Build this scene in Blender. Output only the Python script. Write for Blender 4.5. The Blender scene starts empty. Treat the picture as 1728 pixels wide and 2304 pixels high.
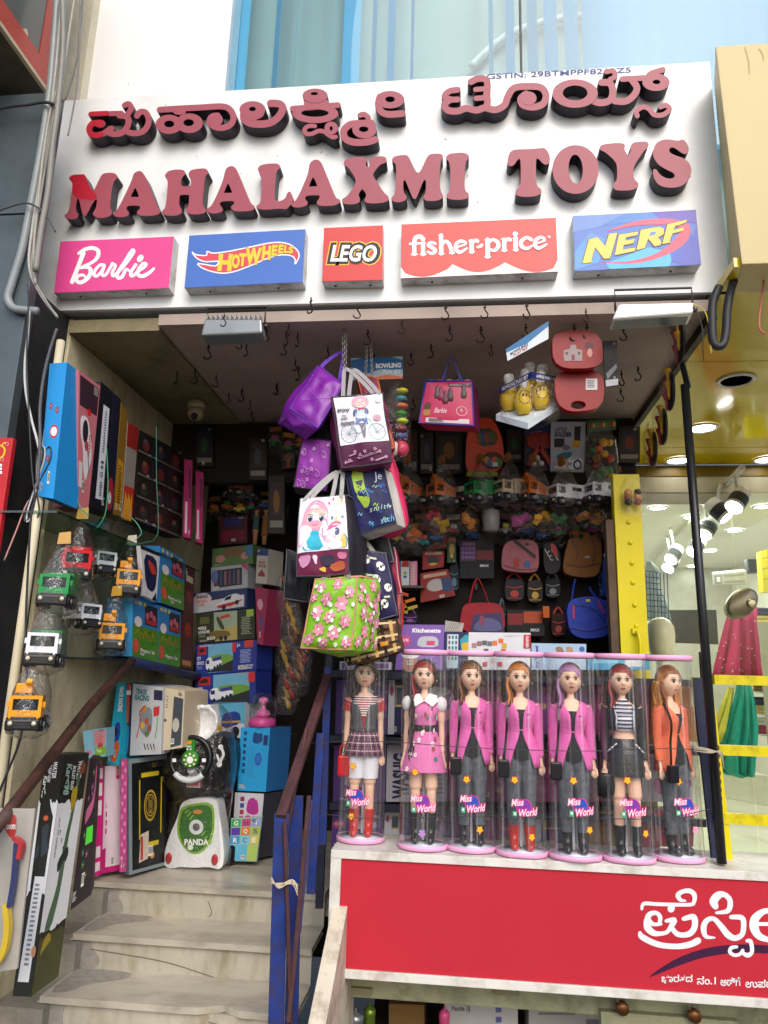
import bpy, bmesh, math, random
from math import sin, cos, pi, radians, sqrt
from mathutils import Vector, Matrix, Euler, noise
from mathutils.geometry import tessellate_polygon
V = Vector
scene = bpy.context.scene
COL = scene.collection
# ------------------------------------------------------------------ camera
FPX, PITCH, YAW, ROLL, EYE = 1600.0, radians(12.75), radians(6.1), radians(1.5), V((0, 0, 1.55))
_f = V((-sin(YAW)*cos(PITCH), cos(YAW)*cos(PITCH), sin(PITCH)))
_r0 = V((cos(YAW), sin(YAW), 0)); _u0 = _r0.cross(_f)
_r = _r0*cos(ROLL) + _u0*sin(ROLL); _u = _u0*cos(ROLL) - _r0*sin(ROLL)
cam_data = bpy.data.cameras.new('camera'); cam = bpy.data.objects.new('camera', cam_data); COL.objects.link(cam)
cam.matrix_world = Matrix.Translation(EYE) @ Matrix((_r, _u, -_f)).transposed().to_4x4()
cam_data.sensor_width = 36.0; cam_data.lens = FPX/2304*36.0; cam_data.clip_start = .02; cam_data.clip_end = 500
scene.camera = cam
# ------------------------------------------------------------------ sky, sun, exposure
SUN_EL, SUN_AZ = radians(42), radians(163)      # azimuth: from +Y (into the shop) clockwise; behind the viewer
w = bpy.data.worlds.new('World'); scene.world = w; w.use_nodes = True
nt = w.node_tree; bg = nt.nodes['Background']
sky = nt.nodes.new('ShaderNodeTexSky'); sky.sky_type = 'NISHITA'; sky.sun_disc = False
sky.sun_elevation = SUN_EL; sky.sun_rotation = SUN_AZ; sky.air_density = 1.0; sky.dust_density = 3.0; sky.ozone_density = 1.0
nt.links.new(sky.outputs[0], bg.inputs[0]); bg.inputs[1].default_value = .15
sd = bpy.data.lights.new('sun', 'SUN'); sd.energy = 1.1; sd.angle = radians(40); sd.color = (1, .97, .93)
sun = bpy.data.objects.new('sun', sd); COL.objects.link(sun)
_sdir = V((sin(SUN_AZ)*cos(SUN_EL), cos(SUN_AZ)*cos(SUN_EL), sin(SUN_EL)))
sun.rotation_euler = _sdir.to_track_quat('Z', 'Y').to_euler(); sun.location = (0, -4, 8)
vs = scene.view_settings; vs.view_transform = 'Standard'; vs.look = 'None'; vs.gamma = 1; vs.use_curve_mapping = False
vs.exposure = .5
scene.cycles.max_bounces = 8; scene.cycles.transparent_max_bounces = 24; scene.cycles.diffuse_bounces = 4
scene.cycles.glossy_bounces = 3; scene.cycles.caustics_reflective = False; scene.cycles.caustics_refractive = False
scene.cycles.use_denoising = True; scene.cycles.use_adaptive_sampling = True; scene.cycles.adaptive_threshold = .02
RNG = random.Random(7)
# ------------------------------------------------------------------ from a pixel of the photograph (1728 x 2304) to a point on a plane
def at(px, py, X=None, Y=None, Z=None):
    d = _f + _r*((px-864)/FPX) - _u*((py-1152)/FPX)
    t = (X-EYE.x)/d.x if X is not None else (Y-EYE.y)/d.y if Y is not None else (Z-EYE.z)/d.z
    return EYE + d*t
# ------------------------------------------------------------------ materials
def lin(h):
    h = h.lstrip('#'); o = []
    for i in (0, 2, 4):
        c = int(h[i:i+2], 16)/255; o.append(c/12.92 if c <= .04045 else ((c+.055)/1.055)**2.4)
    return o
_mats = {}
def M(c, r=.5, n=.1, s=12, metal=0, bump=0, bs=60, spec=.4, coat=0, emit=0, dirt=None, ds=3, name=None, detail=4, st=None):
    k = (c, r, n, s, metal, bump, bs, spec, coat, emit, dirt, ds, st)
    if k in _mats: return _mats[k]
    m = bpy.data.materials.new(name or 'm_'+c.strip('#')); m.use_nodes = True; t = m.node_tree; b = t.nodes['Principled BSDF']
    b.inputs['Roughness'].default_value = r; b.inputs['Metallic'].default_value = metal
    b.inputs['Specular IOR Level'].default_value = spec; b.inputs['Coat Weight'].default_value = coat
    col = (*lin(c), 1); N = t.nodes.new; L = t.links.new
    b.inputs['Base Color'].default_value = col
    if emit:
        b.inputs['Emission Color'].default_value = col; b.inputs['Emission Strength'].default_value = emit
    if n or dirt or bump:
        tc = N('ShaderNodeTexCoord')
    if n:
        no = N('ShaderNodeTexNoise'); no.inputs['Scale'].default_value = s; no.inputs['Detail'].default_value = detail; L(tc.outputs['Object'], no.inputs['Vector'])
        mr = N('ShaderNodeMapRange'); mr.inputs['From Min'].default_value = .3; mr.inputs['From Max'].default_value = .7
        mr.inputs['To Min'].default_value = 1-n; mr.inputs['To Max'].default_value = 1+n*.6; L(no.outputs[0], mr.inputs[0])
        mx = N('ShaderNodeVectorMath'); mx.operation = 'SCALE'; mx.inputs[0].default_value = col[:3]; L(mr.outputs[0], mx.inputs['Scale'])
        out = mx.outputs[0]
        if dirt:
            n2 = N('ShaderNodeTexNoise'); n2.inputs['Scale'].default_value = ds; n2.inputs['Detail'].default_value = 9; n2.inputs['Roughness'].default_value = .68
            if st: mp = N('ShaderNodeMapping'); mp.inputs['Scale'].default_value = st; L(tc.outputs['Object'], mp.inputs[0]); L(mp.outputs[0], n2.inputs['Vector'])
            else: L(tc.outputs['Object'], n2.inputs['Vector'])
            m2 = N('ShaderNodeMapRange'); m2.inputs['From Min'].default_value = .47; m2.inputs['From Max'].default_value = .68; L(n2.outputs[0], m2.inputs[0])
            mi = N('ShaderNodeMix'); mi.data_type = 'RGBA'; L(m2.outputs[0], mi.inputs[0]); L(out, mi.inputs[6]); mi.inputs[7].default_value = (*lin(dirt), 1)
            out = mi.outputs[2]
        L(out, b.inputs['Base Color'])
    if bump:
        nb = N('ShaderNodeTexNoise'); nb.inputs['Scale'].default_value = bs; nb.inputs['Detail'].default_value = 5; L(tc.outputs['Object'], nb.inputs['Vector'])
        bp = N('ShaderNodeBump'); bp.inputs['Strength'].default_value = bump; bp.inputs['Distance'].default_value = .01
        L(nb.outputs[0], bp.inputs['Height']); L(bp.outputs[0], b.inputs['Normal'])
    _mats[k] = m
    return m
def clear(name, tint='#ffffff', base=.04, edge=.5, rough=.08, bump=0, bs=25, milk=0, streak=0):
    """thin clear plastic or glass: see-through with a sheen"""
    m = bpy.data.materials.new(name); m.use_nodes = True; t = m.node_tree; N = t.nodes.new; L = t.links.new
    t.nodes.remove(t.nodes['Principled BSDF']); o = t.nodes['Material Output']
    tr = N('ShaderNodeBsdfTransparent'); tr.inputs[0].default_value = (*lin(tint), 1)
    gl = N('ShaderNodeBsdfGlossy'); gl.inputs['Roughness'].default_value = rough
    lw = N('ShaderNodeLayerWeight'); lw.inputs[0].default_value = .35
    mr = N('ShaderNodeMapRange'); mr.inputs['To Min'].default_value = base; mr.inputs['To Max'].default_value = edge; L(lw.outputs['Facing'], mr.inputs[0])
    mx = N('ShaderNodeMixShader'); L(mr.outputs[0], mx.inputs[0]); L(tr.outputs[0], mx.inputs[1]); L(gl.outputs[0], mx.inputs[2]); out = mx
    if milk:
        df = N('ShaderNodeBsdfDiffuse'); df.inputs[0].default_value = (.85, .87, .9, 1)
        m3 = N('ShaderNodeMixShader'); m3.inputs[0].default_value = milk; L(mx.outputs[0], m3.inputs[1]); L(df.outputs[0], m3.inputs[2]); out = m3
    if streak:  # upright milky streaks painted in, standing in for reflections
        tc = N('ShaderNodeTexCoord'); mp = N('ShaderNodeMapping'); mp.inputs['Scale'].default_value = (70, 70, 1.2); L(tc.outputs['Object'], mp.inputs[0]); ns = N('ShaderNodeTexNoise'); ns.inputs['Scale'].default_value = 1; ns.inputs['Detail'].default_value = 3; L(mp.outputs[0], ns.inputs['Vector'])
        ms_ = N('ShaderNodeMapRange'); ms_.inputs['From Min'].default_value = .52; ms_.inputs['From Max'].default_value = .8; ms_.inputs['To Min'].default_value = milk; ms_.inputs['To Max'].default_value = streak; L(ns.outputs[0], ms_.inputs[0]); L(ms_.outputs[0], m3.inputs[0])
    if bump:
        tc = N('ShaderNodeTexCoord'); nb = N('ShaderNodeTexNoise'); nb.inputs['Scale'].default_value = bs; nb.inputs['Detail'].default_value = 3
        nb.inputs['Distortion'].default_value = 1.5; L(tc.outputs['Object'], nb.inputs['Vector'])
        bp = N('ShaderNodeBump'); bp.inputs['Strength'].default_value = bump; bp.inputs['Distance'].default_value = .02
        L(nb.outputs[0], bp.inputs['Height']); L(bp.outputs[0], gl.inputs['Normal']); L(bp.outputs[0], lw.inputs['Normal'])
    L(out.outputs[0], o.inputs['Surface'])
    return m
FILM = clear('bag_film', base=.045, edge=.6, rough=.06, bump=.8, bs=20, milk=.004)
FILM2 = clear('thin_film', base=.02, edge=.3, rough=.06, bump=1.0, bs=30)
TUBE = clear('tube_plastic', base=.05, edge=.5, rough=.08, bump=.1, bs=9, milk=.012, streak=.3)  # its pale streaks imitate reflections on the doll tubes
WINDOW = clear('window_plastic', base=.05, edge=.4, rough=.1, bump=.25, bs=14, milk=.01)
GLASS = clear('pane_glass', tint='#eef6f2', base=.015, edge=.12, rough=.02)
# ------------------------------------------------------------------ surfaces that carry prints: (u right, v down) -> 3D
class PF:
    """pixels of the photograph on a plane; zoom = (x0, y0, scale) of an enlarged view"""
    def __init__(s, zoom=(0, 0, 1), **pl): s.z = zoom; s.pl = pl
    def __call__(s, x, y, o=0):
        p = at(s.z[0]+x/s.z[2], s.z[1]+y/s.z[2], **s.pl)
        if 'Y' in s.pl: p.y -= o
        elif 'X' in s.pl: p.x += o
        else: p.z += o
        return p
class QF:
    """bilinear quad: top-left, top-right, bottom-right, bottom-left; b = bulge in metres, wr = wrinkle"""
    def __init__(s, a, b, c, d, bulge=0, wr=0, seed=0, n=None, warp=None):
        s.w = warp
        s.q = [V(a), V(b), V(c), V(d)]; s.b = bulge; s.wr = wr; s.sd = seed
        s.n = n or ((s.q[3]-s.q[0]).cross(s.q[1]-s.q[0])+(s.q[2]-s.q[1]).cross(s.q[2]-s.q[3])).normalized()
    def __call__(s, u, v, o=0):
        a, b, c, d = s.q; p = (a*(1-u)+b*u)*(1-v) + (d*(1-u)+c*u)*v
        k = o
        if s.b or s.wr:
            e = max(0, sin(pi*min(max(u, 0), 1))*sin(pi*min(max(v, 0), 1)))**.5
            k += s.b*e + s.wr*e*noise.noise(V((u*3.1+s.sd, v*3.7, s.sd*1.7)))*2
        p = p + s.n*k
        return p + s.w(p) if s.w else p
class CF:
    """front of an upright cylinder: u in metres along the arc (0 = front), v in metres down from z0"""
    def __init__(s, c, r, z0, turn=0): s.c = V(c); s.r = r; s.z0 = z0; s.t = turn
    def __call__(s, u, v, o=0):
        a = -pi/2 + s.t + u/s.r
        return V((s.c.x+cos(a)*(s.r+o), s.c.y+sin(a)*(s.r+o), s.z0-v))
# ------------------------------------------------------------------ outlines
def chaikin(p, n=2, closed=True, k=.22):
    p = [V((q[0], q[1])) for q in p]
    for _ in range(n):
        o = []; m = len(p)
        for i in range(m if closed else m-1):
            a, b = p[i], p[(i+1) % m]
            o += [a.lerp(b, k), a.lerp(b, 1-k)]
        if not closed: o = [p[0]] + o + [p[-1]]
        p = o
    return p
def spline(p, n=6, closed=False):
    p = [V(q) if len(q) == 3 else V((q[0], q[1])) for q in p]; o = []; m = len(p)
    for i in range(m if closed else m-1):
        if closed: a, b, c, d = p[i-1], p[i], p[(i+1) % m], p[(i+2) % m]
        else: a, b, c, d = p[max(i-1, 0)], p[i], p[i+1], p[min(i+2, m-1)]
        for k in range(n):
            t = k/n; o.append(.5*((2*b)+(c-a)*t+(2*a-5*b+4*c-d)*t*t+(3*b-a-3*c+d)*t**3))
    if not closed: o.append(p[-1])
    return o
def ell(cx, cy, rx, ry, n=28, rot=0, a0=0, a1=360):
    o = []; c, s = cos(radians(rot)), sin(radians(rot)); full = a1-a0 >= 360
    for i in range(n if full else n+1):
        a = radians(a0+(a1-a0)*i/n); x, y = cos(a)*rx, sin(a)*ry
        o.append((cx+x*c-y*s, cy+x*s+y*c))
    return o
_txt = {}
def text_geo(s, b=0, sh=0, sp=1):
    k = (s, b, sh, sp)
    if k not in _txt:
        c = bpy.data.curves.new('t', 'FONT'); c.body = s; c.size = 1; c.offset = b; c.shear = sh; c.space_character = sp; c.resolution_u = 3
        o = bpy.data.objects.new('t', c); me = bpy.data.meshes.new_from_object(o)
        vs_ = [(v.co.x, v.co.y) for v in me.vertices]; fs = [tuple(p.vertices) for p in me.polygons]
        xs = [v[0] for v in vs_] or [0, 1]; ys = [v[1] for v in vs_] or [0, 1]
        x0, x1, y0, y1 = min(xs), max(xs), min(ys), max(ys)
        _txt[k] = ([((x-x0)/max(x1-x0, 1e-6), 1-(y-y0)/max(y1-y0, 1e-6)) for x, y in vs_], fs)
        bpy.data.objects.remove(o); bpy.data.meshes.remove(me); bpy.data.curves.remove(c)
    return _txt[k]
# ------------------------------------------------------------------ mesh builder
INC = .00008
class MB:
    def __init__(s): s.v = []; s.f = []; s.m = []; s.sm = []; s.mats = []; s.lay = 1
    def mi(s, m):
        if isinstance(m, str): m = M(m)
        if m not in s.mats: s.mats.append(m)
        return s.mats.index(m)
    def add(s, vs_, fs, m, smooth=False):
        b = len(s.v); s.v += [V(p) for p in vs_]; k = s.mi(m)
        for f in fs: s.f.append(tuple(i+b for i in f)); s.m.append(k); s.sm.append(smooth)
        return s
    def hexa(s, p, m, mf=None):
        """p: 4 front points then the 4 matching back points; mf = material of the front"""
        s.add(p, [(0, 3, 2, 1)], mf or m); s.add(p, [(4, 5, 6, 7), (0, 1, 5, 4), (1, 2, 6, 5), (2, 3, 7, 6), (3, 0, 4, 7)], m); return s
    def box(s, lo, hi, m, rot=None, piv=None):
        a, b = V(lo), V(hi)
        p = [V((x, y, z)) for y in (a.y, b.y) for x, z in ((a.x, b.z), (b.x, b.z), (b.x, a.z), (a.x, a.z))]
        if rot is not None:
            c = V(piv) if piv is not None else (a+b)/2; R = rot.to_matrix() if isinstance(rot, Euler) else Euler(rot).to_matrix()
            p = [c+R@(q-c) for q in p]
        return s.hexa(p, m)
    def loft(s, rings, m, closed=True, caps=True, smooth=True):
        n = len(rings[0]); vs_ = [p for r in rings for p in r]; fs = []
        for i in range(len(rings)-1):
            for j in range(n if closed else n-1):
                fs.append((i*n+j, i*n+(j+1) % n, (i+1)*n+(j+1) % n, (i+1)*n+j))
        if caps and closed: fs += [tuple(range(n))[::-1], tuple((len(rings)-1)*n+j for j in range(n))]
        return s.add(vs_, fs, m, smooth)
    def tube(s, path, r, m, n=8, closed=False, caps=True, sy=1):
        path = [V(p) for p in path]; rings = []; N = len(path); up = None
        for i, p in enumerate(path):
            if closed: t = path[(i+1) % N]-path[i-1]
            else: t = path[min(i+1, N-1)]-path[max(i-1, 0)]
            t = t.normalized() if t.length > 1e-9 else V((0, 0, 1))
            if up is None: up = t.orthogonal().normalized()
            a = (up - t*up.dot(t)); a = a.normalized() if a.length > 1e-6 else t.orthogonal().normalized()
            up = a; b = t.cross(a); rr = r[i] if isinstance(r, (list, tuple)) else r
            rings.append([p+(a*cos(2*pi*k/n)+b*sin(2*pi*k/n)*sy)*rr for k in range(n)])
        if closed: rings.append(rings[0])
        return s.loft(rings, m, caps=caps and not closed)
    def bar(s, a, b, w, h, m, up=(0, 0, 1)):
        a, b = V(a), V(b); t = (b-a).normalized(); u = V(up); x = t.cross(u)
        if x.length < 1e-5: x = t.cross(V((0, 1, 0)))
        x.normalize(); u = x.cross(t).normalized()
        q = [x*w/2+u*h/2, -x*w/2+u*h/2, -x*w/2-u*h/2, x*w/2-u*h/2]
        return s.hexa([a+k for k in q]+[b+k for k in q], m)
    def band(s, path, w, side, m, th=.0015):
        """flat strap along a path; side = width direction"""
        path = [V(p) for p in path]; sd_ = V(side).normalized(); rings = []
        for i, p in enumerate(path):
            t = (path[min(i+1, len(path)-1)]-path[max(i-1, 0)]).normalized(); x = (sd_-t*sd_.dot(t)).normalized(); nn = t.cross(x)
            rings.append([p+x*w/2+nn*th, p-x*w/2+nn*th, p-x*w/2-nn*th, p+x*w/2-nn*th])
        return s.loft(rings, m, smooth=False)
    def lathe(s, prof, o, m, n=20, axis=(0, 0, 1), sx=1, sy=1, caps=True, smooth=True):
        o = V(o); z = V(axis).normalized(); x = z.orthogonal().normalized() if abs(z.z) < .99 else V((1, 0, 0)); y = z.cross(x)
        return s.loft([[o+z*h+(x*cos(2*pi*k/n)*sx+y*sin(2*pi*k/n)*sy)*max(r, 1e-5) for k in range(n)] for r, h in prof], m, caps=caps, smooth=smooth)
    def ball(s, c, r, m, n=14, k=9):
        c = V(c); r = V(r) if not isinstance(r, (int, float)) else V((r, r, r))
        return s.loft([[c+V((r.x*sin(pi*max(i, .02)/k if i < k else .01)*cos(2*pi*j/n), r.y*sin(pi*max(i, .02)/k if i < k else .01)*sin(2*pi*j/n), r.z*cos(pi*i/k))) for j in range(n)] for i in range(k+1)], m)
    def prism(s, F, loops, depth, m, side=None, smooth=False):
        """outline(s) on surface F pushed back by depth"""
        L3 = [[F(p[0], p[1]) for p in l] for l in loops]; allp = [p for l in L3 for p in l]
        tri = tessellate_polygon([[V((p[0], p[1], 0)) for p in l] for l in loops])
        s.add(allp, [tuple(t) for t in tri], m)
        if depth:
            for l in loops:
                a = [F(p[0], p[1]) for p in l]; b = [F(p[0], p[1], -depth) for p in l]; n = len(a)
                s.add(a+b, [(i, (i+1) % n, n+(i+1) % n, n+i) for i in range(n)], side or m, smooth)
        return s
    def stroke(s, F, pts, w, m, depth=0, side=None, sub=5, cap=True, o=0):
        """a pen stroke on surface F; w in F units, one number or one per point"""
        n0 = len(pts); c = spline([(p[0], p[1]) for p in pts], sub) if n0 > 2 else [V(p[:2]) for p in pts]
        N = len(c)
        ws = [w]*N if not isinstance(w, (list, tuple)) else [w[min(int(i/(N-1)*(n0-1)), n0-2)]*(1-((i/(N-1)*(n0-1))-min(int(i/(N-1)*(n0-1)), n0-2)))+w[min(int(i/(N-1)*(n0-1)), n0-2)+1]*((i/(N-1)*(n0-1))-min(int(i/(N-1)*(n0-1)), n0-2)) for i in range(N)]
        l, r = [], []
        for i, p in enumerate(c):
            t = c[min(i+1, N-1)]-c[max(i-1, 0)]; t = t.normalized() if t.length > 0 else V((1, 0)); nn = V((-t.y, t.x))
            l.append(p+nn*ws[i]/2); r.append(p-nn*ws[i]/2)
        def put(loop, quads, edges):
            s.add([F(q.x, q.y, o+(i % N)*5e-6) for i, q in enumerate(loop)], quads, m)
            if depth:
                s.add([F(q.x, q.y, o) for q in loop]+[F(q.x, q.y, o-depth) for q in loop], [(i, j, len(loop)+j, len(loop)+i) for i, j in edges], side or m)
        loop = l+r; put(loop, [(i, i+1, N+i+1, N+i) for i in range(N-1)], [(i, i+1) for i in range(N-1)]+[(N+i, N+i+1) for i in range(N-1)]+([] if cap else [(0, N), (N-1, 2*N-1)]))
        if cap:
            for p, q, rr in ((c[0], c[1], ws[0]), (c[-1], c[-2], ws[-1])):
                a = math.atan2(p.y-q.y, p.x-q.x)
                arc = [p+V((cos(a+b), sin(a+b)))*rr/2 for b in (-pi/2, -pi/3, -pi/6, 0, pi/6, pi/3, pi/2)]
                put(arc, [tuple(range(7))], [(i, i+1) for i in range(6)])
        return s
    def grid(s, F, m, nu=10, nv=10, u0=0, v0=0, u1=1, v1=1, o=0, smooth=True):
        vs_ = [F(u0+(u1-u0)*i/nu, v0+(v1-v0)*j/nv, o) for j in range(nv+1) for i in range(nu+1)]
        return s.add(vs_, [(j*(nu+1)+i, j*(nu+1)+i+1, (j+1)*(nu+1)+i+1, (j+1)*(nu+1)+i) for j in range(nv) for i in range(nu)], m, smooth)
    # flat print; each item lies a hair above the last
    def nxt(s): s.lay += 1; return .0004+s.lay*INC
    def rect(s, F, x0, y0, x1, y1, m, n=1): return s.grid(F, m, n, n, x0, y0, x1, y1, s.nxt(), False)
    def poly(s, F, pts, m, ch=0):
        if ch: pts = chaikin(pts, ch)
        o = s.nxt(); tri = tessellate_polygon([[V((p[0], p[1], 0)) for p in pts]])
        return s.add([F(p[0], p[1], o) for p in pts], [tuple(t) for t in tri], m)
    def oval(s, F, cx, cy, rx, ry, m, n=16, rot=0):
        o = s.nxt(); return s.add([F(p[0], p[1], o) for p in ell(cx, cy, rx, ry, n, rot)], [tuple(range(n))], m)
    def pen(s, F, pts, w, m, cap=True, sub=5): return s.stroke(F, pts, w, m, o=s.nxt(), cap=cap, sub=sub)
    def text(s, F, t, x0, y0, x1, y1, m, b=.015, sh=0, rot=0, sp=1):
        vs_, fs = text_geo(t, b, sh, sp); o = s.nxt(); P = []
        for u, v in vs_:
            if rot == 90: u, v = 1-v, u          # reads downwards
            elif rot == -90: u, v = v, 1-u       # reads upwards
            P.append(F(x0+(x1-x0)*u, y0+(y1-y0)*v, o))
        return s.add(P, fs, m)
    def flower(s, F, cx, cy, r, m, mc, asp=1, n=5, rot=0):
        o = s.nxt(); P = []
        for i in range(n*6):
            a = 2*pi*i/(n*6)+rot; k = r*(.62+.38*abs(cos(a*n/2-rot*n/2)))
            P.append(F(cx+cos(a)*k*asp, cy+sin(a)*k, o))
        s.add(P+[F(cx, cy, o)], [(i, (i+1) % len(P), len(P)) for i in range(len(P))], m); return s.oval(F, cx, cy, r*.25*asp, r*.25, mc, 8)
    # link
    def build(s, name, parent=None, label=None, cat=None, group=None, kind=None, bevel=0, org=None, sub=0):
        if not s.v: return None
        lo = V((min(p.x for p in s.v), min(p.y for p in s.v), min(p.z for p in s.v))); hi = V((max(p.x for p in s.v), max(p.y for p in s.v), max(p.z for p in s.v)))
        org = V(org) if org is not None else V(((lo.x+hi.x)/2, (lo.y+hi.y)/2, lo.z))
        me = bpy.data.meshes.new(name); me.from_pydata([p-org for p in s.v], [], s.f)
        for m in s.mats: me.materials.append(m)
        me.polygons.foreach_set('material_index', s.m); me.polygons.foreach_set('use_smooth', s.sm)
        if bevel:
            bm = bmesh.new(); bm.from_mesh(me); bmesh.ops.remove_doubles(bm, verts=bm.verts, dist=1e-5); bmesh.ops.recalc_face_normals(bm, faces=bm.faces)
            es = [e for e in bm.edges if len(e.link_faces) == 2 and e.calc_face_angle(0) > .6]
            bmesh.ops.bevel(bm, geom=es, offset=bevel, segments=2, profile=.6, affect='EDGES', clamp_overlap=True); bm.to_mesh(me); bm.free()
        me.update()
        o = bpy.data.objects.new(name, me); COL.objects.link(o)
        if sub:
            md = o.modifiers.new('s', 'SUBSURF'); md.levels = md.render_levels = sub
        o.location = org - wloc(parent) if parent else org
        if parent: o.parent = parent
        return tag(o, label, cat, group, kind)
def wloc(o): return o.location + (wloc(o.parent) if o.parent else V((0, 0, 0)))
def tag(o, label=None, cat=None, group=None, kind=None):
    for k, v in (('label', label), ('category', cat), ('group', group), ('kind', kind)):
        if v: o[k] = v
    return o
def thing(name, label, cat, loc, group=None, kind=None):
    o = bpy.data.objects.new(name, None); o.empty_display_size = .05; COL.objects.link(o); o.location = loc
    return tag(o, label, cat, group, kind)
def copy_tree(o, loc=None, parent=None, label=None, group=None, rz=None):
    c = o.copy(); COL.objects.link(c); c.parent = parent
    if loc is not None: c.location = loc
    if rz is not None: c.rotation_euler = (0, 0, rz)
    if label: c['label'] = label
    if group: c['group'] = group
    for ch in [x for x in COL.objects if x.parent == o]: copy_tree(ch, None, c)
    return c
def struct(name, mb, parent=None, **k): return mb.build(name, parent, kind='structure', **k)
def simple_box(name, label, cat, p4, dep, col, draw=None, side=None, group=None, bev=.002):
    """carton: front quad (tl, tr, br, bl) pushed back by dep (a vector)"""
    P = [V(q) for q in p4]; m = MB(); m.hexa(P+[q+V(dep) for q in P], M(side or col, .55, .05), M(col, .5, .04)); o = m.build(name, label=label, cat=cat, group=group, bevel=0)
    if draw:
        F = QF(*P); m = MB(); draw(m, F); R2 = random.Random(len(label)*7+len(m.v)); u, v = R2.choice(((.05, .9), (.7, .9), (.7, .04), (.06, .04))); c1 = M(R2.choice(('#d8d6d0', '#b9b4ac', '#3a3638')), .5, 0)
        for k in range(5): m.rect(F, u, v+.013*k, u+R2.uniform(.1, .24), v+.013*k+.006, c1)
        if R2.random() < .6:
            u, v = R2.uniform(.05, .8), R2.uniform(.78, .88); m.rect(F, u, v, u+.14, v+.09, M('#dddbd4', .5, 0))
            for k in range(6): m.rect(F, u+.012+.02*k, v+.01, u+.02+.02*k+.006*(k % 2), v+.07, M('#1c1c1e', .5, 0))
        if m.v: m.build('print', o)
    return o
def pq(pts, **pl): return [at(x, y, **pl) for x, y in pts]
# ================================================================== THE SIGNBOARD
SY = 2.70
WHITE = M('#eceff0', .35, .05, 2.5, dirt='#dcdedc', ds=2, name='sign_white')
SGN = thing('signboard', 'wide white signboard with raised maroon letters above the toy shop opening', 'signboard', (-.4, SY, 3.07))
b = MB(); b.box((-1.896, SY, 3.072), (1.08, SY+.02, 4.172), WHITE); b.build('panel', SGN)
b = MB(); b.box((-1.893, SY+.02, 3.075), (1.077, SY+.16, 3.11), M('#b9bcbd', .5)); b.box((-1.893, SY+.02, 4.10), (1.077, SY+.2, 4.15), M('#c8cac9', .5))
b.box((-1.893, SY+.021, 3.111), (-1.86, SY+.2, 4.099), M('#c0c2c2', .5)); b.box((1.04, SY+.021, 3.111), (1.077, SY+.2, 4.099), M('#c0c2c2', .5)); b.build('frame', SGN)
FACE = M('#9e4b59', .42, .05, 5, name='faded_acrylic', spec=.35); RED = M('#b3182f', .4, .05, 5, name='red_acrylic'); SIDE = M('#2b2630', .5, .15, 20, name='letter_side')
LD = .058
def letter(zoom, loops, rounds=2, red=None):
    F = PF(zoom, Y=SY-LD-.002); m = MB(); m.prism(F, [chaikin(l, rounds) for l in loops], LD, FACE, SIDE)
    o = m.build('letter', SGN)
    if red: r = MB(); r.poly(F, chaikin(red, rounds), RED); r.build('film_patch', o)
Z1, Z2, Z3, Z4 = (140, 350, 4.879), (440, 340, 4.879), (740, 330, 4.879), (1120, 300, 3.607)
letter(Z1, [[(75,240),(110,210),(235,203),(250,215),(320,380),(340,385),(355,370),(430,210),(470,190),(570,188),(600,215),(605,245),(560,290),(540,400),(522,580),(548,610),(540,655),(480,682),(380,685),(335,650),(340,620),(372,575),(385,470),(345,500),(265,660),(240,670),(215,630),(190,500),(175,470),(160,480),(150,560),(155,620),(180,640),(165,690),(105,702),(40,690),(18,655),(65,625),(85,540),(108,400),(112,310),(105,290),(78,262)]],
       red=[(77,240),(110,212),(235,205),(248,217),(318,380),(345,388),(378,430),(382,462),(345,495),(270,482),(160,475),(106,400),(113,310),(105,288),(80,262)])
letter(Z1, [[(770,240),(785,195),(830,168),(870,172),(905,215),(950,320),(1040,560),(1075,600),(1070,640),(1000,660),(860,662),(822,640),(820,615),(858,580),(850,550),(730,548),(705,570),(708,595),(735,625),(730,660),(660,678),(590,672),(555,645),(560,620),(600,605),(680,450),(755,290)], [(795,358),(808,358),(842,445),(835,455),(758,455),(752,445)]])
letter(Z1, [[(1125,215),(1160,170),(1240,152),(1330,155),(1352,185),(1345,215),(1310,245),(1300,338),(1400,335),(1415,320),(1412,265),(1388,225),(1388,185),(1420,155),(1500,143),(1575,140),(1603,170),(1605,195),(1565,230),(1545,450),(1540,545),(1578,600),(1570,630),(1500,645),(1410,645),(1365,622),(1352,595),(1385,560),(1397,440),(1385,430),(1300,432),(1288,445),(1282,540),(1315,600),(1310,635),(1250,660),(1150,660),(1095,635),(1088,610),(1130,580),(1150,440),(1160,280),(1130,235)]])
letter(Z2, [[(320,230),(335,190),(375,163),(420,167),(455,205),(500,320),(605,575),(648,600),(645,640),(590,660),(430,662),(390,635),(388,605),(425,580),(420,552),(400,546),(290,552),(268,570),(270,595),(300,630),(295,665),(230,685),(160,683),(118,655),(122,630),(170,610),(240,470),(305,310)], [(350,358),(365,358),(402,450),(395,457),(315,460),(312,452)]])
letter(Z2, [[(680,195),(705,155),(800,135),(900,135),(928,160),(930,185),(885,220),(868,450),(865,520),(885,548),(935,548),(985,520),(1005,460),(1025,443),(1045,450),(1080,530),(1065,560),(1010,630),(985,638),(930,630),(780,643),(700,638),(665,615),(668,600),(712,570),(722,450),(725,280),(690,222)]])
letter(Z2, [[(1245,165),(1262,120),(1305,92),(1350,95),(1385,130),(1430,240),(1530,490),(1550,520),(1585,530),(1587,565),(1530,598),(1380,603),(1335,585),(1328,555),(1362,515),(1362,490),(1340,482),(1225,487),(1203,505),(1205,530),(1233,560),(1228,590),(1170,615),(1095,620),(1050,600),(1052,570),(1095,550),(1150,450),(1235,250)], [(1283,290),(1298,290),(1337,378),(1330,386),(1250,390),(1245,382)]])
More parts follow.
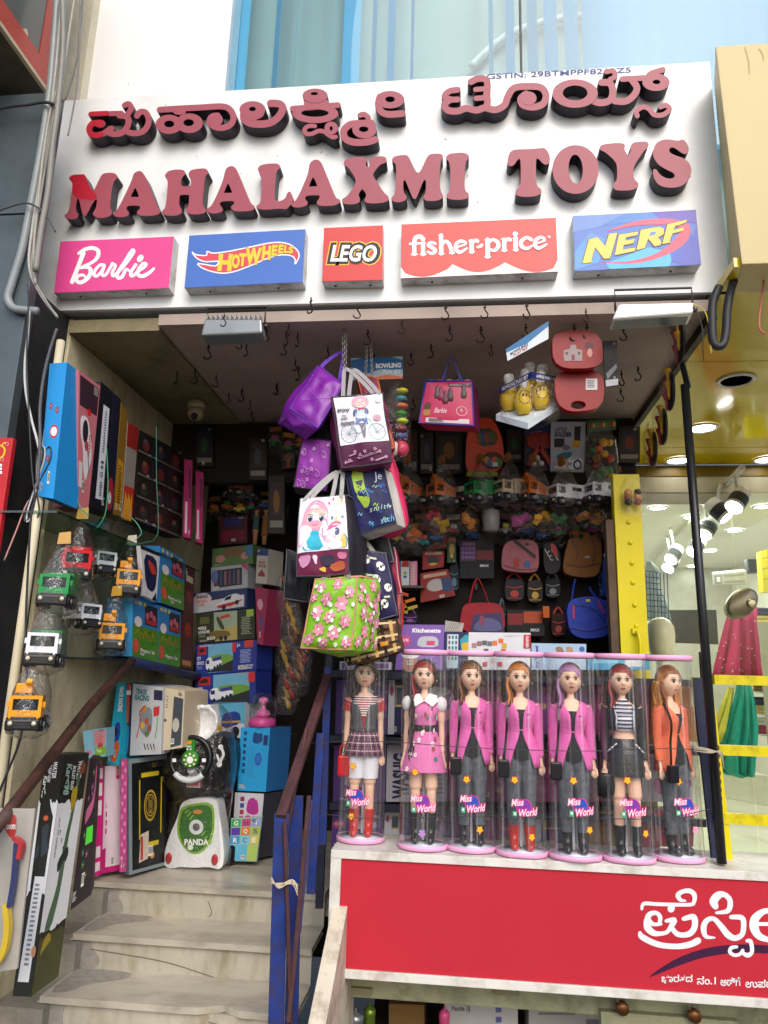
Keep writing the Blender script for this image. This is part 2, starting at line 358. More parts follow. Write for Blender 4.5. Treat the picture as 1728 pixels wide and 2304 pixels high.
letter(Z3, [[(160,170),(190,130),(290,112),(385,112),(418,135),(415,165),(400,190),(430,235),(455,190),(440,165),(445,120),(530,105),(610,105),(635,135),(630,175),(560,195),(475,305),(515,365),(600,500),(655,545),(660,590),(600,615),(480,625),(405,615),(385,585),(410,540),(405,510),(368,462),(350,480),(322,530),(345,575),(335,615),(260,635),(165,630),(140,595),(150,570),(200,545),(315,385),(220,230),(170,205)]])
letter(Z3, [[(690,135),(720,105),(800,90),(860,92),(885,125),(950,265),(970,285),(1000,285),(1075,115),(1110,80),(1200,73),(1245,85),(1253,115),(1225,165),(1215,300),(1222,480),(1255,535),(1245,570),(1180,595),(1080,597),(1040,575),(1032,545),(1062,510),(1068,370),(1050,362),(1025,400),(965,560),(940,578),(915,555),(845,380),(825,362),(815,400),(820,500),(855,545),(845,590),(770,612),(710,605),(685,575),(690,555),(725,525),(740,300),(738,190),(695,165)]])
letter(Z3, [[(1285,110),(1320,78),(1420,65),(1500,67),(1540,100),(1535,130),(1500,160),(1488,300),(1490,480),(1537,515),(1535,560),(1470,582),(1360,583),(1295,565),(1290,525),(1325,500),(1335,300),(1325,170),(1290,140)]])
letter(Z4, [[(75,240),(90,165),(125,130),(250,128),(350,120),(380,118),(410,150),(425,200),(420,240),(390,258),(360,240),(330,205),(315,205),(310,220),(310,420),(355,455),(355,490),(300,513),(200,517),(145,500),(145,460),(185,430),(187,300),(185,220),(175,205),(160,215),(130,260),(95,270)]])
letter(Z4, [ell(632, 293, 188, 198, 40), ell(632, 290, 58, 118, 30, -3)], 1)
letter(Z4, [[(825,110),(850,90),(950,77),(1020,80),(1035,100),(1025,125),(1045,165),(1060,180),(1082,140),(1075,105),(1100,72),(1200,65),(1225,80),(1222,110),(1180,150),(1100,270),(1100,370),(1143,400),(1140,440),(1080,463),(980,465),(937,450),(940,405),(968,380),(970,290),(960,230),(870,150),(830,135)]])
letter(Z4, [[(1270,210),(1255,160),(1280,80),(1340,50),(1400,48),(1465,62),(1495,48),(1520,60),(1550,110),(1550,150),(1530,168),(1500,165),(1440,120),(1405,112),(1390,130),(1395,155),(1430,175),(1520,205),(1565,255),(1573,320),(1545,390),(1480,435),(1390,443),(1310,425),(1270,370),(1258,315),(1262,290),(1285,290),(1320,340),(1375,367),(1420,367),(1440,345),(1425,320),(1370,295),(1310,260)]])
def kletter(zoom, strokes, rings=(), red=()):
    F = PF(zoom, Y=SY-LD-.002); m = MB(); q = 0
    for p, wd in strokes: m.stroke(F, p, wd, FACE, LD, SIDE, o=q); q += .0003
    for lo in rings:
        G = (lambda z: (lambda x, y, o=0: F(x, y, o+z)))(q); m.prism(G, [ell(*e) for e in lo], LD, FACE, SIDE); q += .0003
    o = m.build('letter', SGN)
    if red:
        r = MB(); r.lay = 30
        for p, wd in red: r.pen(F, p, wd, RED)
        r.build('film_patch', o)
Z5, Z6, Z7 = (170, 180, 4.254), (520, 180, 3.95), (960, 130, 2.86)
kletter(Z5, [([(145,330),(300,322),(440,318)],48), ([(468,243),(508,228),(532,268),(505,322)],52), ([(225,420),(165,420),(132,470),(150,520),(205,533),(265,515),(310,485),(345,465)],56),
  ([(300,500),(370,518),(440,508),(488,460),(508,400),(488,352),(420,340)],58), ([(500,500),(560,512),(640,497),(690,440),(700,370),(670,312),(620,308),(590,345)],56)], [[(235,422,52,40)]],
  red=[([(150,330),(240,325),(300,322)],47), ([(225,420),(165,420),(132,470),(150,520),(205,533),(245,522)],54), ([(215,420),(245,420)],72)])
kletter(Z5, [([(805,285),(1000,272),(1200,262),(1400,252),(1480,285),(1512,360),(1480,430),(1400,458),(1325,445),(1283,400),(1305,352),(1360,340)],58)], [[(1338,380,72,62)],[(996,308,60,26)],[(895,425,128,92),(897,422,48,32)],[(1090,415,130,94),(1083,410,50,33)]])
kletter(Z6, [([(112,300),(118,350),(170,383),(260,392),(350,378),(420,330),(458,260),(440,218),(390,207),(350,208)],66), ([(170,338),(250,312),(275,275)],58)], [[(190,262,116,74),(190,258,30,20)]])
kletter(Z6, [([(548,255),(750,240),(948,222)],52), ([(690,185),(680,215),(750,225),(840,205)],62), ([(745,410),(690,410),(652,440),(670,478),(720,478),(780,452),(830,462),(870,482)],38), ([(850,478),(900,508),(930,506)],38)],
  [[(748,300,205,85),(745,295,122,33)],[(747,142,112,64),(740,123,32,14)],[(890,430,60,58),(890,433,14,20)]])
kletter(Z6, [([(1250,385),(1160,385),(1060,395),(1002,450),(1015,520),(1090,552),(1200,552),(1280,530)],62), ([(1145,315),(1180,305),(1218,335),(1215,395)],46)], [[(1185,440,108,80),(1178,438,42,25)]])
kletter(Z6, [([(1322,150),(1308,220),(1335,280),(1400,305),(1520,298)],60)], [[(1412,175,128,78),(1413,172,42,26)]])
kletter(Z7, [([(200,205),(145,215),(115,248),(150,268),(200,268)],38), ([(150,268),(114,300),(138,338),(200,343),(255,325),(320,338),(375,322),(440,335),(500,305),(522,250),(562,195),(650,184),(735,192),(768,240),(750,295),(690,318),(622,305),(605,265),(640,232)],44), ([(285,155),(330,135),(382,142),(392,190),(385,235),(392,275),(385,320)],42), ([(315,205),(370,200)],32), ([(318,262),(375,258)],34)], [[(655,262,52,44)]])
kletter(Z7, [([(1065,275),(1120,290),(1180,272),(1198,220),(1180,165),(1125,158)],44), ([(1155,90),(1200,85),(1212,120),(1180,140)],32), ([(1210,278),(1280,280),(1335,240),(1352,190),(1318,140)],44), ([(1258,138),(1330,134),(1400,130)],36), ([(1408,150),(1440,105),(1520,78)],36),
  ([(1355,375),(1350,345),(1390,318),(1430,330),(1465,368),(1520,368),(1562,335),(1540,308),(1505,318)],32)], [[(955,232,146,92),(955,228,80,48)],[(1475,160,88,56),(1478,158,25,14)]])
F = PF(Z7, Y=SY-.001); b = MB(); NAVY = '#3b4a86'
b.text(lambda x, y, o=0: F(x, y-(x-380)*.047, o), 'GSTIN: 29BTMPPF8211Z5', 385, 105, 1315, 139, M(NAVY, .5), .012)
b.build('lettering', SGN)
b = MB(); RS = random.Random(3); GR = M('#4a4744', .8)
F = PF(Y=SY-.0008)
for i in range(70):
    x, y = RS.uniform(200, 1560), RS.uniform(180, 640); L_ = RS.uniform(1, 5); a = RS.uniform(0, 6)
    b.pen(F, [(x, y), (x+cos(a)*L_*.4, y+L_*.5), (x+cos(a)*L_, y+L_)], RS.uniform(.5, 1.3), GR, sub=2)
b.build('grime_speck', SGN, kind='stuff')
# ------------------------------------------------------------------ the five brand plaques
def plaque(label, corners, face, draw, zoom=(0, 0, 1)):
    Yf = SY-.062; P = [PF(zoom, Y=Yf)(*c) for c in corners]
    T = thing('brand_plaque', label, 'sign', (sum(p.x for p in P)/4, SY, min(p.z for p in P)), 'brand plaques along the bottom of the signboard')
    m = MB(); m.hexa(P+[p+V((0, .061, 0)) for p in P], M('#cfd0d0', .5, .1, 6, dirt='#8d8880', ds=9), M(face, .4, .03)); m.build('box', T, bevel=.0015)
    for i in (.2, .78):
        m = MB(); p = P[3].lerp(P[2], i)+V((0, .035, -.001)); m.lathe([(.005, 0), (.005, .004)], p-V((0, 0, .004)), M('#55504c', .4, metal=.8), 8); m.build('screw', T)
    m = MB(); draw(m, PF(zoom, Y=Yf)); m.build('print', T)
WH = M('#f4f4f6', .4, .02); YEL = M('#f0c83a', .4, .04)
def d_barbie(m, F):
    for p, wd in (([(428,275),(370,430),(290,632)],[58,52,56]), ([(372,278),(450,228),(550,212),(615,250),(605,325),(540,390),(425,440)],[36,44,50,50,48,40,30]), ([(400,458),(480,448),(522,490),(490,580),(400,640),(345,615),(365,560),(425,548),(455,570)],[36,44,52,50,50,44,40,36,30]),
      ([(690,425),(640,422),(582,480),(562,545),(600,560),(655,505),(690,440)],38), ([(690,440),(662,540),(705,548),(765,455),(792,402)],36), ([(785,410),(830,430),(790,520),(800,560),(850,520)],36),
      ([(845,535),(950,420),(1048,285),(1055,240),(1025,255),(940,390),(858,520),(858,580),(910,572),(960,480),(1000,495)],[34,34,34,40,40,40,44,44,44,38,30]), ([(1082,418),(1020,520),(1035,560),(1100,520)],40), ([(1095,510),(1185,455),(1212,412),(1170,408),(1112,490),(1118,550),(1180,560),(1260,512),(1308,468)],[34,34,38,38,42,46,48,42,32])): m.pen(F, p, wd, WH)
    m.oval(F, 1138, 342, 36, 50, WH, rot=35)
plaque('pink plaque with white script lettering, leftmost on the signboard', [(142,128),(1553,65),(1490,708),(62,770)], '#dd4a8f', d_barbie, (110, 520, 5.53))
def d_hot(m, F):
    fl = [(170,365),(220,405),(300,415),(370,415),(355,355),(430,390),(600,370),(900,310),(1150,255),(1300,250),(1420,285),(1500,360),(1515,430),(1455,540),(1465,470),(1440,430),(1370,405),(1250,410),(1100,455),(900,545),(700,620),(550,640),(400,610),(300,570),(230,510),(330,525),(440,545),(480,545),(515,500),(500,485),(440,490),(330,495),(230,450)]
    s = chaikin(fl, 1); m.poly(F, s, M('#d8475a', .4)); m.pen(F, s+[s[0]], 15, WH, sub=1)
    for ch, x0, y0, x1, y1 in (('H',490,395,690,608),('O',672,400,772,575),('T',765,388,862,550),('W',850,320,1050,535),('H',1045,295,1165,470),('E',1165,285,1245,420),('E',1248,282,1318,392),('L',1318,290,1378,386),('S',1376,305,1440,392)):
        k = (y1-y0)*.02; m.text(F, ch, x0-6, y0-6, x1+6, y1+6, M('#a8742c', .5), .07, .12); m.text(F, ch, x0, y0, x1, y1, YEL, .055, .12)
plaque('blue plaque with a red flame and yellow lettering on the signboard', [(142,165),(1588,85),(1555,745),(82,818)], '#456fc0', d_hot, (400, 500, 5.53))
def d_lego(m, F):
    for o, c in ((.085, '#f0c83a'), (.05, '#181818')): m.text(F, 'LEGO', 1418-o*140, 1052-o*120, 1636+o*140, 1137+o*120, M(c, .4), .05+o, .25)
    m.text(F, 'LEGO', 1426, 1058, 1628, 1131, WH, .03, .25)
plaque('small square red plaque with white block lettering in the middle of the signboard', [(1399,984),(1654,973),(1653,1210),(1391,1216)], '#d0433f', d_lego, (0, 0, 1.92))
def d_fp(m, F):
    m.poly(F, [(52,638),(52,528)]+[(52+507*i/12, 528+100*sin(pi*(i+2)/14)-6*i/12) for i in range(1, 12)]+[(560,500)]+[(560+515*i/12, 500+88*sin(pi*i/12)-15*i/12) for i in range(1, 12)]+[(1075,483)]+[(1075+520*i/12, 483+100*sin(pi*i/14)-6*i/12) for i in range(1, 12)]+[(1593,455),(1597,572)], M('#f2f0ef', .4))
    for p, wd in (([(272,255),(240,228),(195,245),(184,300),(184,400)],42), ([(140,300),(235,296)],22), ([(155,405),(212,403)],14), ([(270,290),(271,402)],42), ([(245,405),(298,402)],14), ([(248,290),(290,288)],14),
      ([(392,300),(350,287),(322,312),(360,338),(392,370),(360,396),(318,380)],[24,30,36,40,38,30,24]), ([(447,218),(450,395)],42), ([(425,218),(460,214)],14), ([(425,400),(475,397)],14), ([(452,320),(490,275),(530,310),(555,388)],[26,30,40,40]), ([(530,393),(578,390)],14),
      ([(592,338),(690,302),(650,274),(600,298),(592,350),(632,384),(702,345)],[18,22,32,34,40,34,20]), ([(746,275),(748,380)],42), ([(722,270),(760,266)],14), ([(725,384),(772,381)],14), ([(752,305),(782,268),(805,275)],[24,32,36]),
      ([(904,262),(906,428)],44), ([(880,262),(920,258)],14), ([(880,433),(932,430)],14), ([(912,300),(950,262),(1000,285),(1008,330),(970,368),(912,352)],[22,30,40,42,32,22]), ([(1066,262),(1068,366)],42), ([(1042,258),(1080,254)],14), ([(1044,370),(1092,367)],14), ([(1072,292),(1102,256),(1125,264)],[24,32,38]),
      ([(1178,250),(1180,360)],44), ([(1155,247),(1195,244)],14), ([(1156,366),(1204,362)],14), ([(1332,262),(1285,242),(1235,280),(1240,330),(1290,350),(1342,322)],[38,30,40,40,34,18]), ([(1366,305),(1465,270),(1430,240),(1380,265),(1370,320),(1410,345),(1482,308)],[18,22,32,36,40,34,20])): m.pen(F, p, wd, WH)
    m.oval(F, 1176, 207, 26, 24, WH); m.oval(F, 268, 255, 24, 22, WH); m.poly(F, [(788,335),(825,312),(862,298),(858,330),(835,348),(805,350)], WH, 1); m.oval(F, 1508, 236, 16, 15, WH); m.oval(F, 1508, 236, 12, 11, M('#ea5a55', .4)); m.text(F, 'R', 1502, 228, 1515, 244, WH)
plaque('long coral red plaque with scalloped lower edge and white lettering on the signboard', [(58,108),(1575,42),(1597,574),(52,640)], '#e6504c', d_fp, (890, 480, 4.366))
def d_nerf(m, F):
    for c, p in (('#6f8fd0',[(97,135),(700,105),(420,260),(100,330)]),('#4f86cf',[(700,105),(1020,92),(1110,165),(440,250)]),('#6a5bb5',[(1020,92),(1533,62),(1545,225),(1110,165)]),('#5a63bd',[(1545,225),(1595,700),(1400,715),(1250,660),(1500,380)]),('#4a6cc6',[(1250,660),(1500,380),(1440,240),(1230,560)]),('#58b8dd',[(480,690),(530,755),(1220,722),(1248,655),(1230,560),(980,500)]),('#5b97d6',[(115,560),(300,330),(470,400),(400,680),(120,770)])): m.poly(F, p, M(c, .4))
    m.poly(F, [(470,325),(600,270),(800,200),(1000,170),(1200,165),(1380,190),(1460,240),(1475,320),(1440,420),(1330,520),(1150,610),(950,670),(750,695),(560,690),(400,670),(560,675),(750,665),(950,620),(1120,550),(1260,440),(1340,340),(1345,280),(1280,240),(1100,235),(900,240),(700,270)], M('#dd5f78', .4), 1)
    L_ = [[(285,408),(385,385),(475,490),(520,345),(615,335),(540,600),(525,630),(460,635),(355,500),(315,650),(325,675),(210,690)], [(635,355),(860,320),(845,360),(720,385),(705,425),(820,405),(800,455),(690,475),(680,530),(830,505),(815,545),(585,595)], [(890,300),(1100,262),(1160,285),(1155,350),(1090,390),(1130,440),(1120,475),(1050,490),(975,400),(935,510),(840,535)], [(1200,235),(1430,180),(1410,215),(1290,255),(1270,300),(1395,270),(1380,310),(1260,340),(1225,430),(1240,445),(1140,465)]]
    for l in L_: m.poly(F, [(x-7, y+9) for x, y in l], M('#6d6648', .5)); m.pen(F, [(x-2, y+3) for x, y in l+[l[0]]], 18, M('#6d6648', .5), sub=1)
    for l in L_: m.poly(F, l, M('#f3cf63', .4))
    m.poly(F, [(1000,330),(1055,318),(1068,335),(1050,358),(985,372)], M('#5c8fd0', .4))
plaque('blue faceted plaque with yellow slanted lettering and a pink swoosh, rightmost on the signboard', [(97,135),(1533,60),(1593,702),(122,780)], '#5a7cc9', d_nerf, (1270, 460, 5.184))
# ================================================================== THE SETTING
PLAST = M('#d2c8a6', .85, .12, 6, bump=.35, bs=40, dirt='#aa9f80', ds=7, name='cream_plaster', st=(1, 1, .35))
MARB = M('#bab3a4', .3, .14, 5, dirt='#8f897c', ds=4, name='worn_marble', st=(.6, 1.6, 1)); RIS = M('#b3ad9e', .45, .15, 5, dirt='#928a74', ds=8, name='stained_riser', st=(1.3, 1, .45))
CEM = M('#8f8a7e', .9, .18, 9, bump=.4, bs=50, dirt='#6d685e', ds=6, name='cement')
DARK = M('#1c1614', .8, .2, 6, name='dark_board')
b = MB(); b.add([(-80, -80, -.02), (80, -80, -.02), (80, 2.3, -.02), (-80, 2.3, -.02)], [(0, 1, 2, 3)], M('#77736b', .9, .15, 4, bump=.3, dirt='#5c5851', ds=2)); struct('pavement', b)
b = MB(); b.add([(-80, 2.3, -.6), (80, 2.3, -.6), (80, 80, -.6), (-80, 80, -.6)], [(0, 1, 2, 3)], M('#6b675f', .9)); struct('ground', b)
LWX = -1.72
b = MB(); b.box((LWX-.12, 2.76, -.1), (LWX, 4.62, 3.06), PLAST); struct('wall_left', b)
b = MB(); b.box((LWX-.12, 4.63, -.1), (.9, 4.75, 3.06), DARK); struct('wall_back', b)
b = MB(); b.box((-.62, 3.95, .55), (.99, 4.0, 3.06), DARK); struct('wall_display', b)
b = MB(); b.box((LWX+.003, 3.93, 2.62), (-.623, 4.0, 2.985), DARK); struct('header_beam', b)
CEI = M('#b0a096', .75, .08, 3, dirt='#9a8c84', ds=2, name='ceiling_paint')
b = MB(); b.box((-1.30, 2.72, 3.0), (1.0, 4.62, 3.05), CEI); struct('ceiling', b)
b = MB(); b.box((LWX, 2.74, 2.985), (-1.302, 4.62, 3.045), M('#8c8264', .85, .15, 5, bump=.2, dirt='#5e573f', ds=3)); struct('ceiling_band', b)
b = MB(); b.hexa([V((.79, 3.42, 2.48)), V((.83, 3.42, 2.48)), V((.83, 3.42, .6)), V((.79, 3.42, .6)), V((.92, 3.94, 2.48)), V((.96, 3.94, 2.48)), V((.96, 3.94, .6)), V((.92, 3.94, .6))], M('#3b2f27', .7, .2, 8)); struct('wall_right', b)
FLZ = .60
b = MB(); b.box((LWX, 3.40, FLZ-.1), (.655, 4.62, FLZ-.026), CEM); struct('shop_floor', b)
# stairs
ST = thing('staircase', 'worn marble steps climbing to the shop floor on the left', 'stairs', (-1.1, 2.4, 0))
R_ = random.Random(5)
def slab(y0, y1, z, x0, x1, chip):
    """marble tread with an uneven, chipped front edge"""
    m = MB(); n = 46; top, bot = [], []
    for i in range(n+1):
        x = x0+(x1-x0)*i/n; d = .004*noise.noise(V((x*14, z*9, 1)))
        if chip and abs(x-chip) < .1: d += .034*(cos((x-chip)/.1*pi)+1)/2*(1+.5*noise.noise(V((x*60, 0, z))))
        top.append((x, y0+max(d, 0))); bot.append((x, y0+max(d, 0)+.003))
    T_ = [V((x, y, z)) for x, y in top]; B_ = [V((x, y, z-.024)) for x, y in bot]; K = [V((x, y1, z)) for x, y in top]
    m.add(T_+K, [(i, i+1, n+2+i, n+1+i) for i in range(n)], MARB); m.add(T_+B_, [(i, n+1+i, n+2+i, i+1) for i in range(n)], MARB)
    m.add(B_+[V((p.x, y1, z-.024)) for p in T_], [(i, n+1+i, n+2+i, i+1) for i in range(n)], MARB)
    m.add([T_[0], K[0], V((x0, y1, z-.024)), B_[0]], [(0, 1, 2, 3)], MARB); return m
for i in range(5):
    z, y = FLZ-.13*i, 3.35-.25*i; xl = -1.60+.025*i
    slab(y, 4.62 if i == 0 else y+.27, z, LWX+.004 if i == 0 else xl, -.575, -.86 if i == 2 else None).build('tread', ST)
    if z > 0:
        m = MB(); m.box((xl-.02, y+.02, z-.13+(.0 if i < 4 else .0)), (-.577, y+.035, z-.025), RIS); m.build('riser', ST)
m = MB()
for i in range(5):
    z, y = FLZ-.13*i, 3.35-.25*i
    m.box((LWX+.002, y-.03, -.02), (-1.565+.025*i, y+.219, z-.03), CEM)
m.build('side_kerb', ST)
CK = M('#6d675a', .8); CS_ = M('#97928a', .9, .2, 30, bump=.3, bs=60)
for i, (x0, pts) in enumerate((( 0, [(-1.5, .41), (-1.2, .385), (-1.02, .35), (-.95, .335)]), (1, [(-1.1, .54), (-1.08, .50), (-1.09, .48)]), (2, [(-.9, .29), (-.7, .25), (-.62, .21)]))):
    m = MB(); y = (3.119, 3.369, 2.869)[i]; m.pen(lambda x, z, o=0: V((x, y-o, z)), [(x, z) for x, z in pts], .004, CK, sub=4); m.build('crack', ST)
for i in range(4):
    z, y = FLZ-.13*i, 3.35-.25*i; xl = -1.60+.025*i; R2 = random.Random(i); m = MB()
    m.poly(lambda x, zz, o=0: V((x, y+.0195-o, zz)), [(xl+.02, z-.13), (xl+.02, z-.028), (xl+.07+.03*R2.random(), z-.028), (xl+.05+.04*R2.random(), z-.06), (xl+.09+.04*R2.random(), z-.09), (xl+.1+.06*R2.random(), z-.13)], CS_, 1); m.build('cement_patch', ST)
    if i: m = MB(); m.poly(lambda x, yy, o=0: V((x, yy, z+o)), [(xl+.01, y+.03), (xl+.09, y+.05), (xl+.07+.05*R2.random(), y+.12), (xl+.18+.1*R2.random(), y+.2), (xl+.24, y+.262), (xl+.01, y+.262)], CS_, 1); m.build('cement_patch', ST)
# low sloping wall right of the stairs
b = MB(); b.hexa([V((-.455, 2.25, .38)), V((-.40, 2.25, .38)), V((-.40, 2.25, -.02)), V((-.455, 2.25, -.02)), V((-.455, 3.1, .86)), V((-.40, 3.1, .86)), V((-.40, 3.1, -.02)), V((-.455, 3.1, -.02))], M('#cfc6b4', .8, .12, 8, dirt='#8f7f66', ds=7, bump=.2))
b.build('sloping_wall', label='low sloping plastered wall between the steps and the red sign box', cat='wall')
# ------------------------------------------------------------------ upper building
UB = thing('upper_building', 'glazed upper storey with pale blue vertical blinds above the signboard', 'building', (0, 3.0, 3.2))
def xz(px, py, Y): p = at(px, py, Y=Y); return p.x, p.z
m = MB(); m.box((xz(205, 100, 3.0)[0], 2.99, 4.0), (xz(512, 100, 3.0)[0], 3.05, 7.2), M('#f3f3f3', .3, .02, 2)); m.build('white_panel', UB)
m = MB(); m.box((xz(165, 100, 2.96)[0]-.3, 2.93, 3.06), (xz(205, 100, 2.96)[0], 3.05, 7.2), M('#cfc8b2', .9, .08, 8, bump=.4, bs=60)); m.build('plaster_pier', UB)
m = MB(); m.box((xz(512, 100, 3.0)[0]+.003, 2.97, 4.0), (xz(520, 100, 3.0)[0], 3.1, 7.2), M('#e8eaec', .4)); m.build('mullion', UB)
x0 = xz(520, 100, 3.0)[0]; xm = xz(1172, 100, 3.0)[0]
for a, c in ((x0+.004, xm-.006), (xm+.006, 2.4)):
    m = MB(); m.box((a, 3.0, 4.0), (c, 3.006, 7.2), clear('facade_glass', tint='#f0f8f8', base=.015, edge=.09, rough=.01)); m.build('pane', UB)
m = MB(); m.box((xm-.005, 2.99, 4.0), (xm+.005, 3.02, 7.2), M('#33383a', .5)); m.build('glazing_bar', UB)
BL = M('#6cc6f0', .65, .05, 4, name='blind_fabric')
strips = [(522,562,9),(609,633,25),(659,670,60),(747,756,75),(768,812,14),(833,849,40),(869,890,20),(922,932,60),(1101,1109,70),(1140,1156,50),(1190,1208,40),(1229,1252,30),(1275,1299,30),(1317,1348,18),(1356,1395,10)]+[(1400+i*46, 1442+i*46, 6) for i in range(9)]
for a, c, tw in strips:
    p, q = xz(a, 100, 3.08)[0], xz(c, 100, 3.08)[0]; w_ = .125; cx = (p+q)/2; h = (q-p)/2; dy = sqrt(max(.0, (w_/2)**2-h*h))
    m = MB(); dy = -min(dy, .05); m.hexa([V((cx-h, 3.09-dy, 6.9)), V((cx+h, 3.09+dy, 6.9)), V((cx+h, 3.09+dy, 4.05)), V((cx-h, 3.09-dy, 4.05)), V((cx-h, 3.094-dy, 6.9)), V((cx+h, 3.094+dy, 6.9)), V((cx+h, 3.094+dy, 4.05)), V((cx-h, 3.094-dy, 4.05))], BL); m.build('blind_slat', UB)
m = MB(); m.box((x0, 3.24, 3.2), (2.6, 3.28, 7.2), M('#a3b9b9', .8, .12, 1.5)); m.box((x0, 3.06, 7.21), (2.6, 3.24, 7.25), M('#b0b4b0', .8)); m.box((x0, 3.06, 3.2), (2.6, 3.24, 3.25), M('#999999', .8)); m.box((x0-.02, 3.11, 3.26), (x0-.003, 3.24, 7.2), M('#b0b4b0', .8)); m.build('room', UB)
m = MB(); m.tube(spline([at(1060, 150, Y=3.2), at(1150, 75, Y=3.2), at(1290, 38, Y=3.2), at(1400, 50, Y=3.2)], 8), .02, M('#e5e8e6', .5)); m.build('curved_tube', UB)  # pale arched tube behind the upper glass
m = MB(); m.box((-1.88, 2.86, 4.10), (1.05, 2.99, 4.12), M('#a8a090', .8, .2, 6)); m.build('ledge', UB)
# ------------------------------------------------------------------ left neighbour
GREY = M('#596367', .35, .06, 3, metal=.2, dirt='#495155', ds=2.5, name='grey_cladding')
PX = -1.732; PY = 2.45
T = thing('clad_pillar', 'grey metal clad pillar with panel joints at the left edge', 'pillar', (-2.1, PY+.2, 0))
zs = [0, .9, 2.36, 3.38, 3.98]
for i in range(4):
    m = MB(); m.box((-2.75, PY, zs[i]+.004), (PX, PY+.05, zs[i+1]-.004), GREY); m.build('panel', T, bevel=.002)
m = MB(); m.box((-2.74, PY+.052, 3.062), (-1.91, 2.92, 3.97), M('#2a2b2d', .6, .15, 8, dirt='#3d3c3a')); m.box((-2.74, PY+.052, 0), (PX-.003, 2.755, 3.06), M('#2a2b2d', .6, .15, 8, dirt='#3d3c3a')); m.build('core', T)
T = thing('hanging_sign', 'red sign panel with yellow and white lettering on the grey pillar', 'sign', (-2.0, PY-.02, 1.4))
xe = at(30, 985, Y=PY-.025).x; z1 = at(20, 985, Y=PY-.025).z
m = MB(); m.box((-2.6, PY-.025, 1.42), (xe, PY-.002, z1), M('#c02830', .4, .05)); m.build('board', T, bevel=.002)
m = MB(); F = PF(Y=PY-.0255)
m.pen(F, [(-6,1005),(4,1003),(11,1012),(7,1026),(0,1030)], 4, M('#e8c020', .4)); m.pen(F, [(4,1004),(8,998),(13,996)], 3, M('#e8c020', .4))
m.oval(F, 16, 999, 4, 4, M('#d8b0a0')); m.oval(F, 16, 999, 3, 3, M('#c02830', .4, .05)); m.oval(F, 5, 1034, 4, 4, M('#d8b0a0')); m.oval(F, 5, 1034, 3, 3, M('#c02830', .4, .05))
m.text(F, 'E', -8, 1044, 5, 1066, WH, .06); m.build('lettering', T)
# projecting sign box top left
T = thing('projecting_sign', 'red framed dark sign box projecting from the wall above the grey pillar', 'sign', (-2.2, 2.0, 4.1))
a = at(107, 213, Y=2.58); XS = a.x; c = at(0, 75, X=XS); zb = a.z
m = MB(); m.box((XS-.55, 1.2, zb+.012), (XS-.004, 2.60, 5.4), M('#5d5a48', .9, .2, 5, dirt='#3c3a2e', ds=4)); m.build('box', T)
RF = M('#b5402f', .45, .08, 5)
m = MB(); m.box((XS-.003, 1.2, zb+.02), (XS+.006, 2.60, zb+.12), RF); m.build('frame_rail', T)
m = MB(); m.box((XS-.003, 2.48, zb+.121), (XS+.006, 2.60, 5.4), RF); m.build('frame_stile', T)
m = MB(); m.box((XS-.003, 1.2, zb+.121), (XS+.002, 2.479, 5.39), M('#4c504f', .3, .15, 3)); m.build('face', T)
m = MB(); m.box((XS-.01, 1.2, zb), (XS+.008, 2.605, zb+.018), M('#c7b99a', .6)); m.build('trim', T)
F = PF((0, 0, 1.92), X=XS+.002); m = MB()
for p in ([(85,130),(118,120),(122,165),(100,190),(70,160),(95,155)], [(180,235),(197,215),(195,260),(183,310),(175,290)]): m = MB(); m.poly(F, p, M('#c9b49c', .6), 1); m.build('peeling_patch', T)
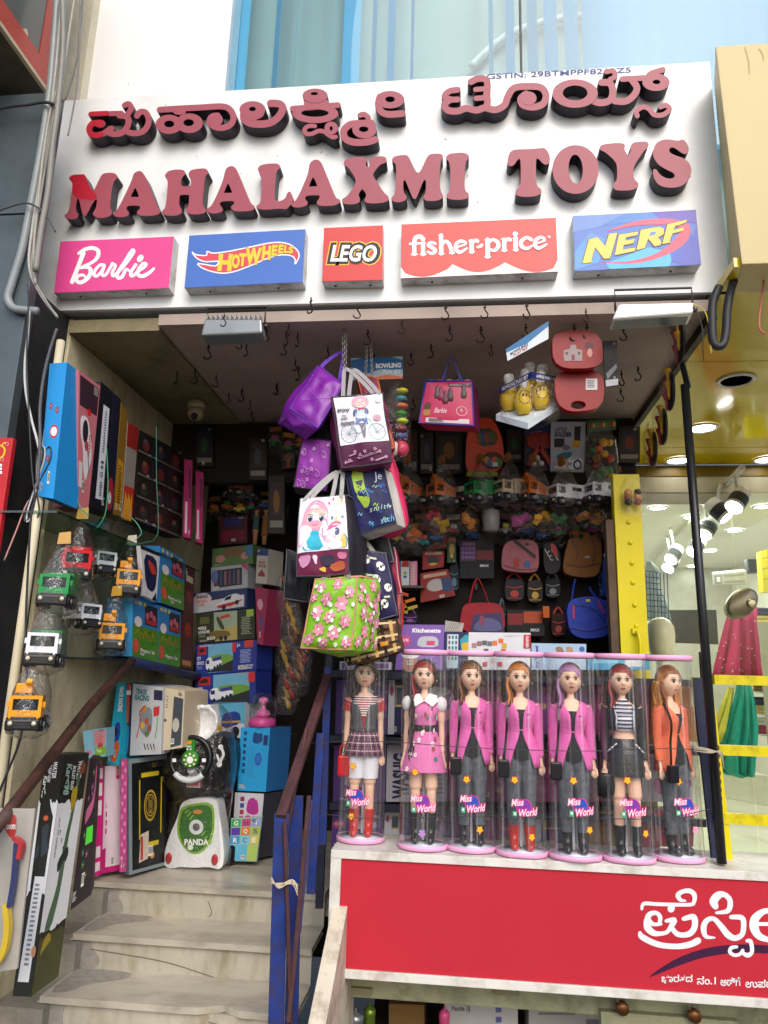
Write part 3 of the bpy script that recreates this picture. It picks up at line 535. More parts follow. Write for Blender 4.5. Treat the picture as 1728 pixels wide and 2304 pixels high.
# conduit and cables on the pillar
def cable(name, label, pts, r, col, Y=None, cat='cable', group=None, n=6, rough=.5):
    P = [V(p) if len(p) == 3 and Y is None else at(p[0], p[1], Y=p[2] if len(p) == 3 else Y) for p in pts]
    m = MB(); m.tube(spline(P, 6), r, M(col, rough, .1), n); return m.build(name, label=label, cat=cat, group=group)
CB = 'cables running down beside the signboard'
cable('conduit_pipe', 'grey metal conduit running down the pillar and bending under the signboard', [(130,-20),(122,90),(112,205),(92,340),(70,460),(50,560),(26,640),(18,672),(30,693),(55,698),(85,700)], .016, '#8d9597', PY-.02, 'pipe', n=10, rough=.35)
for i, (pts, r, c, lb) in enumerate([
  ([(140,-20),(126,150),(108,300),(88,420),(72,520),(66,600),(90,660),(128,712)], .006, '#b4b4ae', 'pale grey cable bundled beside the conduit, ending at the pole top'),
  ([(150,-20),(136,120),(120,260),(98,400),(80,520),(72,610),(98,668),(130,715)], .005, '#8d8b84', 'mid grey cable running along the signboard edge'),
  ([(170,-20),(150,110),(140,180),(118,230),(100,330),(85,460),(76,560),(80,640)], .006, '#a9a69c', 'light cable from the plaster pier down the signboard edge'),
  ([(188,-20),(178,90),(172,140),(150,215),(138,228)], .004, '#6e6c68', 'thin dark cable on the plaster pier'),
  ([(180,-20),(180,60),(176,160),(170,215),(160,270),(153,305)], .0035, '#77777a', 'loose cable end hanging in front of the signboard corner'),
  ([(-20,250),(20,240),(60,236),(100,230),(130,237)], .007, '#3a3c3e', 'thick black cable crossing the grey pillar'),
  ([(-20,480),(20,466),(48,458),(72,460),(100,480),(125,522)], .004, '#4a4d4f', 'thin cable looped round the conduit'),
  ([(140,-20),(142,100),(130,240),(118,330),(108,430),(92,520),(80,610)], .012, '#8b8a84', 'spiral wrapped cable bundle hugging the signboard edge'),
  ([(66,700),(62,760),(56,820),(58,880),(70,940),(82,985),(88,1010)], .005, '#c3c4c2', 'pale cable dropping from the pipe bend past the pillar'),
  ([(128,740),(112,790),(98,850),(90,920),(90,1000),(84,1100)], .006, '#54555a', 'dark grey cable hanging beside the white pole'),
  ([(62,640),(64,700),(60,800),(66,950),(72,1060),(80,1120)], .003, '#303236', 'thin black wire hanging beside the white pole')]):
    cable('cable', lb, pts, r, c, PY-.03 - .004*i, group=CB)
pts = []
for k in range(40):
    a_ = k*.8; pts.append((86+14*cos(a_)*(1-.008*k), 770+14*sin(a_)+.4*k+6*sin(k), PY-.06-.001*k))
cable('cable_coil', 'tangle of white cable coiled below the signboard corner', pts, .0035, '#b9bab8')
# pole
p0, p1 = at(137, 768, Y=2.52), at(-6, 1800, Y=2.34); d_ = (p1-p0)
T = thing('plastic_pole', 'long cream plastic pole leaning at the left, bound with pink tape', 'pole', p0+d_*2.0)
m = MB(); m.tube([p0, p0+d_*.5, p0+d_*1.45], .0165, M('#d3caac', .45, .08, 6), 14); m.build('pipe', T)
m = MB(); c0, c1 = p0+d_*.335, p0+d_*.375
for k in range(9): m.lathe([(.019, 0), (.0215, .003), (.0215, .006), (.019, .009)], c0.lerp(c1, k/9), M('#c98f8d', .6), 12, axis=d_)
m.tube(spline([c1, c1+V((-.03, -.02, -.05)), c1+V((-.06, -.02, -.16)), c1+V((-.09, -.02, -.27))], 5), .003, M('#c98f8d', .6)); m.build('tape', T)
for k, (dx, dz, c) in enumerate(((-.02, .0, '#2c2d31'), (.012, -.01, '#3a3a3e'), (-.012, -.02, '#c9cac9'))):
    m = MB(); q = c0.lerp(c1, .5)
    m.tube(spline([q+V((dx, -.022, .10)), q+V((dx+.022, -.03, .13)), q+V((dx+.03, -.03, .08)), q+V((dx*.4, -.024, -.02)), q+V((dx-.01, -.026, -.12)), q+V((dx-.005, -.026, -.16)), q+V((dx+.012, -.026, -.12)), q+V((dx*.2, -.024, -.03))], 6, True), .003, M(c, .5), 6, closed=True); m.build('bound_wire', T)
cable('cable', 'black cable running down the white pole to the step', [(80,1120),(70,1160),(62,1300),(58,1420),(60,1560),(46,1660),(20,1730),(-10,1800)], .004, '#26272a', 2.33)
# ================================================================== RIGHT NEIGHBOUR
SZ = 3.07; GY = 5.16
BE = M('#c6b580', .45, .05, 2, name='beige_panel')
T = thing('beige_fascia', 'plain beige box fascia to the right of the white signboard', 'fascia', (1.6, 2.6, SZ))
m = MB(); m.hexa([V((1.028, 2.5, 4.05)), V((2.9, 2.5, 4.05)), V((2.9, 2.5, SZ)), V((1.05, 2.5, SZ)), V((1.09, 2.7, 4.05)), V((2.9, 2.95, 4.05)), V((2.9, 2.95, SZ)), V((1.09, 2.7, SZ))], BE); m.build('box', T, bevel=.004)
m = MB(); F = PF(Y=2.4995)
for x, y0, y1 in ((1684, 108, 165), (1716, 110, 135)): m.pen(F, [(x-8, y0), (x, (y0+y1)/2), (x+2, y1)], 2.5, M('#c0a368', .7))
m.build('rust_run', T)
YS = M('#d2b600', .12, .04, 2, spec=.6, coat=.3, name='yellow_gloss'); YC = M('#d9c800', .4, .06, 6, bump=.05, name='yellow_paint')
b = MB(); b.box((1.03, 2.52, SZ+.002), (2.9, 3.36, SZ+.04), YS); b.box((1.03, 3.366, SZ+.002), (2.9, 4.72, SZ+.04), YS); b.box((1.03, 4.728, SZ+.002), (2.9, GY-.03, SZ+.04), YS); struct('soffit', b)
b = MB(); b.box((.80, GY-.03, SZ-.08), (2.9, GY+.03, SZ), M('#7a6420', .4)); b.box((.80, GY-.02, SZ-.2), (2.9, GY+.02, SZ-.081), M('#b9b59f', .5)); b.build('glazing_header', label='bronze and white header bar above the neighbouring shop glass front', cat='header')
b = MB(); b.box((1.0, 2.72, 2.96), (1.028, 5.1, 3.12), M('#3a2c18', .6, .2)); struct('side_beam', b)
IW = M('#e2e0d6', .7, .02, 2, name='interior_white')
b = MB(); b.box((.72, 5.2, .3), (.80, 9.5, 3.0), IW); struct('neighbour_wall_left', b)
b = MB(); b.box((.72, 9.5, .3), (3.6, 9.6, 3.0), M('#c9c7be', .7)); struct('neighbour_wall_back', b)
b = MB(); b.box((3.5, 5.2, .3), (3.6, 9.5, 3.0), IW); struct('neighbour_wall_right', b)
b = MB(); b.box((.72, 5.2, 2.98), (3.6, 9.6, 3.05), IW); struct('neighbour_ceiling', b)
b = MB(); b.box((.72, 3.0, .2), (3.6, 9.6, .3), M('#cfcbb8', .25, .06, 3)); struct('neighbour_floor', b)
LAMP = M('#fff8ea', .4, 0, emit=9, name='lamp_glow'); LAMP2 = M('#fffaf0', .4, 0, emit=14, name='lamp_glow_inside')
def downlight(p, r, lit, label, grp):
    T = thing('downlight', label, 'downlight', p, grp)
    m = MB(); m.lathe([(r, 0), (r, -.006), (r*.86, -.012), (r*.78, -.004)], p, M('#d8d8d4', .4), 24, caps=False); m.build('trim_ring', T)
    m = MB(); m.lathe([(r*.79, -.004), (.001, -.004+(-.002 if lit else .0))], p, (LAMP if grp.startswith('s') else LAMP2) if lit else M('#8f8c84', .15, .3, 40), 20); m.build('lens', T)
for (x, y), lit, lb in (((1656, 855), 0, 'unlit recessed downlight in the yellow soffit nearest the street'), ((1580, 962), 1, 'lit recessed downlight in the middle of the yellow soffit'), ((1527, 1035), 1, 'lit recessed downlight in the yellow soffit behind the black pole'), ((1726, 1033), 1, 'lit recessed downlight in the yellow soffit at the right edge')):
    p = at(x, y, Z=SZ); downlight(p, .095, lit, lb, 'soffit downlights')
RO = ((1467, 1118), (1480, 1142), (1643, 1118), (1592, 1174), (1653, 1193), (1717, 1139), (1597, 1239), (1556, 1162), (1560, 1274))
for k, (x, y) in enumerate(RO):
    p = at(x, y, Z=2.975); downlight(p, .085, 1, ['lit round ceiling light just right of the yellow post, nearer the glass', 'lit round ceiling light just right of the yellow post, farther in', 'lit round ceiling light beside the nearest track spotlight', 'lit round ceiling light beside the third track spotlight', 'lit round ceiling light right of the glass door edge', 'lit round ceiling light at the right edge of the picture', 'lit round ceiling light above the grey wall unit', 'lit round ceiling light just right of the black pole', 'lit round ceiling light farthest back beside the black pole'][k], 'ceiling lights inside the neighbouring shop')
# light of the lit ceiling lights
ld = bpy.data.lights.new('ceiling_glow', 'AREA'); ld.energy = 62; ld.shape = 'RECTANGLE'; ld.size = 1.6; ld.size_y = 3.2; ld.color = (1, .95, .86)
lo = bpy.data.objects.new('ceiling_glow', ld); COL.objects.link(lo); lo.location = (2.1, 7.2, 2.9)
# track with spotlights
m = MB(); t0, t1 = at(1640, 1085, Z=2.93), at(1470, 1265, Z=2.93); m.bar(t0+(t0-t1)*.1, t1, .035, .03, M('#d5d3cc', .5)); T = m.build('light_track', label='white ceiling track carrying spotlights in the neighbouring shop', cat='track')
for k, (x, y, sx) in enumerate(((1655, 1135, 1), (1628, 1158, -1), (1588, 1197, -1), (1562, 1238, 1), (1512, 1255, -1), (1505, 1275, 1))):
    c = at(x, y, Z=2.72-.02*k); d = V((.55*-sx if k % 2 else -.55, -.35, -.75)).normalized(); r = .062
    T = thing('spotlight', ['white spotlight on the ceiling track, nearest the glass', 'second white track spotlight from the glass, lit', 'third white track spotlight from the glass, lit', 'fourth white track spotlight from the glass, beside the black pole', 'fifth white track spotlight from the glass, left of the black pole', 'farthest white track spotlight, left of the black pole'][k], 'spotlight', c, 'track spotlights')
    m = MB(); m.lathe([(r*.9, -.13), (r, -.12), (r, .03)], c, M('#dddcd6', .4), 18, axis=d); m.build('housing', T)
    m = MB(); m.lathe([(r*1.01, -.07), (r*1.02, -.065), (r*1.02, .005), (r*1.01, .01)], c, M('#2c3038', .5), 18, axis=d, caps=False); m.build('collar', T)
    m = MB(); m.lathe([(r*.9, .031), (.001, .031)], c, LAMP2, 18, axis=d); m.build('lens', T)
    m = MB(); m.tube([c-d*.06, c-d*.03+V((0, 0, .16)), V((c.x, c.y, 2.925))], .012, M('#d5d3cc', .5)); m.build('arm', T)
# glass front
T = thing('shopfront', 'clear glass shopfront and door of the neighbouring clothes shop', 'shopfront', (1.7, GY, .3))
xj = at(1640, 1100, Y=GY).x
for a, c in ((.81, xj-.004), (xj+.004, 2.9)):
    m = MB(); m.box((a, GY-.005, .31), (c, GY+.005, 2.78 if a < 1 else 2.86), GLASS); m.build('pane', T)
m = MB(); m.box((.81, GY-.015, 2.785), (xj, GY+.015, 2.866), M('#a9aa9e', .4)); m.build('door_rail', T)
m = MB(); c = at(1668, 1358, Y=GY-.02); m.lathe([(.001, -.03), (.07, -.03), (.085, -.015), (.085, .03)], c, M('#8e866f', .35, .1, metal=.8), 26, axis=(0, 1, 0), sx=1.5, sy=1); m.build('door_lock', T)
m = MB(); m.lathe([(.03, 0), (.03, .012), (.02, .014)], c+V((.055, -.03, 0)), M('#b7ad90', .3, metal=.9), 16, axis=(0, -1, 0)); m.build('keyhole', T)
# things inside
GRP = 'inside the neighbouring shop'
p = [at(x, y, Y=8.6) for x, y in ((1504, 1372), (1612, 1372), (1617, 1450), (1508, 1446))]
m = MB(); m.hexa(p+[q+V((0, .06, 0)) for q in p], M('#151819', .15, .3, 2)); m.build('television', label='dark flat television on the grey back wall of the clothes shop', cat='television', bevel=.006)
p = [at(x, y, Y=6.6) for x, y in ((1606, 1290), (1680, 1283), (1684, 1315), (1608, 1318))]
T = thing('wall_unit', 'grey slotted metal unit mounted high inside the clothes shop', 'wall unit', p[3]+V((.2, 0, 0)))
m = MB(); m.hexa(p+[q+V((.05, .2, .04)) for q in p], M('#a8a79f', .4, metal=.3)); m.build('case', T, bevel=.01); F = QF(*p); m = MB()
for k in range(11):
    for v in (.22, .68): m.pen(F, [(.32+k*.055, v), (.345+k*.055, v+.14)], .022, M('#4a4a46'), sub=2)
m.rect(F, .03, .2, .22, .85, M('#7d7c76')); m.rect(F, .07, .32, .18, .7, M('#e6e6df')); m.build('vent_panel', T)
p = at(1690, 1275, Y=7.4); m = MB(); m.box(p-V((.05, .05, .07)), p+V((.05, .05, .07)), M('#17181a', .3)); m.build('wall_speaker', label='small black speaker high on the clothes shop wall', cat='speaker', bevel=.01)
p = [at(x, y, Y=6.2) for x, y in ((1712, 1240), (1760, 1225), (1760, 1330), (1718, 1332))]
m = MB(); m.hexa(p+[q+V((0, .1, 0)) for q in p], M('#d8c400', .5)); T = m.build('yellow_cabinet', label='bright yellow cabinet front at the right edge inside the clothes shop', cat='cabinet'); F = QF(*p); m = MB()
for v in (.2, .45, .7): m.pen(F, [(0, v), (1, v-.03)], .012, M('#4d4710'), sub=2)
m.pen(F, [(.3, 0), (.34, 1)], .012, M('#4d4710'), sub=2); m.build('joint_line', T)
def cloth(name, label, cat, prof, Y, col, folds=9, dep=.09, sheen=.7, dots=None, m2=None):
    """hanging garment: px outline rows (y, xl, xr), pleated"""
    rings = []; n = 44
    for y, xl, xr in prof:
        a, c = at(xl, y, Y=Y), at(xr, y, Y=Y); k = (y-prof[0][0])/max(1, prof[-1][0]-prof[0][0]); R = []
        for i in range(n+1):
            t = i/n; q = a.lerp(c, t); q.y += -dep*(.3+.7*k)*(sin(pi*t)*.7+1.1*noise.noise(V((t*folds*.8, k*.7, Y)))*(.3+.7*k)+.5*noise.noise(V((t*folds*2, k*1.3, Y+4)))*(.2+.8*k)); R.append(q)
        rings.append(R)
    m = MB(); m.loft(rings, M(col, sheen, .12, 20), closed=False)
    o = m.build(name, label=label, cat=cat); md = o.modifiers.new('t', 'SOLIDIFY'); md.thickness = .004
    if dots:
        m = MB(); R2 = random.Random(4)
        for _ in range(30):
            i = R2.randrange(len(rings)-1); t = R2.random(); j = min(int(t*n), n-1); q = rings[i][j].lerp(rings[i+1][j], R2.random())+V((0, -.008, 0)); m.ball(q, .006, M(dots, .3), 6, 4)
        m.build('bead_trim', o, kind='stuff')
    return o
cloth('pink_dress', 'magenta dress with small white beads hanging behind the glass door', 'dress', [(1366,1642,1704),(1400,1632,1702),(1450,1622,1706),(1500,1612,1708),(1534,1606,1712)], 6.0, '#c4155f', 9, .12, dots='#e9d9dd')
cloth('teal_dress', 'teal green net dress hanging behind the yellow rails', 'dress', [(1540,1658,1690),(1580,1650,1698),(1640,1628,1705),(1690,1616,1702),(1735,1620,1695),(1745,1640,1690)], 5.9, '#0f9c86', 10, .12)
cloth('yellow_dress', 'pale yellow net dress beside the teal one behind the yellow rails', 'dress', [(1548,1636,1652),(1590,1622,1646),(1640,1604,1636),(1668,1602,1618)], 5.95, '#c9bd3e', 5, .07)
cloth('orange_cloth', 'golden orange garment behind the black pole and the last doll', 'garment', [(1588,1546,1562),(1612,1542,1570),(1650,1538,1576),(1668,1540,1578)], 5.6, '#e2951f', 4, .07)
sh = cloth('plaid_shirt', 'blue and white plaid shirt hanging beside the yellow post', 'shirt', [(1264,1454,1466),(1290,1450,1492),(1310,1450,1478),(1350,1452,1496),(1396,1456,1507)], 5.5, '#d5dcdd', 4, .06)
m = MB(); F = PF(Y=5.40)
for k in range(7): m.pen(F, [(1456+k*8-3, 1290), (1457+k*8, 1396)], 2.2, M('#2d5f96', .8), sub=2)
for k in range(9): m.pen(F, [(1455, 1285+k*13), (1480+k*3, 1288+k*13)], 2.2, M('#24486f', .8), sub=2)
m.build('plaid_stripe', sh)
m = MB(); c = at(1487, 1436, Y=4.6); m.lathe([(.05, -.3), (.045, -.16), (.05, -.12), (.085, -.1), (.098, -.05), (.105, .02), (.10, .07), (.075, .105), (.04, .122), (.001, .128)], c, M('#e3e2b8', .25, .03), 26, sx=.78, sy=1.05); m.build('mannequin_head', label='glossy cream mannequin head just right of the yellow post', cat='mannequin')
# shelves with folded stacks
T = thing('shelf_unit', 'white shelf unit for folded clothes at the right edge of the clothes shop', 'shelf', at(1712, 1700, Y=6.4))
FC = ['#c9b56a', '#2b2f55', '#b02f5c', '#e6e3da', '#a53340', '#e9e7e1', '#7a5f33', '#d6d2c2']
for k, y in enumerate((1402, 1452, 1518, 1556, 1606, 1652)):
    a, c = at(1682+k*2, y, Y=6.4), at(1760, y, Y=6.4); m = MB(); m.box((a.x, 6.4, a.z-.012), (c.x+.3, 6.75, a.z), M('#e4e4de', .5)); m.build('shelf_board', T)
    for j in range(2):
        x = a.x+.05+j*.2; R2 = random.Random(k*3+j)
        st = thing('clothes_stack', ['left', 'right'][j]+' stack of folded clothes on the '+['topmost', 'second', 'third', 'fourth', 'fifth', 'lowest'][k]+' white shelf', 'clothes stack', (x+.08, 6.5, a.z), 'folded clothes in the neighbouring shop')
        for i in range(4 if k != 1 else 5):
            m = MB(); z = a.z+.002+i*.034; m.tube(spline([V((x, 6.46, z+.016)), V((x+.09, 6.45, z+.017)), V((x+.17, 6.46, z+.016))], 4), .016, M(FC[(k*2+j*3+(i if j else i//2)) % 8], .9), 8, sy=1.1); m.build('folded_garment', st)
for k in range(3):
    m = MB(); a = at(1706+k*8, 1400, Y=6.3); m.box((a.x, 6.3, .31), (a.x+.03, 6.33, a.z), M('#9d9c86', .4, metal=.4)); m.build('upright', T)
b = MB(); p = [at(x, y, Y=7.2) for x, y in ((1606, 1735), (1728, 1745), (1728, 1815), (1600, 1790))]; b.hexa(p+[q+V((0, .5, 0)) for q in p], M('#cbc6b2', .35)); b.build('display_plinth', label='low cream display plinth behind the yellow rails', cat='plinth', bevel=.01)
# yellow riveted post
T = thing('yellow_post', 'bright yellow riveted steel post at the right of the toy shop', 'post', (.79, 3.38, .6))
m = MB(); m.box((.731, 3.35, .6), (.854, 3.41, 2.50), YC); m.build('plate', T, bevel=.003)
for x, y in ((1414, 1175), (1418, 1221), (1422, 1267), (1424, 1311), (1428, 1361), (1432, 1409)):
    p = at(x, y, Y=3.349); m = MB(); m.ball(p, (.011, .009, .011), YC, 10, 6); m.build('rivet', T)
p = at(1432, 1420, Y=3.345); m = MB(); m.box(p-V((.02, .012, .012)), p+V((.02, .004, .012)), YC); m.tube(spline([p+V((0, -.02, 0)), p+V((.006, -.03, -.05)), p+V((.004, -.03, -.11))], 4), .009, YC); m.build('latch_handle', T)
b = MB(); b.box((.692, 3.36, .6), (.727, 3.42, 2.28), M('#5d4a3a', .8, .25, 12)); b.build('timber_strip', label='weathered timber strip beside the yellow post', cat='timber strip')
# black pole
T = thing('black_pole', 'tall black metal pole in front of the neighbouring glass front', 'pole', (.95, 2.9, .91))
m = MB(); m.tube([V((.952, 2.9, .91)), V((.944, 2.9, 2.76))], .0175, M('#17191c', .35, .2, 8), 14); m.build('shaft', T)
m = MB(); q0, q1 = at(1510, 715, Y=2.88), at(1549, 875, Y=2.9); m.bar(q0, q1, .03, .006, M('#23262a', .4)); m.build('flat_bracket', T)
# yellow gate rails
T = thing('yellow_railing', 'yellow painted rail gate with chipped blue edge beyond the dolls', 'railing', (1.4, 3.02, .9))
m = MB(); a = at(1592, 1525, Y=3.0); c = at(1640, 1920, Y=3.0); m.hexa([a+V((-.012, 0, 0)), a+V((.016, 0, 0)), c+V((.016, 0, -.1)), c+V((-.012, 0, -.1)), a+V((-.012, .03, 0)), a+V((.016, .03, 0)), c+V((.016, .03, -.1)), c+V((-.012, .03, -.1))], YC); m.build('stile', T)
m = MB(); m.hexa([a+V((-.055, .01, 0)), a+V((-.014, .01, 0)), c+V((-.014, .01, -.1)), c+V((-.055, .01, -.1)), a+V((-.055, .03, 0)), a+V((-.014, .03, 0)), c+V((-.014, .03, -.1)), c+V((-.055, .03, -.1))], M('#1f2747', .5, .2, 12, dirt='#3a3b44')); m.build('blue_stile', T)
for y in (1518, 1676, 1829):
    p = at(1606, y, Y=3.0); m = MB(); m.box((p.x, 2.995, p.z-.037), (2.6, 3.03, p.z), M('#cfc000', .4, .06, 6, dirt='#8d7a10', ds=9)); m.build('rail', T)
def chain(name, label, pts, r, wire, mat, n, group=None, par=None):
    """links threaded along a path"""
    P = [V(p) for p in pts]; L_ = [0]
    for i in range(len(P)-1): L_.append(L_[-1]+(P[i+1]-P[i]).length)
    if par is None: T = thing(name, label, 'chain', P[-1], group)
    me = None
    for k in range(n):
        s = L_[-1]*(k+.5)/n; i = max(j for j in range(len(L_)) if L_[j] <= s); i = min(i, len(P)-2)
        q = P[i].lerp(P[i+1], (s-L_[i])/max(1e-6, L_[i+1]-L_[i])); t = (P[i+1]-P[i]).normalized()
        if me is None:
            m = MB(); ln = L_[-1]/n*.78; m.tube([V((cos(a)*r, 0, sin(a)*ln)) for a in [2*pi*j/10 for j in range(10)]], wire, mat, 5, closed=True); o = m.build('link', T, org=(0, 0, 0)); me = o.data
        else:
            o = bpy.data.objects.new('link', me); COL.objects.link(o); o.parent = T
        o.location = q - P[-1]; o.rotation_mode = 'QUATERNION'; o.rotation_quaternion = t.to_track_quat('Z', 'Y') @ Euler((0, 0, pi/2*(k % 2)+.5)).to_quaternion()
    return T
chain('gate_chain', 'rusty chain hanging beside the yellow rail gate', [at(1610, 1668, Y=2.97), at(1615, 1740, Y=2.97), at(1619, 1820, Y=2.97)], .009, .003, M('#6a5636', .5, .2, 30, metal=.6), 16)
m = MB(); q = at(1592, 1690, Y=2.88)
for k in range(5): m.tube(spline([q+V((-.05, .0, .004*k)), q+V((0, -.025, .003*k-.004)), q+V((.05, .02, -.003*k)), q+V((.075, .06, -.02-.012*k))], 5), .0022, M('#b8ad97', .8), 5)
m.build('string_knot', label='pale string knotted round the black pole', cat='string')
# flexible conduit and wires under the fascia
cable('corrugated_hose', 'black corrugated hose looping down beside the signboard corner', [(1662,606),(1645,650),(1636,700),(1634,740),(1628,772),(1615,780),(1604,765),(1602,720),(1604,680),(1618,645)], .016, '#2a2b2d', 2.62, 'hose', n=10)
o = bpy.data.objects['corrugated_hose']
for nm, lb, pts, c, r in (('pink_wire', 'pink wire looping out of the fascia to a lamp holder', [(1655,612),(1680,594),(1705,598),(1718,630),(1712,680),(1708,735),(1722,752)], '#c9705c', .004), ('yellow_wire', 'loose yellow wire end hanging under the fascia', [(1560,685),(1585,700),(1596,740),(1600,795)], '#c9b93a', .0025), ('black_wire', 'loose black wire end hanging under the signboard', [(1560,690),(1578,730),(1582,780),(1583,812)], '#222', .0025) if 0 else ('black_wire', 'loose black wire end hanging under the signboard', [(1560,690),(1578,730),(1582,780),(1583,812)], '#222222', .0025)):
    cable(nm, lb, pts, r, c, 2.62, 'wire')
# ================================================================== LEFT SIDE: BOXES, TOY TRUCKS, RIDE-ON CAR
def B(name, label, pts, dep, col, draw=None, side=None, cat='box', group=None, Ys=None, win=None, **pl):
    """carton from the pixels of its front face; dep = vector to its back; Ys = one Y per corner"""
    P = [at(x, y, Y=yy) for (x, y), yy in zip(pts, Ys)] if Ys else [at(x, y, **pl) for x, y in pts]
    o = simple_box(name, label, cat, P, dep, col, draw, side, group)
    if win: F = QF(*P); m = MB(); m.grid(F, WINDOW, 3, 3, *win, o=.006); m.build('window', o)
    return o
def lines(m, F, x0, y0, x1, y1, n, col):
    R2 = random.Random(n)
    for k in range(n): y = y0+(y1-y0)*k/n; m.rect(F, x0+.02*R2.random(), y, x1-(x1-x0)*.25*R2.random(), y+(y1-y0)/n*.5, M(col, .5, 0))
W_ = M('#e8e8e8', .5, .03); K_ = M('#1a1a1c', .5, .05)
RLS = '#9aa0a2'
# glass shelf high on the left wall
m = MB(); m.box((LWX+.002, 2.42, 2.095), (-1.47, 3.95, 2.103), clear('shelf_glass', tint='#b9cfc4', base=.1, edge=.5, rough=.05)); SHF = m.build('glass_shelf', label='dusty glass shelf high on the left wall carrying tall toy boxes', cat='shelf')
SG = 'tall boxes standing on the high glass shelf'
XS_ = -1.50
def d_gb(m, F):
    m.oval(F, .62, .52, .26, .05, M('#c22a3a')); m.oval(F, .62, .52, .2, .035, M('#e9e4e8'))
    for u, v in ((.3, .33), (.7, .36), (.4, .72)): m.flower(F, u, v, .03, M('#8a3f6a'), M('#d8a84a'), asp=4, n=6)
B('guitar_box', 'tall bright blue toy guitar box behind the white pole on the shelf', [(112,818),(151,815),(120,1122),(86,1116)], (0, .17, 0), '#1e8fd6', d_gb, group=SG, Y=2.43)
P = [at(x, y, X=-1.565) for x, y in ((151,815),(177,830),(174,1120),(121,1122))]
def d_pk(m, F):
    m.rect(F, .05, .03, .95, .25, M('#3a2430')); m.poly(F, [(.1,.32),(.5,.3),(.75,.45),(.9,.6),(.75,.68),(.55,.8),(.35,.7),(.3,.55),(.1,.45)], M('#e9dfe2'), 2); m.oval(F, .4, .42, .16, .09, M('#2a2228')); m.oval(F, .5, .52, .12, .04, M('#b0484a')); m.pen(F, [(.55,.52),(.78,.7)], .03, M('#55585e')); m.oval(F, .55, .26, .1, .025, M('#e0202c')); m.text(F, 'Guitar', .62, .42, .78, .6, M('#b5303c'), rot=90); m.rect(F, .05, .66, .3, .85, M('#dcd4cc'))
B('guitar_box', 'tall pink and white toy guitar box on the shelf beside the blue one', [(178,832),(226,869),(198,1152),(174,1140)], (-.1, .0, 0), '#c9757c', d_pk, group=SG, X=XS_)
def d_bk(m, F): m.rect(F, .34, .16, .8, .92, M('#d9dbe2')); lines(m, F, .5, .2, .66, .55, 16, '#5a5f6e'); m.oval(F, .57, .62, .1, .012, M('#333333')); m.oval(F, .57, .66, .1, .012, M('#2f8a4a')); m.text(F, 'CE', .48, .7, .66, .74, K_); lines(m, F, .5, .78, .7, .9, 6, '#5a5f6e')
B('game_box', 'tall black box with a long white label strip on the shelf', [(227,858),(255,882),(236,1150),(200,1140)], (-.1, 0, 0), '#14131c', d_bk, group=SG, X=XS_)
B('game_box', 'tall navy box with a red and white figure at its foot on the shelf', [(256,884),(272,898),(254,1156),(237,1150)], (-.1, 0, 0), '#15182c', lambda m, F: (m.poly(F, [(.1,.72),(.6,.7),(.9,.8),(.8,.98),(.1,.98)], M('#9a2330'), 1), m.oval(F, .4, .88, .2, .05, W_)), group=SG, X=XS_)
B('game_box', 'tall brown and yellow box on the shelf beside the navy one', [(273,905),(287,930),(272,1162),(256,1157)], (-.1, 0, 0), '#7a5a1c', lambda m, F: (m.rect(F, .1, .5, .9, .95, M('#c08a1e')), lines(m, F, .2, .55, .8, .9, 14, '#3a2a10')), group=SG, X=XS_)
B('snack_toy_pack', 'red topped clear pack with yellow strips on the shelf', [(288,950),(312,964),(296,1172),(274,1164)], (-.08, 0, 0), '#8a8078', lambda m, F: (m.rect(F, 0, 0, 1, .25, M('#8c1f1a')), m.rect(F, .05, .66, 1, 1, M('#b82a1e')), [m.pen(F, [(.1+.13*k, .98), (.2+.1*k, .76+.03*(k % 3))], .07, M('#e0b530')) for k in range(7)]), group=SG, cat='toy pack', X=XS_)
R3 = random.Random(9)
for r in range(4):
    for c in range(3):
        def q(i, j): a = V((313, 965)).lerp(V((412, 1018)), i); d = V((303, 1168)).lerp(V((410, 1212)), i); e = a.lerp(d, j); return (e.x, e.y)
        i0, i1, j0, j1 = c/3+.01, (c+1)/3-.008, r/4+.008, (r+1)/4-.004; nm = ['front', 'middle', 'rear'][c]+' column, '+['top', 'second', 'third', 'bottom'][r]+' row'
        cc = R3.choice(['#241a1c', '#2a1416', '#1a1c24', '#221d1a'])
        B('figure_box', 'small dark window box on the high shelf, '+nm+' of the stack', [q(i0, j0), q(i1, j0), q(i1, j1), q(i0, j1)], (-.1, 0, 0), cc, lambda m, F: (m.oval(F, .5, .55, .25, .28, M(R3.choice(['#5a2320', '#3d3a48', '#6a3a20', '#2d3a2c', '#73302c']))), m.oval(F, .45, .4, .12, .13, M(R3.choice(['#8a5a48', '#555555', '#7a2a28']))), m.rect(F, 0, .9, 1, 1, M('#6a6460'))), group='dark figure boxes stacked on the high shelf', X=XS_-.02)
for k, pts in enumerate(([(415,1033),(433,1036),(429,1212),(412,1207)], [(440,1058),(458,1064),(455,1224),(440,1218)])):
    B('doll_box', ['tall thin magenta box at the end of the dark stack', 'second tall magenta box just behind the first'][k], pts, (-.03, .09, 0), '#a0185c', lambda m, F: (m.rect(F, .2, .55, .5, .95, M('#d9b9c6')), m.rect(F, .6, .1, .9, .5, M('#5e1038'))), group='magenta boxes', Y=3.62+.06*k)
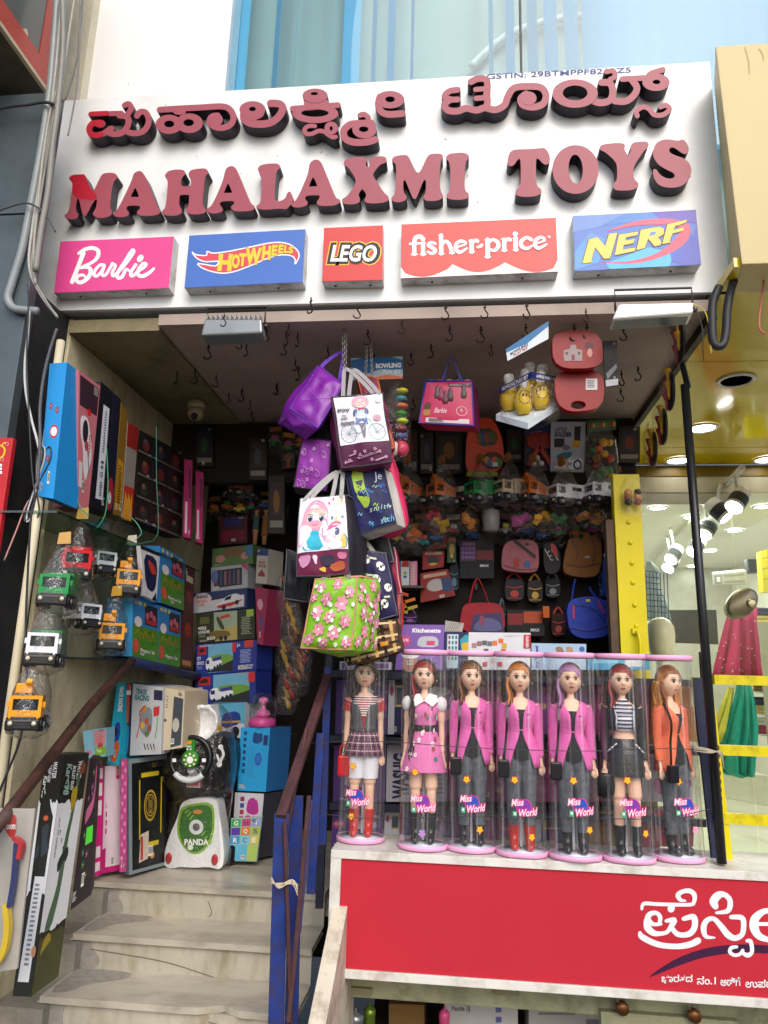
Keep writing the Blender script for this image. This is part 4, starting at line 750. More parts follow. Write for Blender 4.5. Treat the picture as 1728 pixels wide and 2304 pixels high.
# fairy strings tied round the shelf
for k, (pts, c) in enumerate((([(178,835),(177,900),(174,1000),(172,1100),(180,1140),(200,1160)], '#2f8a7c'), ([(240,1010),(243,1090),(238,1150),(228,1175),(215,1190)], '#3a8f60'), ([(352,960),(352,1080),(355,1200),(320,1222),(290,1228)], '#1f5a4a'), ([(296,1165),(310,1180),(318,1200),(305,1215)], '#4a9a80'), ([(90,1120),(120,1118),(160,1110),(178,1125)], '#2f8a7c'))):
    cable('string', ['teal string tied down the pink guitar box', 'green string tied down the navy box', 'dark green string tied round the dark stack', 'short green string loop under the shelf', 'teal string tied under the blue guitar box'][k], pts, .0022, c, None if 0 else 2.6+.12*k, 'string', 'strings tying the shelf boxes')
m = MB(); q = at(228, 1172, Y=2.95)
for k in range(16): a = k*2.4; m.tube(spline([q, q+V((.02*cos(a), -.01, -.01+.015*sin(a))), q+V((-.03-.03*cos(a*1.3), -.015, -.03-.02*sin(a)))], 4), .0018, M('#2f9aa8', .6), 4)
m.build('string_bunch', label='bunch of teal string ends knotted under the shelf', cat='string')
# ------------------------------------------------------------------ toy trucks in clear bags
BK = M('#17181a', .35, .15, 20)
def truck(px, py, X, kind, label, s=1, rz=.35, card='#c9a05c', grp='bagged toy trucks hanging on the left wall', Y=None, film=True, tilt=0):
    c = at(px, py, X=X) if Y is None else at(px, py, Y=Y); T = thing('toy_truck', label, 'toy truck', (0, 0, 0), grp); col = M({'r': '#c8202c', 'g': '#0f8a44', 'w': '#e4e6ea', 'y': '#e0991a', 'o': '#d06a1c', 'b': '#c9b79a'}[kind[0]], .35, .08, 20)
    w, h = .056, .042
    m = MB(); m.box((-w, -.07, -.062), (w, .12, -.03), BK); m.box((-w*.8, -.082, -.05), (w*.8, -.07, -.028), BK); m.build('chassis', T, bevel=.006)
    m = MB()   # cab frame with window openings
    for x0, x1, z0, z1 in ((-w, w, -.032, -.006), (-w, w, .034, .046), (-w, -w+.012, -.006, .034), (w-.012, w, -.006, .034)): m.box((x0, -.072, z0), (x1, -.062, z1), col)
    for x in (-w, w-.006): m.box((x, -.062, -.032), (x+.006, -.005, -.008), col); m.box((x, -.062, .034), (x+.006, -.005, .046), col); m.box((x, -.014, -.008), (x+.006, -.005, .034), col)
    m.box((-w+.0, -.061, .037), (w, -.005, .046), col); m.box((-w, -.006, -.032), (w, .0, .046), col); m.build('cab', T)
    m = MB(); m.box((-w+.011, -.064, -.007), (w-.011, -.06, .035), M('#1b2228', .12, .1)); m.build('windscreen', T)
    m = MB()
    for sg in (-1, 1): m.box((sg*(w+.003)-.007, -.06, .005), (sg*(w+.003)+.007, -.054, .025), col)
    m.box((-w*.9, -.078, -.036), (w*.9, -.071, -.028), col); m.build('mirror_bumper', T)
    m = MB(); m.box((-w*1.03, -.09, -.078), (w*1.03, -.062, -.037), BK); m.build('front_guard', T, bevel=.007)
    for sg in (-1, 1): m = MB(); m.lathe([(.009, 0), (.008, .004), (.001, .006)], (sg*w*.72, -.09, -.052), M('#cfc9b4', .15), 10, axis=(0, -1, 0)); m.build('headlight', T)
    m = MB()
    for q_ in range(3): m.box((-w*.5, -.0915, -.048-.009*q_), (w*.5, -.0895, -.044-.009*q_), M('#3c3d40', .3))
    m.build('grille', T)
    k2 = kind[1:]
    m = MB()
    if k2 == 'crane':
        m.box((-w*.5, .02, -.03), (w*.5, .09, .03), col); m.bar((0, .08, .03), (0, -.06, .10), .022, .02, col); m.bar((0, -.06, .1), (.0, -.03, .065), .018, .016, col); m.box((-w*.8, -.05, .055), (w*.2, .01, .09), col)
    elif k2 == 'van':
        m.box((-w, .002, -.03), (w, .125, .055), col); m.box((-w-.001, .002, -.008), (w+.001, .12, -.002), M('#b32a2a', .4)); m.box((-w-.001, .03, .01), (w+.001, .10, .038), M('#20262c', .2))
    else:
        m.hexa([V((-w, .005, .06)), V((w, .005, .06)), V((w, .015, -.028)), V((-w, .015, -.028)), V((-w, .125, .07)), V((w, .125, .07)), V((w, .11, -.028)), V((-w, .11, -.028))], M('#2d7a40', .4) if kind == 'wbin' else col)
    m.build('body', T, bevel=.003)
    for sg in (-1, 1):
        for y in (-.04, .075):
            m = MB(); m.lathe([(.001, -.013), (.022, -.013), (.027, -.009), (.027, .009), (.022, .013), (.001, .013)], (sg*(w-.004), y, -.058), BK, 16, axis=(1, 0, 0)); o = m.build('wheel', T)
            m = MB(); m.lathe([(.012, .0), (.01, .003), (.001, .004)], (sg*(w+.0085), y, -.058), M('#8f9092', .4), 10, axis=(sg, 0, 0)); m.build('hub', o)
    if film:
        m = MB(); R = []; R2 = random.Random(int(px+py)); n = 30
        for i, (z, rx, ry) in enumerate(((.20, .012, .004), (.17, .03, .018), (.12, .05, .05), (.06, .068, .085), (0, .074, .1), (-.05, .075, .105), (-.09, .07, .1), (-.105, .05, .07), (-.115, .02, .01))):
            R.append([V((rx*cos(2*pi*j/n)*(1+.16*noise.noise(V((j*.9, i*1.3, px)))), .02+ry*sin(2*pi*j/n)*(1+.16*noise.noise(V((j*.9+9, i*1.3, px)))), z+.012*noise.noise(V((j*.6, i, py))))) for j in range(n)])
        m.loft(R, FILM, caps=False); m.build('clear_bag', T)
        m = MB(); m.hexa([V((-.02, -.01, .225)), V((.022, .0, .235)), V((.026, .002, .185)), V((-.024, -.008, .178)), V((-.018, .012, .225)), V((.02, .012, .23)), V((.024, .014, .185)), V((-.022, .01, .178))], M(card, .7, .1)); m.build('header_card', T)
    s *= .92 if Y is None else 1.05; T.location = c; T.scale = (s, s, s); T.rotation_euler = (tilt, 0, rz)
    return T
truck(172, 1262, -1.5, 'rbin', 'red cabbed toy truck in a clear bag, topmost on the left wall', 1.0, .55, '#b89a4a', tilt=.12)
truck(228, 1262, -1.58, 'wbin', 'white toy truck half hidden behind the red one', .85, .9, '#8a8a8a')
truck(131, 1322, -1.42, 'gbin', 'green cabbed toy truck in a clear bag, below the red one', .95, .3)
truck(190, 1380, -1.55, 'wvan', 'white toy ambulance van in a bag behind the green truck', .85, 1.0)
truck(103, 1452, -1.42, 'wbin', 'white cabbed toy truck with green load, below the green truck', .95, .35, '#c4a24a')
truck(66, 1592, -1.42, 'ycrane', 'orange yellow toy crane truck, lowest on the left wall', .95, .35)
truck(287, 1305, -1.5, 'ycrane', 'orange yellow toy crane truck hanging beside the white carded pack', .98, .5, '#c9c0b0')
truck(252, 1425, -1.5, 'ycrane', 'orange yellow toy crane truck hanging beside the lower playset boxes', .98, .45, '#c4952c')
# ------------------------------------------------------------------ playset boxes on the blue ledge
m = MB(); e0, e1 = at(296, 1487, X=-1.47), at(424, 1518, X=-1.47); m.tube([e0, e1, e1+(e1-e0)*.3], .022, M('#1d2650', .5, .25, 15, dirt='#2b2018'), 12)
m.tube([e0, at(200, 1592, X=-1.43), at(40, 1800, X=-1.39), at(-30, 1890, X=-1.37)], .02, M('#4a2f26', .55, .3, 20, dirt='#2a1c18', ds=14), 12); m.build('handrail', label='rusty brown pipe handrail sloping down the left wall', cat='handrail')
m = MB(); m.box((LWX+.003, 3.0, 1.575), (-1.48, 4.0, 1.583), M('#2a2c38', .6)); m.build('wall_ledge', label='narrow ledge on the left wall under the playset boxes', cat='ledge')
PG = 'blue and green playset boxes'
def d_pg(m, F):
    m.rect(F, 0, .45, 1, 1, M('#4c8a26')); m.rect(F, .45, .06, .95, .4, M('#23283a')); [m.oval(F, u, v, .07, .06, M('#d0616c')) for u, v in ((.55, .24), (.7, .2), (.82, .26))]; m.rect(F, .5, .3, .92, .38, M('#b32c3c')); m.oval(F, .2, .38, .14, .09, M('#e6dede')); [m.oval(F, .1+.17*k, .06, .05, .035, M('#d8d060')) for k in range(3)]
    [m.pen(F, [(.1+.16*k, .6), (.2+.14*k, .52+.05*(k % 2)), (.28+.14*k, .66)], .02, M('#c98a2c')) for k in range(5)]; m.oval(F, .12, .8, .12, .12, M('#cf5a3c')); m.text(F, 'Playground Set', .3, .82, .85, .9, W_, .03); R2 = random.Random(3); [m.oval(F, R2.random()*.9+.05, .5+.4*R2.random(), .015, .02, M('#2f5f1c')) for _ in range(16)]
B('playset_box', 'blue and green playset box on the ledge, front lower one', [(299,1345),(357,1362),(355,1491),(297,1477)], (-.12, 0, 0), '#2f7fc0', d_pg, group=PG, X=-1.47, side='#3a9ad0')
B('playset_box', 'blue and green playset box on the ledge, rear lower one', [(358,1362),(407,1378),(405,1502),(356,1491)], (-.12, 0, 0), '#2f7fc0', d_pg, group=PG, X=-1.47)
B('playset_box', 'blue and green playset box stacked on top of the lower two', [(360,1228),(416,1260),(413,1374),(362,1356)], (-.12, 0, 0), '#2f7fc0', d_pg, group=PG, X=-1.475)
m = MB(); p = [at(x, y, Y=at(299, 1345, X=-1.47).y-.001) for x, y in ((276,1380),(298,1368),(296,1477),(268,1477))]
B('carded_toy', 'white carded toy with dark blue window and orange gun, beside the crane truck', [(316,1228),(360,1246),(352,1354),(325,1340)], (-.02, 0, 0), '#d9dade', lambda m, F: (m.poly(F, [(.12,.12),(.8,.12),(.92,.4),(.85,.75),(.6,.86),(.15,.8)], M('#1a2048'), 1), m.poly(F, [(.35,.2),(.75,.3),(.85,.45),(.6,.5),(.4,.35)], M('#c8402a'), 1), m.rect(F, 0, 0, 1, .06, K_), m.poly(F, [(.6,1),(.9,.82),(1,1)], K_)), cat='toy pack', X=-1.44)
B('window_box', 'narrow red and brown window box at the end of the ledge', [(417,1268),(438,1280),(432,1508),(407,1502)], (-.1, 0, 0), '#4a1a16', lambda m, F: (m.rect(F, .15, .1, .85, .16, M('#c9b79a')), m.oval(F, .5, .3, .3, .06, M('#7a2a26')), m.oval(F, .5, .62, .3, .07, M('#9a2a28')), m.rect(F, .1, .92, .9, .97, M('#b87a2a'))), X=-1.48)
# ------------------------------------------------------------------ boxes under the handrail
def d_tr(m, F): m.text(F, 'TRACK RACING', .45, .04, .95, .36, W_, .05, .2, 90); m.poly(F, [(.1,.72),(.35,.5),(.8,.48),(.95,.6),(.75,.74)], M('#1c3f9c'), 1); m.poly(F, [(.3,.95),(.35,.76),(.7,.7),(.95,.78),(.7,.98)], M('#d4602c'), 1); m.oval(F, .5, .6, .16, .05, M('#10203a'))
B('racing_set_box', 'cyan edged racing track box with vertical white lettering under the handrail', [(263,1538),(280,1536),(268,1721),(240,1720)], (.03, .3, 0), '#15a6c4', d_tr, Ys=[3.42, 3.42, 3.38, 3.38])
B('racing_set_box', 'navy and orange edged racing track box beside the cyan one', [(281,1537),(298,1538),(291,1700),(269,1702)], (.03, .3, 0), '#17213f', lambda m, F: (m.rect(F, .35, 0, .75, .55, M('#b84a24')), m.rect(F, .3, .1, .85, .16, W_), m.poly(F, [(.1,.6),(.5,.55),(.9,.62),(.8,1),(.2,1)], M('#1f7aa8'), 1), m.pen(F, [(.5,.55),(.55,.95)], .12, M('#3f8a3a'))), Y=3.44)
def d_tf(m, F):
    m.text(F, 'TRACK', .12, .06, .48, .14, M('#12707c'), .05, .2); m.text(F, 'RACING', .08, .145, .56, .23, M('#12707c'), .05, .2); m.poly(F, [(.3,.35),(.62,.3),(.7,.5),(.62,.75),(.35,.7),(.25,.55)], M('#7c8288'), 1); [m.oval(F, u, v, .07, .05, M(c)) for u, v, c in ((.4, .35, '#b8862c'), (.5, .52, '#a84a3a'), (.38, .58, '#c9a82c'), (.6, .62, '#8a4a3a'), (.52, .7, '#5a6a3a'))]
    m.pen(F, [(.2,.75),(.3,.5),(.25,.4),(.45,.3)], .03, M('#b8452c')); m.pen(F, [(.75,.3),(.85,.5),(.8,.75)], .04, M('#6f9a6a')); m.rect(F, .7, .05, .98, .2, M('#23233f')); m.poly(F, [(.7,.32),(.9,.28),(.9,.42),(.72,.45)], M('#b82a34')); [m.pen(F, [(.45+.1*k,.85),(.5+.1*k,.92)], .025, K_) for k in range(4)]
B('racing_set_box', 'white racing track box with picture of a looping track', [(299,1538),(368,1547),(362,1697),(292,1700)], (.03, .3, 0), '#b3b6bb', d_tf, Y=3.44)
B('cream_box', 'cream coloured box with a dark window beside the white track box', [(369,1547),(416,1555),(410,1682),(361,1690)], (.03, .25, 0), '#c2b49c', lambda m, F: (m.poly(F, [(.5,.12),(.95,.14),(.93,.95),(.45,.97)], M('#3a424c')), m.oval(F, .65, .6, .16, .12, M('#b0aca4')), m.rect(F, .1, .5, .2, .54, M('#3a2a1a')), m.text(F, 'PLAY', .12, .1, .24, .32, M('#8a7a60'), rot=-90)), Y=3.46)
B('pink_pack', 'small pale blue and pink window box on the gun boxes', [(186,1645),(240,1637),(238,1702),(192,1707)], (0, .08, 0), '#7fb8d0', lambda m, F: (m.rect(F, .45, .05, .97, .6, M('#c98f9c')), m.oval(F, .7, .4, .15, .2, M('#d87a88')), m.oval(F, .74, .62, .12, .12, M('#c03a34')), m.rect(F, .48, .66, 1, .92, M('#7fae2c')), m.oval(F, .2, .8, .18, .1, M('#c98aa0')), m.text(F, 'Toy', .55, .72, .8, .86, W_)), Y=3.2, win=(.45, .05, .97, .64))
# gun box: two faces seen
TL, TR, RR = at(102, 1697, Y=2.74), at(145, 1699, Y=2.72), at(201, 1693, Y=2.92)
BL_, BR_, RB_ = at(28, 2241, Y=2.44), at(69, 2243, Y=2.42), at(130, 2197, Y=2.60)
m = MB(); GK = M('#26231a', .5, .1); m.hexa([TL, TR, BR_, BL_, TL+(RR-TR), RR, RB_, BL_+(RB_-BR_)], GK); GB = m.build('gun_box', label='tall olive and white toy gun box leaning at the foot of the steps', cat='box')
F1, F2 = QF(TL, TR, BR_, BL_), QF(TR, RR, RB_, BR_); m = MB(); OL = M('#4a4a24', .5, .2, 20)
def jag(y, s, u0=0, u1=1, n=14): R2 = random.Random(s); return [(u0+(u1-u0)*k/n, y+R2.uniform(-.012, .012)) for k in range(n+1)]
m.poly(F1, jag(.225, 1)+jag(.62, 2)[::-1], W_); m.poly(F2, jag(.235, 3)+jag(.78, 4)[::-1], W_)
m.text(F1, 'WATER', .5, .035, .72, .115, W_, .03, .2, 90); m.text(F1, 'BULLET GUN', .3, .05, .45, .135, W_, .03, .2, 90); m.text(F1, 'Kar<98', .08, .105, .3, .21, M('#cfd6c8'), .03, .2, 90)
m.text(F2, 'WATER', .58, .04, .78, .13, W_, .03, .2, 90); m.text(F2, 'BULLET GUN', .4, .06, .52, .18, W_, .03, .2, 90); m.text(F2, 'Kar<98', .14, .045, .36, .2, M('#9fc0b0'), .03, .2, 90)
m.poly(F2, [(.7,.05),(.9,.05),(.92,.1),(.7,.115)], M('#8a4a2c'), 1); m.oval(F1, .5, .3, .13, .012, M('#d8643c')); m.poly(F1, [(.35,.34),(.75,.32),(.7,.4),(.95,.43),(.6,.47),(.4,.46),(.1,.5),(.3,.4)], M('#3a4148'), 1)
m.poly(F2, [(.62,.1),(.75,.1),(.72,.18),(.68,.3),(.6,.42),(.6,.55),(.55,.66),(.4,.78),(.15,.78),(.2,.73),(.4,.62),(.42,.55),(.45,.42),(.58,.28),(.6,.16)], M('#4f6b50'), 1); m.poly(F2, [(.28,.5),(.62,.44),(.7,.48),(.62,.52),(.55,.5),(.35,.56)], M('#26322a'), 1)
m.poly(F2, [(.45,.18),(.7,.16),(.72,.25),(.55,.3)], M('#b59a24'), 1); m.poly(F2, jag(.8, 7)+[(1,1),(0,1)], OL); m.poly(F2, [(.1,.82),(.4,.78),(.55,.9),(.2,.96)], M('#a8922a'), 1); m.poly(F1, [(.35,.55),(.95,.55),(.85,.62),(.8,.95),(.2,.95)], W_); lines(m, F1, .42, .58, .7, .9, 18, '#8a8c90')
m.oval(F1, .85, .84, .13, .022, M('#c98f70')); [m.poly(F2, [(.2+.1*k, .36+.04*k), (.24+.1*k, .36+.04*k), (.22+.1*k, .385+.04*k)], K_) for k in range(3)]; m.text(F2, 'OUT OF ARSENAL', .1, .3, .16, .48, M('#777777'), rot=90); m.build('print', GB)
B('flower_gun_box', 'dark box with purple and neon green pattern behind the gun box', [(203,1706),(221,1708),(205,2013),(158,2049)], (-.05, .12, 0), '#2a2024', lambda m, F: ([m.flower(F, .3+.4*R3.random(), .1+.8*R3.random(), .03, M(R3.choice(['#6a3a6a', '#2f5f3a', '#8a5a6a', '#4a4a30'])), M('#c9b06a'), asp=3) for _ in range(14)], m.rect(F, .45, .5, .9, .62, M('#4fd43a')), m.pen(F, [(.3,.42),(.8,.32),(.9,.1)], .1, M('#b05a80'))), Ys=[2.98, 2.98, 2.86, 2.84])
def d_van(m, F): m.poly(F, [(.55,.05),(1,.03),(1,.75),(.5,.82)], M('#e3c9d4')); m.oval(F, .85, .35, .2, .14, M('#8f9ab8')); m.poly(F, [(.45,.52),(.95,.48),(1,.6),(.55,.64)], M('#d84a94'), 1); m.rect(F, .2, .15, .45, .28, M('#3a1430')); m.poly(F, [(.7,.02),(.9,.02),(.95,.14),(.7,.14)], M('#c03a44'), 1); [m.rect(F, .12, .35+.08*k, .2, .4+.08*k, M('#c0176a')) for k in range(4)]
B('vanity_box', 'magenta and white toy dressing table box on the top step', [(236,1724),(271,1720),(272,1957),(229,1966)], (.03, .12, 0), '#e6d3dc', lambda m, F: (m.poly(F, [(0,.78),(1,.7),(1,1),(0,1)], M('#c81878')), d_van(m, F)), side='#c81878', Ys=[3.36, 3.42, 3.46, 3.40])
B('vanity_box', 'narrow magenta box side with white labels beside the dressing table box', [(219,1722),(235,1724),(228,1966),(208,1975)], (-.01, .02, 0), '#d0197c', lambda m, F: [m.rect(F, .15, a, .8, c, M('#e8d8e0')) for a, c in ((.02, .12), (.16, .28), (.32, .46), (.74, .84), (.88, .96))], Y=3.35)
B('pink_board', 'pink patterned board edge standing between the dressing table and the board game', [(272,1708),(287,1709),(284,1961),(269,1963)], (-.01, .03, 0), '#b84a86', lambda m, F: [m.oval(F, .3+.4*(k % 2), .04+.06*k, .18, .02, M('#dc8ab4')) for k in range(16)], Y=3.37)
def d_car(m, F):
    m.rect(F, .08, .04, 1, .97, M('#141618', .25)); Y_ = M('#c9b21e'); m.rect(F, .32, .14, .78, .18, Y_); m.rect(F, .28, .76, .8, .8, Y_); m.rect(F, .26, .2, .29, .72, Y_); m.rect(F, .84, .2, .87, .7, Y_)
    m.oval(F, .56, .44, .17, .14, M('#b8962c'), 24); m.oval(F, .56, .44, .145, .12, M('#141618'), 24); m.oval(F, .56, .44, .125, .1, M('#b8962c'), 24); m.oval(F, .56, .44, .112, .088, M('#141618'), 24); m.text(F, 'CARROM', .5, .37, .62, .51, M('#a8882c'), rot=90); m.text(F, 'GOLD', .6, .06, .75, .1, M('#8a7a3a')); m.poly(F, [(.3,.68),(.52,.66),(.5,.9),(.25,.92)], M('#c9b8a8')); m.rect(F, .3, .7, .36, .9, M('#a8322c')); m.oval(F, .62, .88, .06, .03, M('#c98a3a'))
B('carrom_board', 'grey framed black board game with gold ovals leaning on the top step', [(289,1709),(376,1697),(371,1947),(291,1969)], (-.03, .01, 0), '#7d8b92', d_car, Ys=[3.40, 3.62, 3.62, 3.40], cat='board game', side='#5f6d74')
# ------------------------------------------------------------------ ride-on car standing on its end
Zr = (180, 1480, 3.19); RY = 3.60
base = at(437, 1955, Z=FLZ); RY = base.y
T = thing('ride_on_car', 'white and green toddler ride-on car standing on end above the steps', 'ride-on car', base)
F = PF(Zr, Y=RY-.02); WP = M('#e9ebee', .25, .03, spec=.6); BP = M('#141518', .3, .1)
m = MB(); m.prism(F, [chaikin([(735,1012),(985,1005),(1000,1120),(1020,1250),(1035,1420),(1025,1500),(985,1522),(930,1500),(820,1508),(720,1500),(640,1516),(602,1490),(600,1420),(640,1280),(700,1150)], 2)], .10, WP); m.build('body_shell', T, bevel=.006)
m = MB(); F_ = PF(Zr, Y=RY-.021); m.poly(F_, [(730,1060),(960,1025),(968,1200),(950,1310),(880,1400),(800,1415),(730,1350),(692,1250),(705,1140)], M('#7fae2a', .35), 2); m.poly(F_, [(745,1075),(945,1045),(952,1200),(935,1300),(870,1385),(800,1398),(742,1340),(708,1250),(720,1150)], M('#2d6a24', .35, .2, 30), 2)
for k in range(12): a = k*1.3; m.pen(F_, [(740+17*k % 210, 1090+23*k % 260), (760+17*k % 210, 1070+23*k % 260+10*cos(a))], 8, M('#8fc040', .4), sub=2)
m.oval(F_, 835, 1215, 52, 55, M('#d9dcdc', .4), 14); m.oval(F_, 835, 1215, 26, 28, M('#55595c', .4), 12); m.text(F_, 'PANDA', 750, 1300, 925, 1345, M('#e9efe4', .4), .04, rot=0); m.oval(F_, 845, 1105, 34, 16, M('#c98a2c', .4)); m.oval(F_, 793, 1360, 20, 20, M('#e3e6e3', .4)); m.build('green_decal', T)
for x, y in ((636, 1440), (966, 1450)): m = MB(); q = F(x, y); m.ball(q, (.017, .008, .026), M('#b8202c', .2), 14, 8); m.build('tail_light', T)
m = MB(); G = PF(Zr, Y=RY+.02); m.prism(G, [chaikin([(700,840),(760,620),(830,560),(950,540),(1050,560),(1090,660),(1080,820),(1040,960),(990,1015),(735,1020),(690,940)], 2)], .16, BP); m.build('seat_back', T, bevel=.01)
m = MB(); c = at(180+875/3.19, 1480+475/3.19, Y=RY-.01); m.lathe([(.001, -.012), (.045, -.008), (.07, .004), (.082, .022), (.09, .026), (.096, .02), (.088, -.005), (.06, -.025), (.001, -.03)], c, WP, 30, axis=(0, -1, .0), sx=1.0, sy=.86); m.build('seat_bowl', T)
for k in range(3): m = MB(); m.ball(c+V((-.03+.03*k, -.018, .084)), (.02, .012, .012), WP, 10, 6); m.build('bowl_scallop', T)
wc = at(180+795/3.19, 1480+725/3.19, Y=RY-.12); ax = V((-.05, -1, .1)).normalized(); SW = thing('steering_wheel', None, None, (0, 0, 0)); SW.parent = T; SW.location = wc-base
x_ = V((1, 0, 0)); z_ = V((0, .1, 1)).normalized()
m = MB(); m.tube([wc+(x_*cos(a)+z_*sin(a))*.098 for a in [2*pi*k/40 for k in range(40)]], .0135, BP, 10, closed=True); m.build('rim', SW)
m = MB(); m.tube([wc+(x_*cos(a)+z_*sin(a))*.098 for a in [radians(225+90*k/14) for k in range(15)]], .0145, M('#c9cdd0', .3), 10); m.build('grip_insert', SW)
m = MB(); m.bar(wc-x_*.095, wc+x_*.095, .012, .03, BP); m.build('spoke', SW, bevel=.004)
m = MB(); m.lathe([(.042, -.01), (.042, .012), (.036, .016), (.001, .017)], wc, M('#2f7f2a', .35), 26, axis=(0, -1, 0)); m.box(wc+V((-.02, -.016, .03)), wc+V((.02, .0, .09)), M('#2f7f2a', .35)); m.build('hub', SW)
m = MB(); Fh = PF(Zr, Y=wc.y-.0175); m.oval(Fh, 789, 733, 24, 26, W_)
for k in range(8): a = 2*pi*k/8; m.oval(Fh, 789+40*cos(a), 733+42*sin(a), 9, 9, M('#d8dca0', .4)); 
m.poly(Fh, [(762,598),(805,596),(800,620),(770,622)], M('#d8902c', .4)); m.text(Fh, 'PANDA', 765, 630, 802, 642, W_, .03); [m.oval(Fh, x, 656, 6, 6, W_) for x in (772, 795)]
for x in (677, 890): m.rect(Fh, x-14, 722, x+14, 748, W_)
m.build('hub_print', SW)
m = MB(); m.tube([wc+V((0, .01, -.05)), wc+V((.01, .1, -.11))], .02, M('#b9bdc0', .3)); m.box(wc+V((-.02, .02, -.135)), wc+V((.05, .06, -.08)), M('#c46a60', .4)); m.build('column', T, bevel=.006)
m = MB(); G = PF(Zr, Y=RY+.018)
for p, wd in (([(1010,640),(1030,690),(1010,740),(1000,770)], 20), ([(985,700),(1000,740),(1020,720)], 16)): m.pen(G, p, wd, W_)
m.oval(G, 1010, 640, 18, 18, W_); m.oval(G, 1000, 765, 20, 20, W_); m.build('seat_graphic', T)
m = MB(); q = at(180+1085/3.19, 1480+1405/3.19, Y=RY+.1); m.lathe([(.001, -.03), (.035, -.03), (.045, -.02), (.045, .02), (.035, .03), (.001, .03)], q, BP, 24, axis=(1, -.4, 0)); m.build('wheel', T)
m = MB(); R = []; n = 36
for i, (x0, x1, y) in enumerate(((840, 1000, 330), (745, 1075, 400), (700, 1100, 560), (600, 1110, 720), (610, 1105, 860), (660, 1090, 1000), (620, 1070, 1200), (585, 1075, 1400), (590, 1060, 1515), (640, 990, 1530))):
    a, c = PF(Zr, Y=RY+.04)(x0, y), PF(Zr, Y=RY+.04)(x1, y); k = (a+c)/2; hx = (c.x-a.x)/2
    R.append([V((k.x+hx*cos(2*pi*j/n)*(1+.09*noise.noise(V((j*.7, i*1.1, 5)))), k.y+(.17 if 2 < i < 5 else .1)*sin(2*pi*j/n)*(1+.25*noise.noise(V((j*.7, i*1.1, 8)))), k.z+.01*noise.noise(V((j*.5, i, 2))))) for j in range(n)])
m.loft(R, FILM, caps=False); m.build('clear_wrap', T)
# ------------------------------------------------------------------ boxes to its right and the stack behind
def d_fz(m, F): m.poly(F, [(.45,.06),(.62,.1),(.75,.08),(.78,.22),(.6,.26),(.42,.24)], M('#14407c'), 1); [m.rect(F, .12, .06+.1*k, .22, .12+.1*k, M('#14407c')) for k in range(7)]; m.oval(F, .66, .5, .12, .1, M('#134a9a')); m.oval(F, .66, .5, .1, .08, M('#2a6ac0')); m.rect(F, .8, .12, .95, .28, M('#1d2c6a')); lines(m, F, .3, .3, .55, .8, 12, '#2f8fc4')
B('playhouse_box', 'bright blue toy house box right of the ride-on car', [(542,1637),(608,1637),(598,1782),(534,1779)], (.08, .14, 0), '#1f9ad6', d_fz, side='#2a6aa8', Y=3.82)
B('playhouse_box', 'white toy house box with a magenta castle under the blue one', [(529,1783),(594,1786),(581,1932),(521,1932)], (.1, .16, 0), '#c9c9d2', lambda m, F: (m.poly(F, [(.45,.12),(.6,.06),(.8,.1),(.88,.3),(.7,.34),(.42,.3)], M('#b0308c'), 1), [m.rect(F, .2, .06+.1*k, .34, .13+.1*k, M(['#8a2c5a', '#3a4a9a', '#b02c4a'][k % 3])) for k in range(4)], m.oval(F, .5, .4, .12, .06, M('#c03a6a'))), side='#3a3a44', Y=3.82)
def d_pz(m, F):
    for k, c in enumerate(('#3f9a5a', '#b84a6a', '#8a9ac8', '#5a3a9a', '#d0802c', '#a8b83a', '#3a8fc0', '#7ac0d0', '#c9c050')): u, v = .02+.33*(k % 3), .02+.2*(k//3); m.rect(F, u, v, u+.3, v+.18, M(c)); m.text(F, 'GHTPQSRCE'[k], u+.08, v+.04, u+.22, v+.15, M(['#e8e8e8', '#3a3aa0'][k % 2]))
    m.rect(F, .02, .62, .6, .98, M('#5fb0d0')); m.rect(F, .64, .62, .98, .98, M('#a8c060'))
B('puzzle_mat', 'packet of coloured foam letter tiles leaning on the white house box', [(520,1842),(590,1838),(577,1939),(517,1937)], (0, .02, 0), '#9ab8b0', d_pz, cat='puzzle', Y=3.72)
T = thing('tea_set', 'pink plastic toy under a clear dome on the blue house box', 'toy set', at(590, 1635, Y=3.88))
c = wloc(T); m = MB(); m.lathe([(.07, 0), (.075, .01), (.07, .045), (.02, .05)], c, M('#c94a90', .35), 24); m.build('tray', T)
m = MB(); m.lathe([(.03, .05), (.045, .06), (.03, .085), (.012, .09), (.012, .12), (.03, .125), (.02, .15), (.001, .155)], c, M('#d86aa8', .3), 18); m.build('pot', T)
m = MB(); m.lathe([(.072, .046), (.074, .1), (.06, .15), (.03, .175), (.001, .18)], c, FILM, 22, caps=False, smooth=False); m.build('dome', T)
SK = 'cartons stacked at the back left'
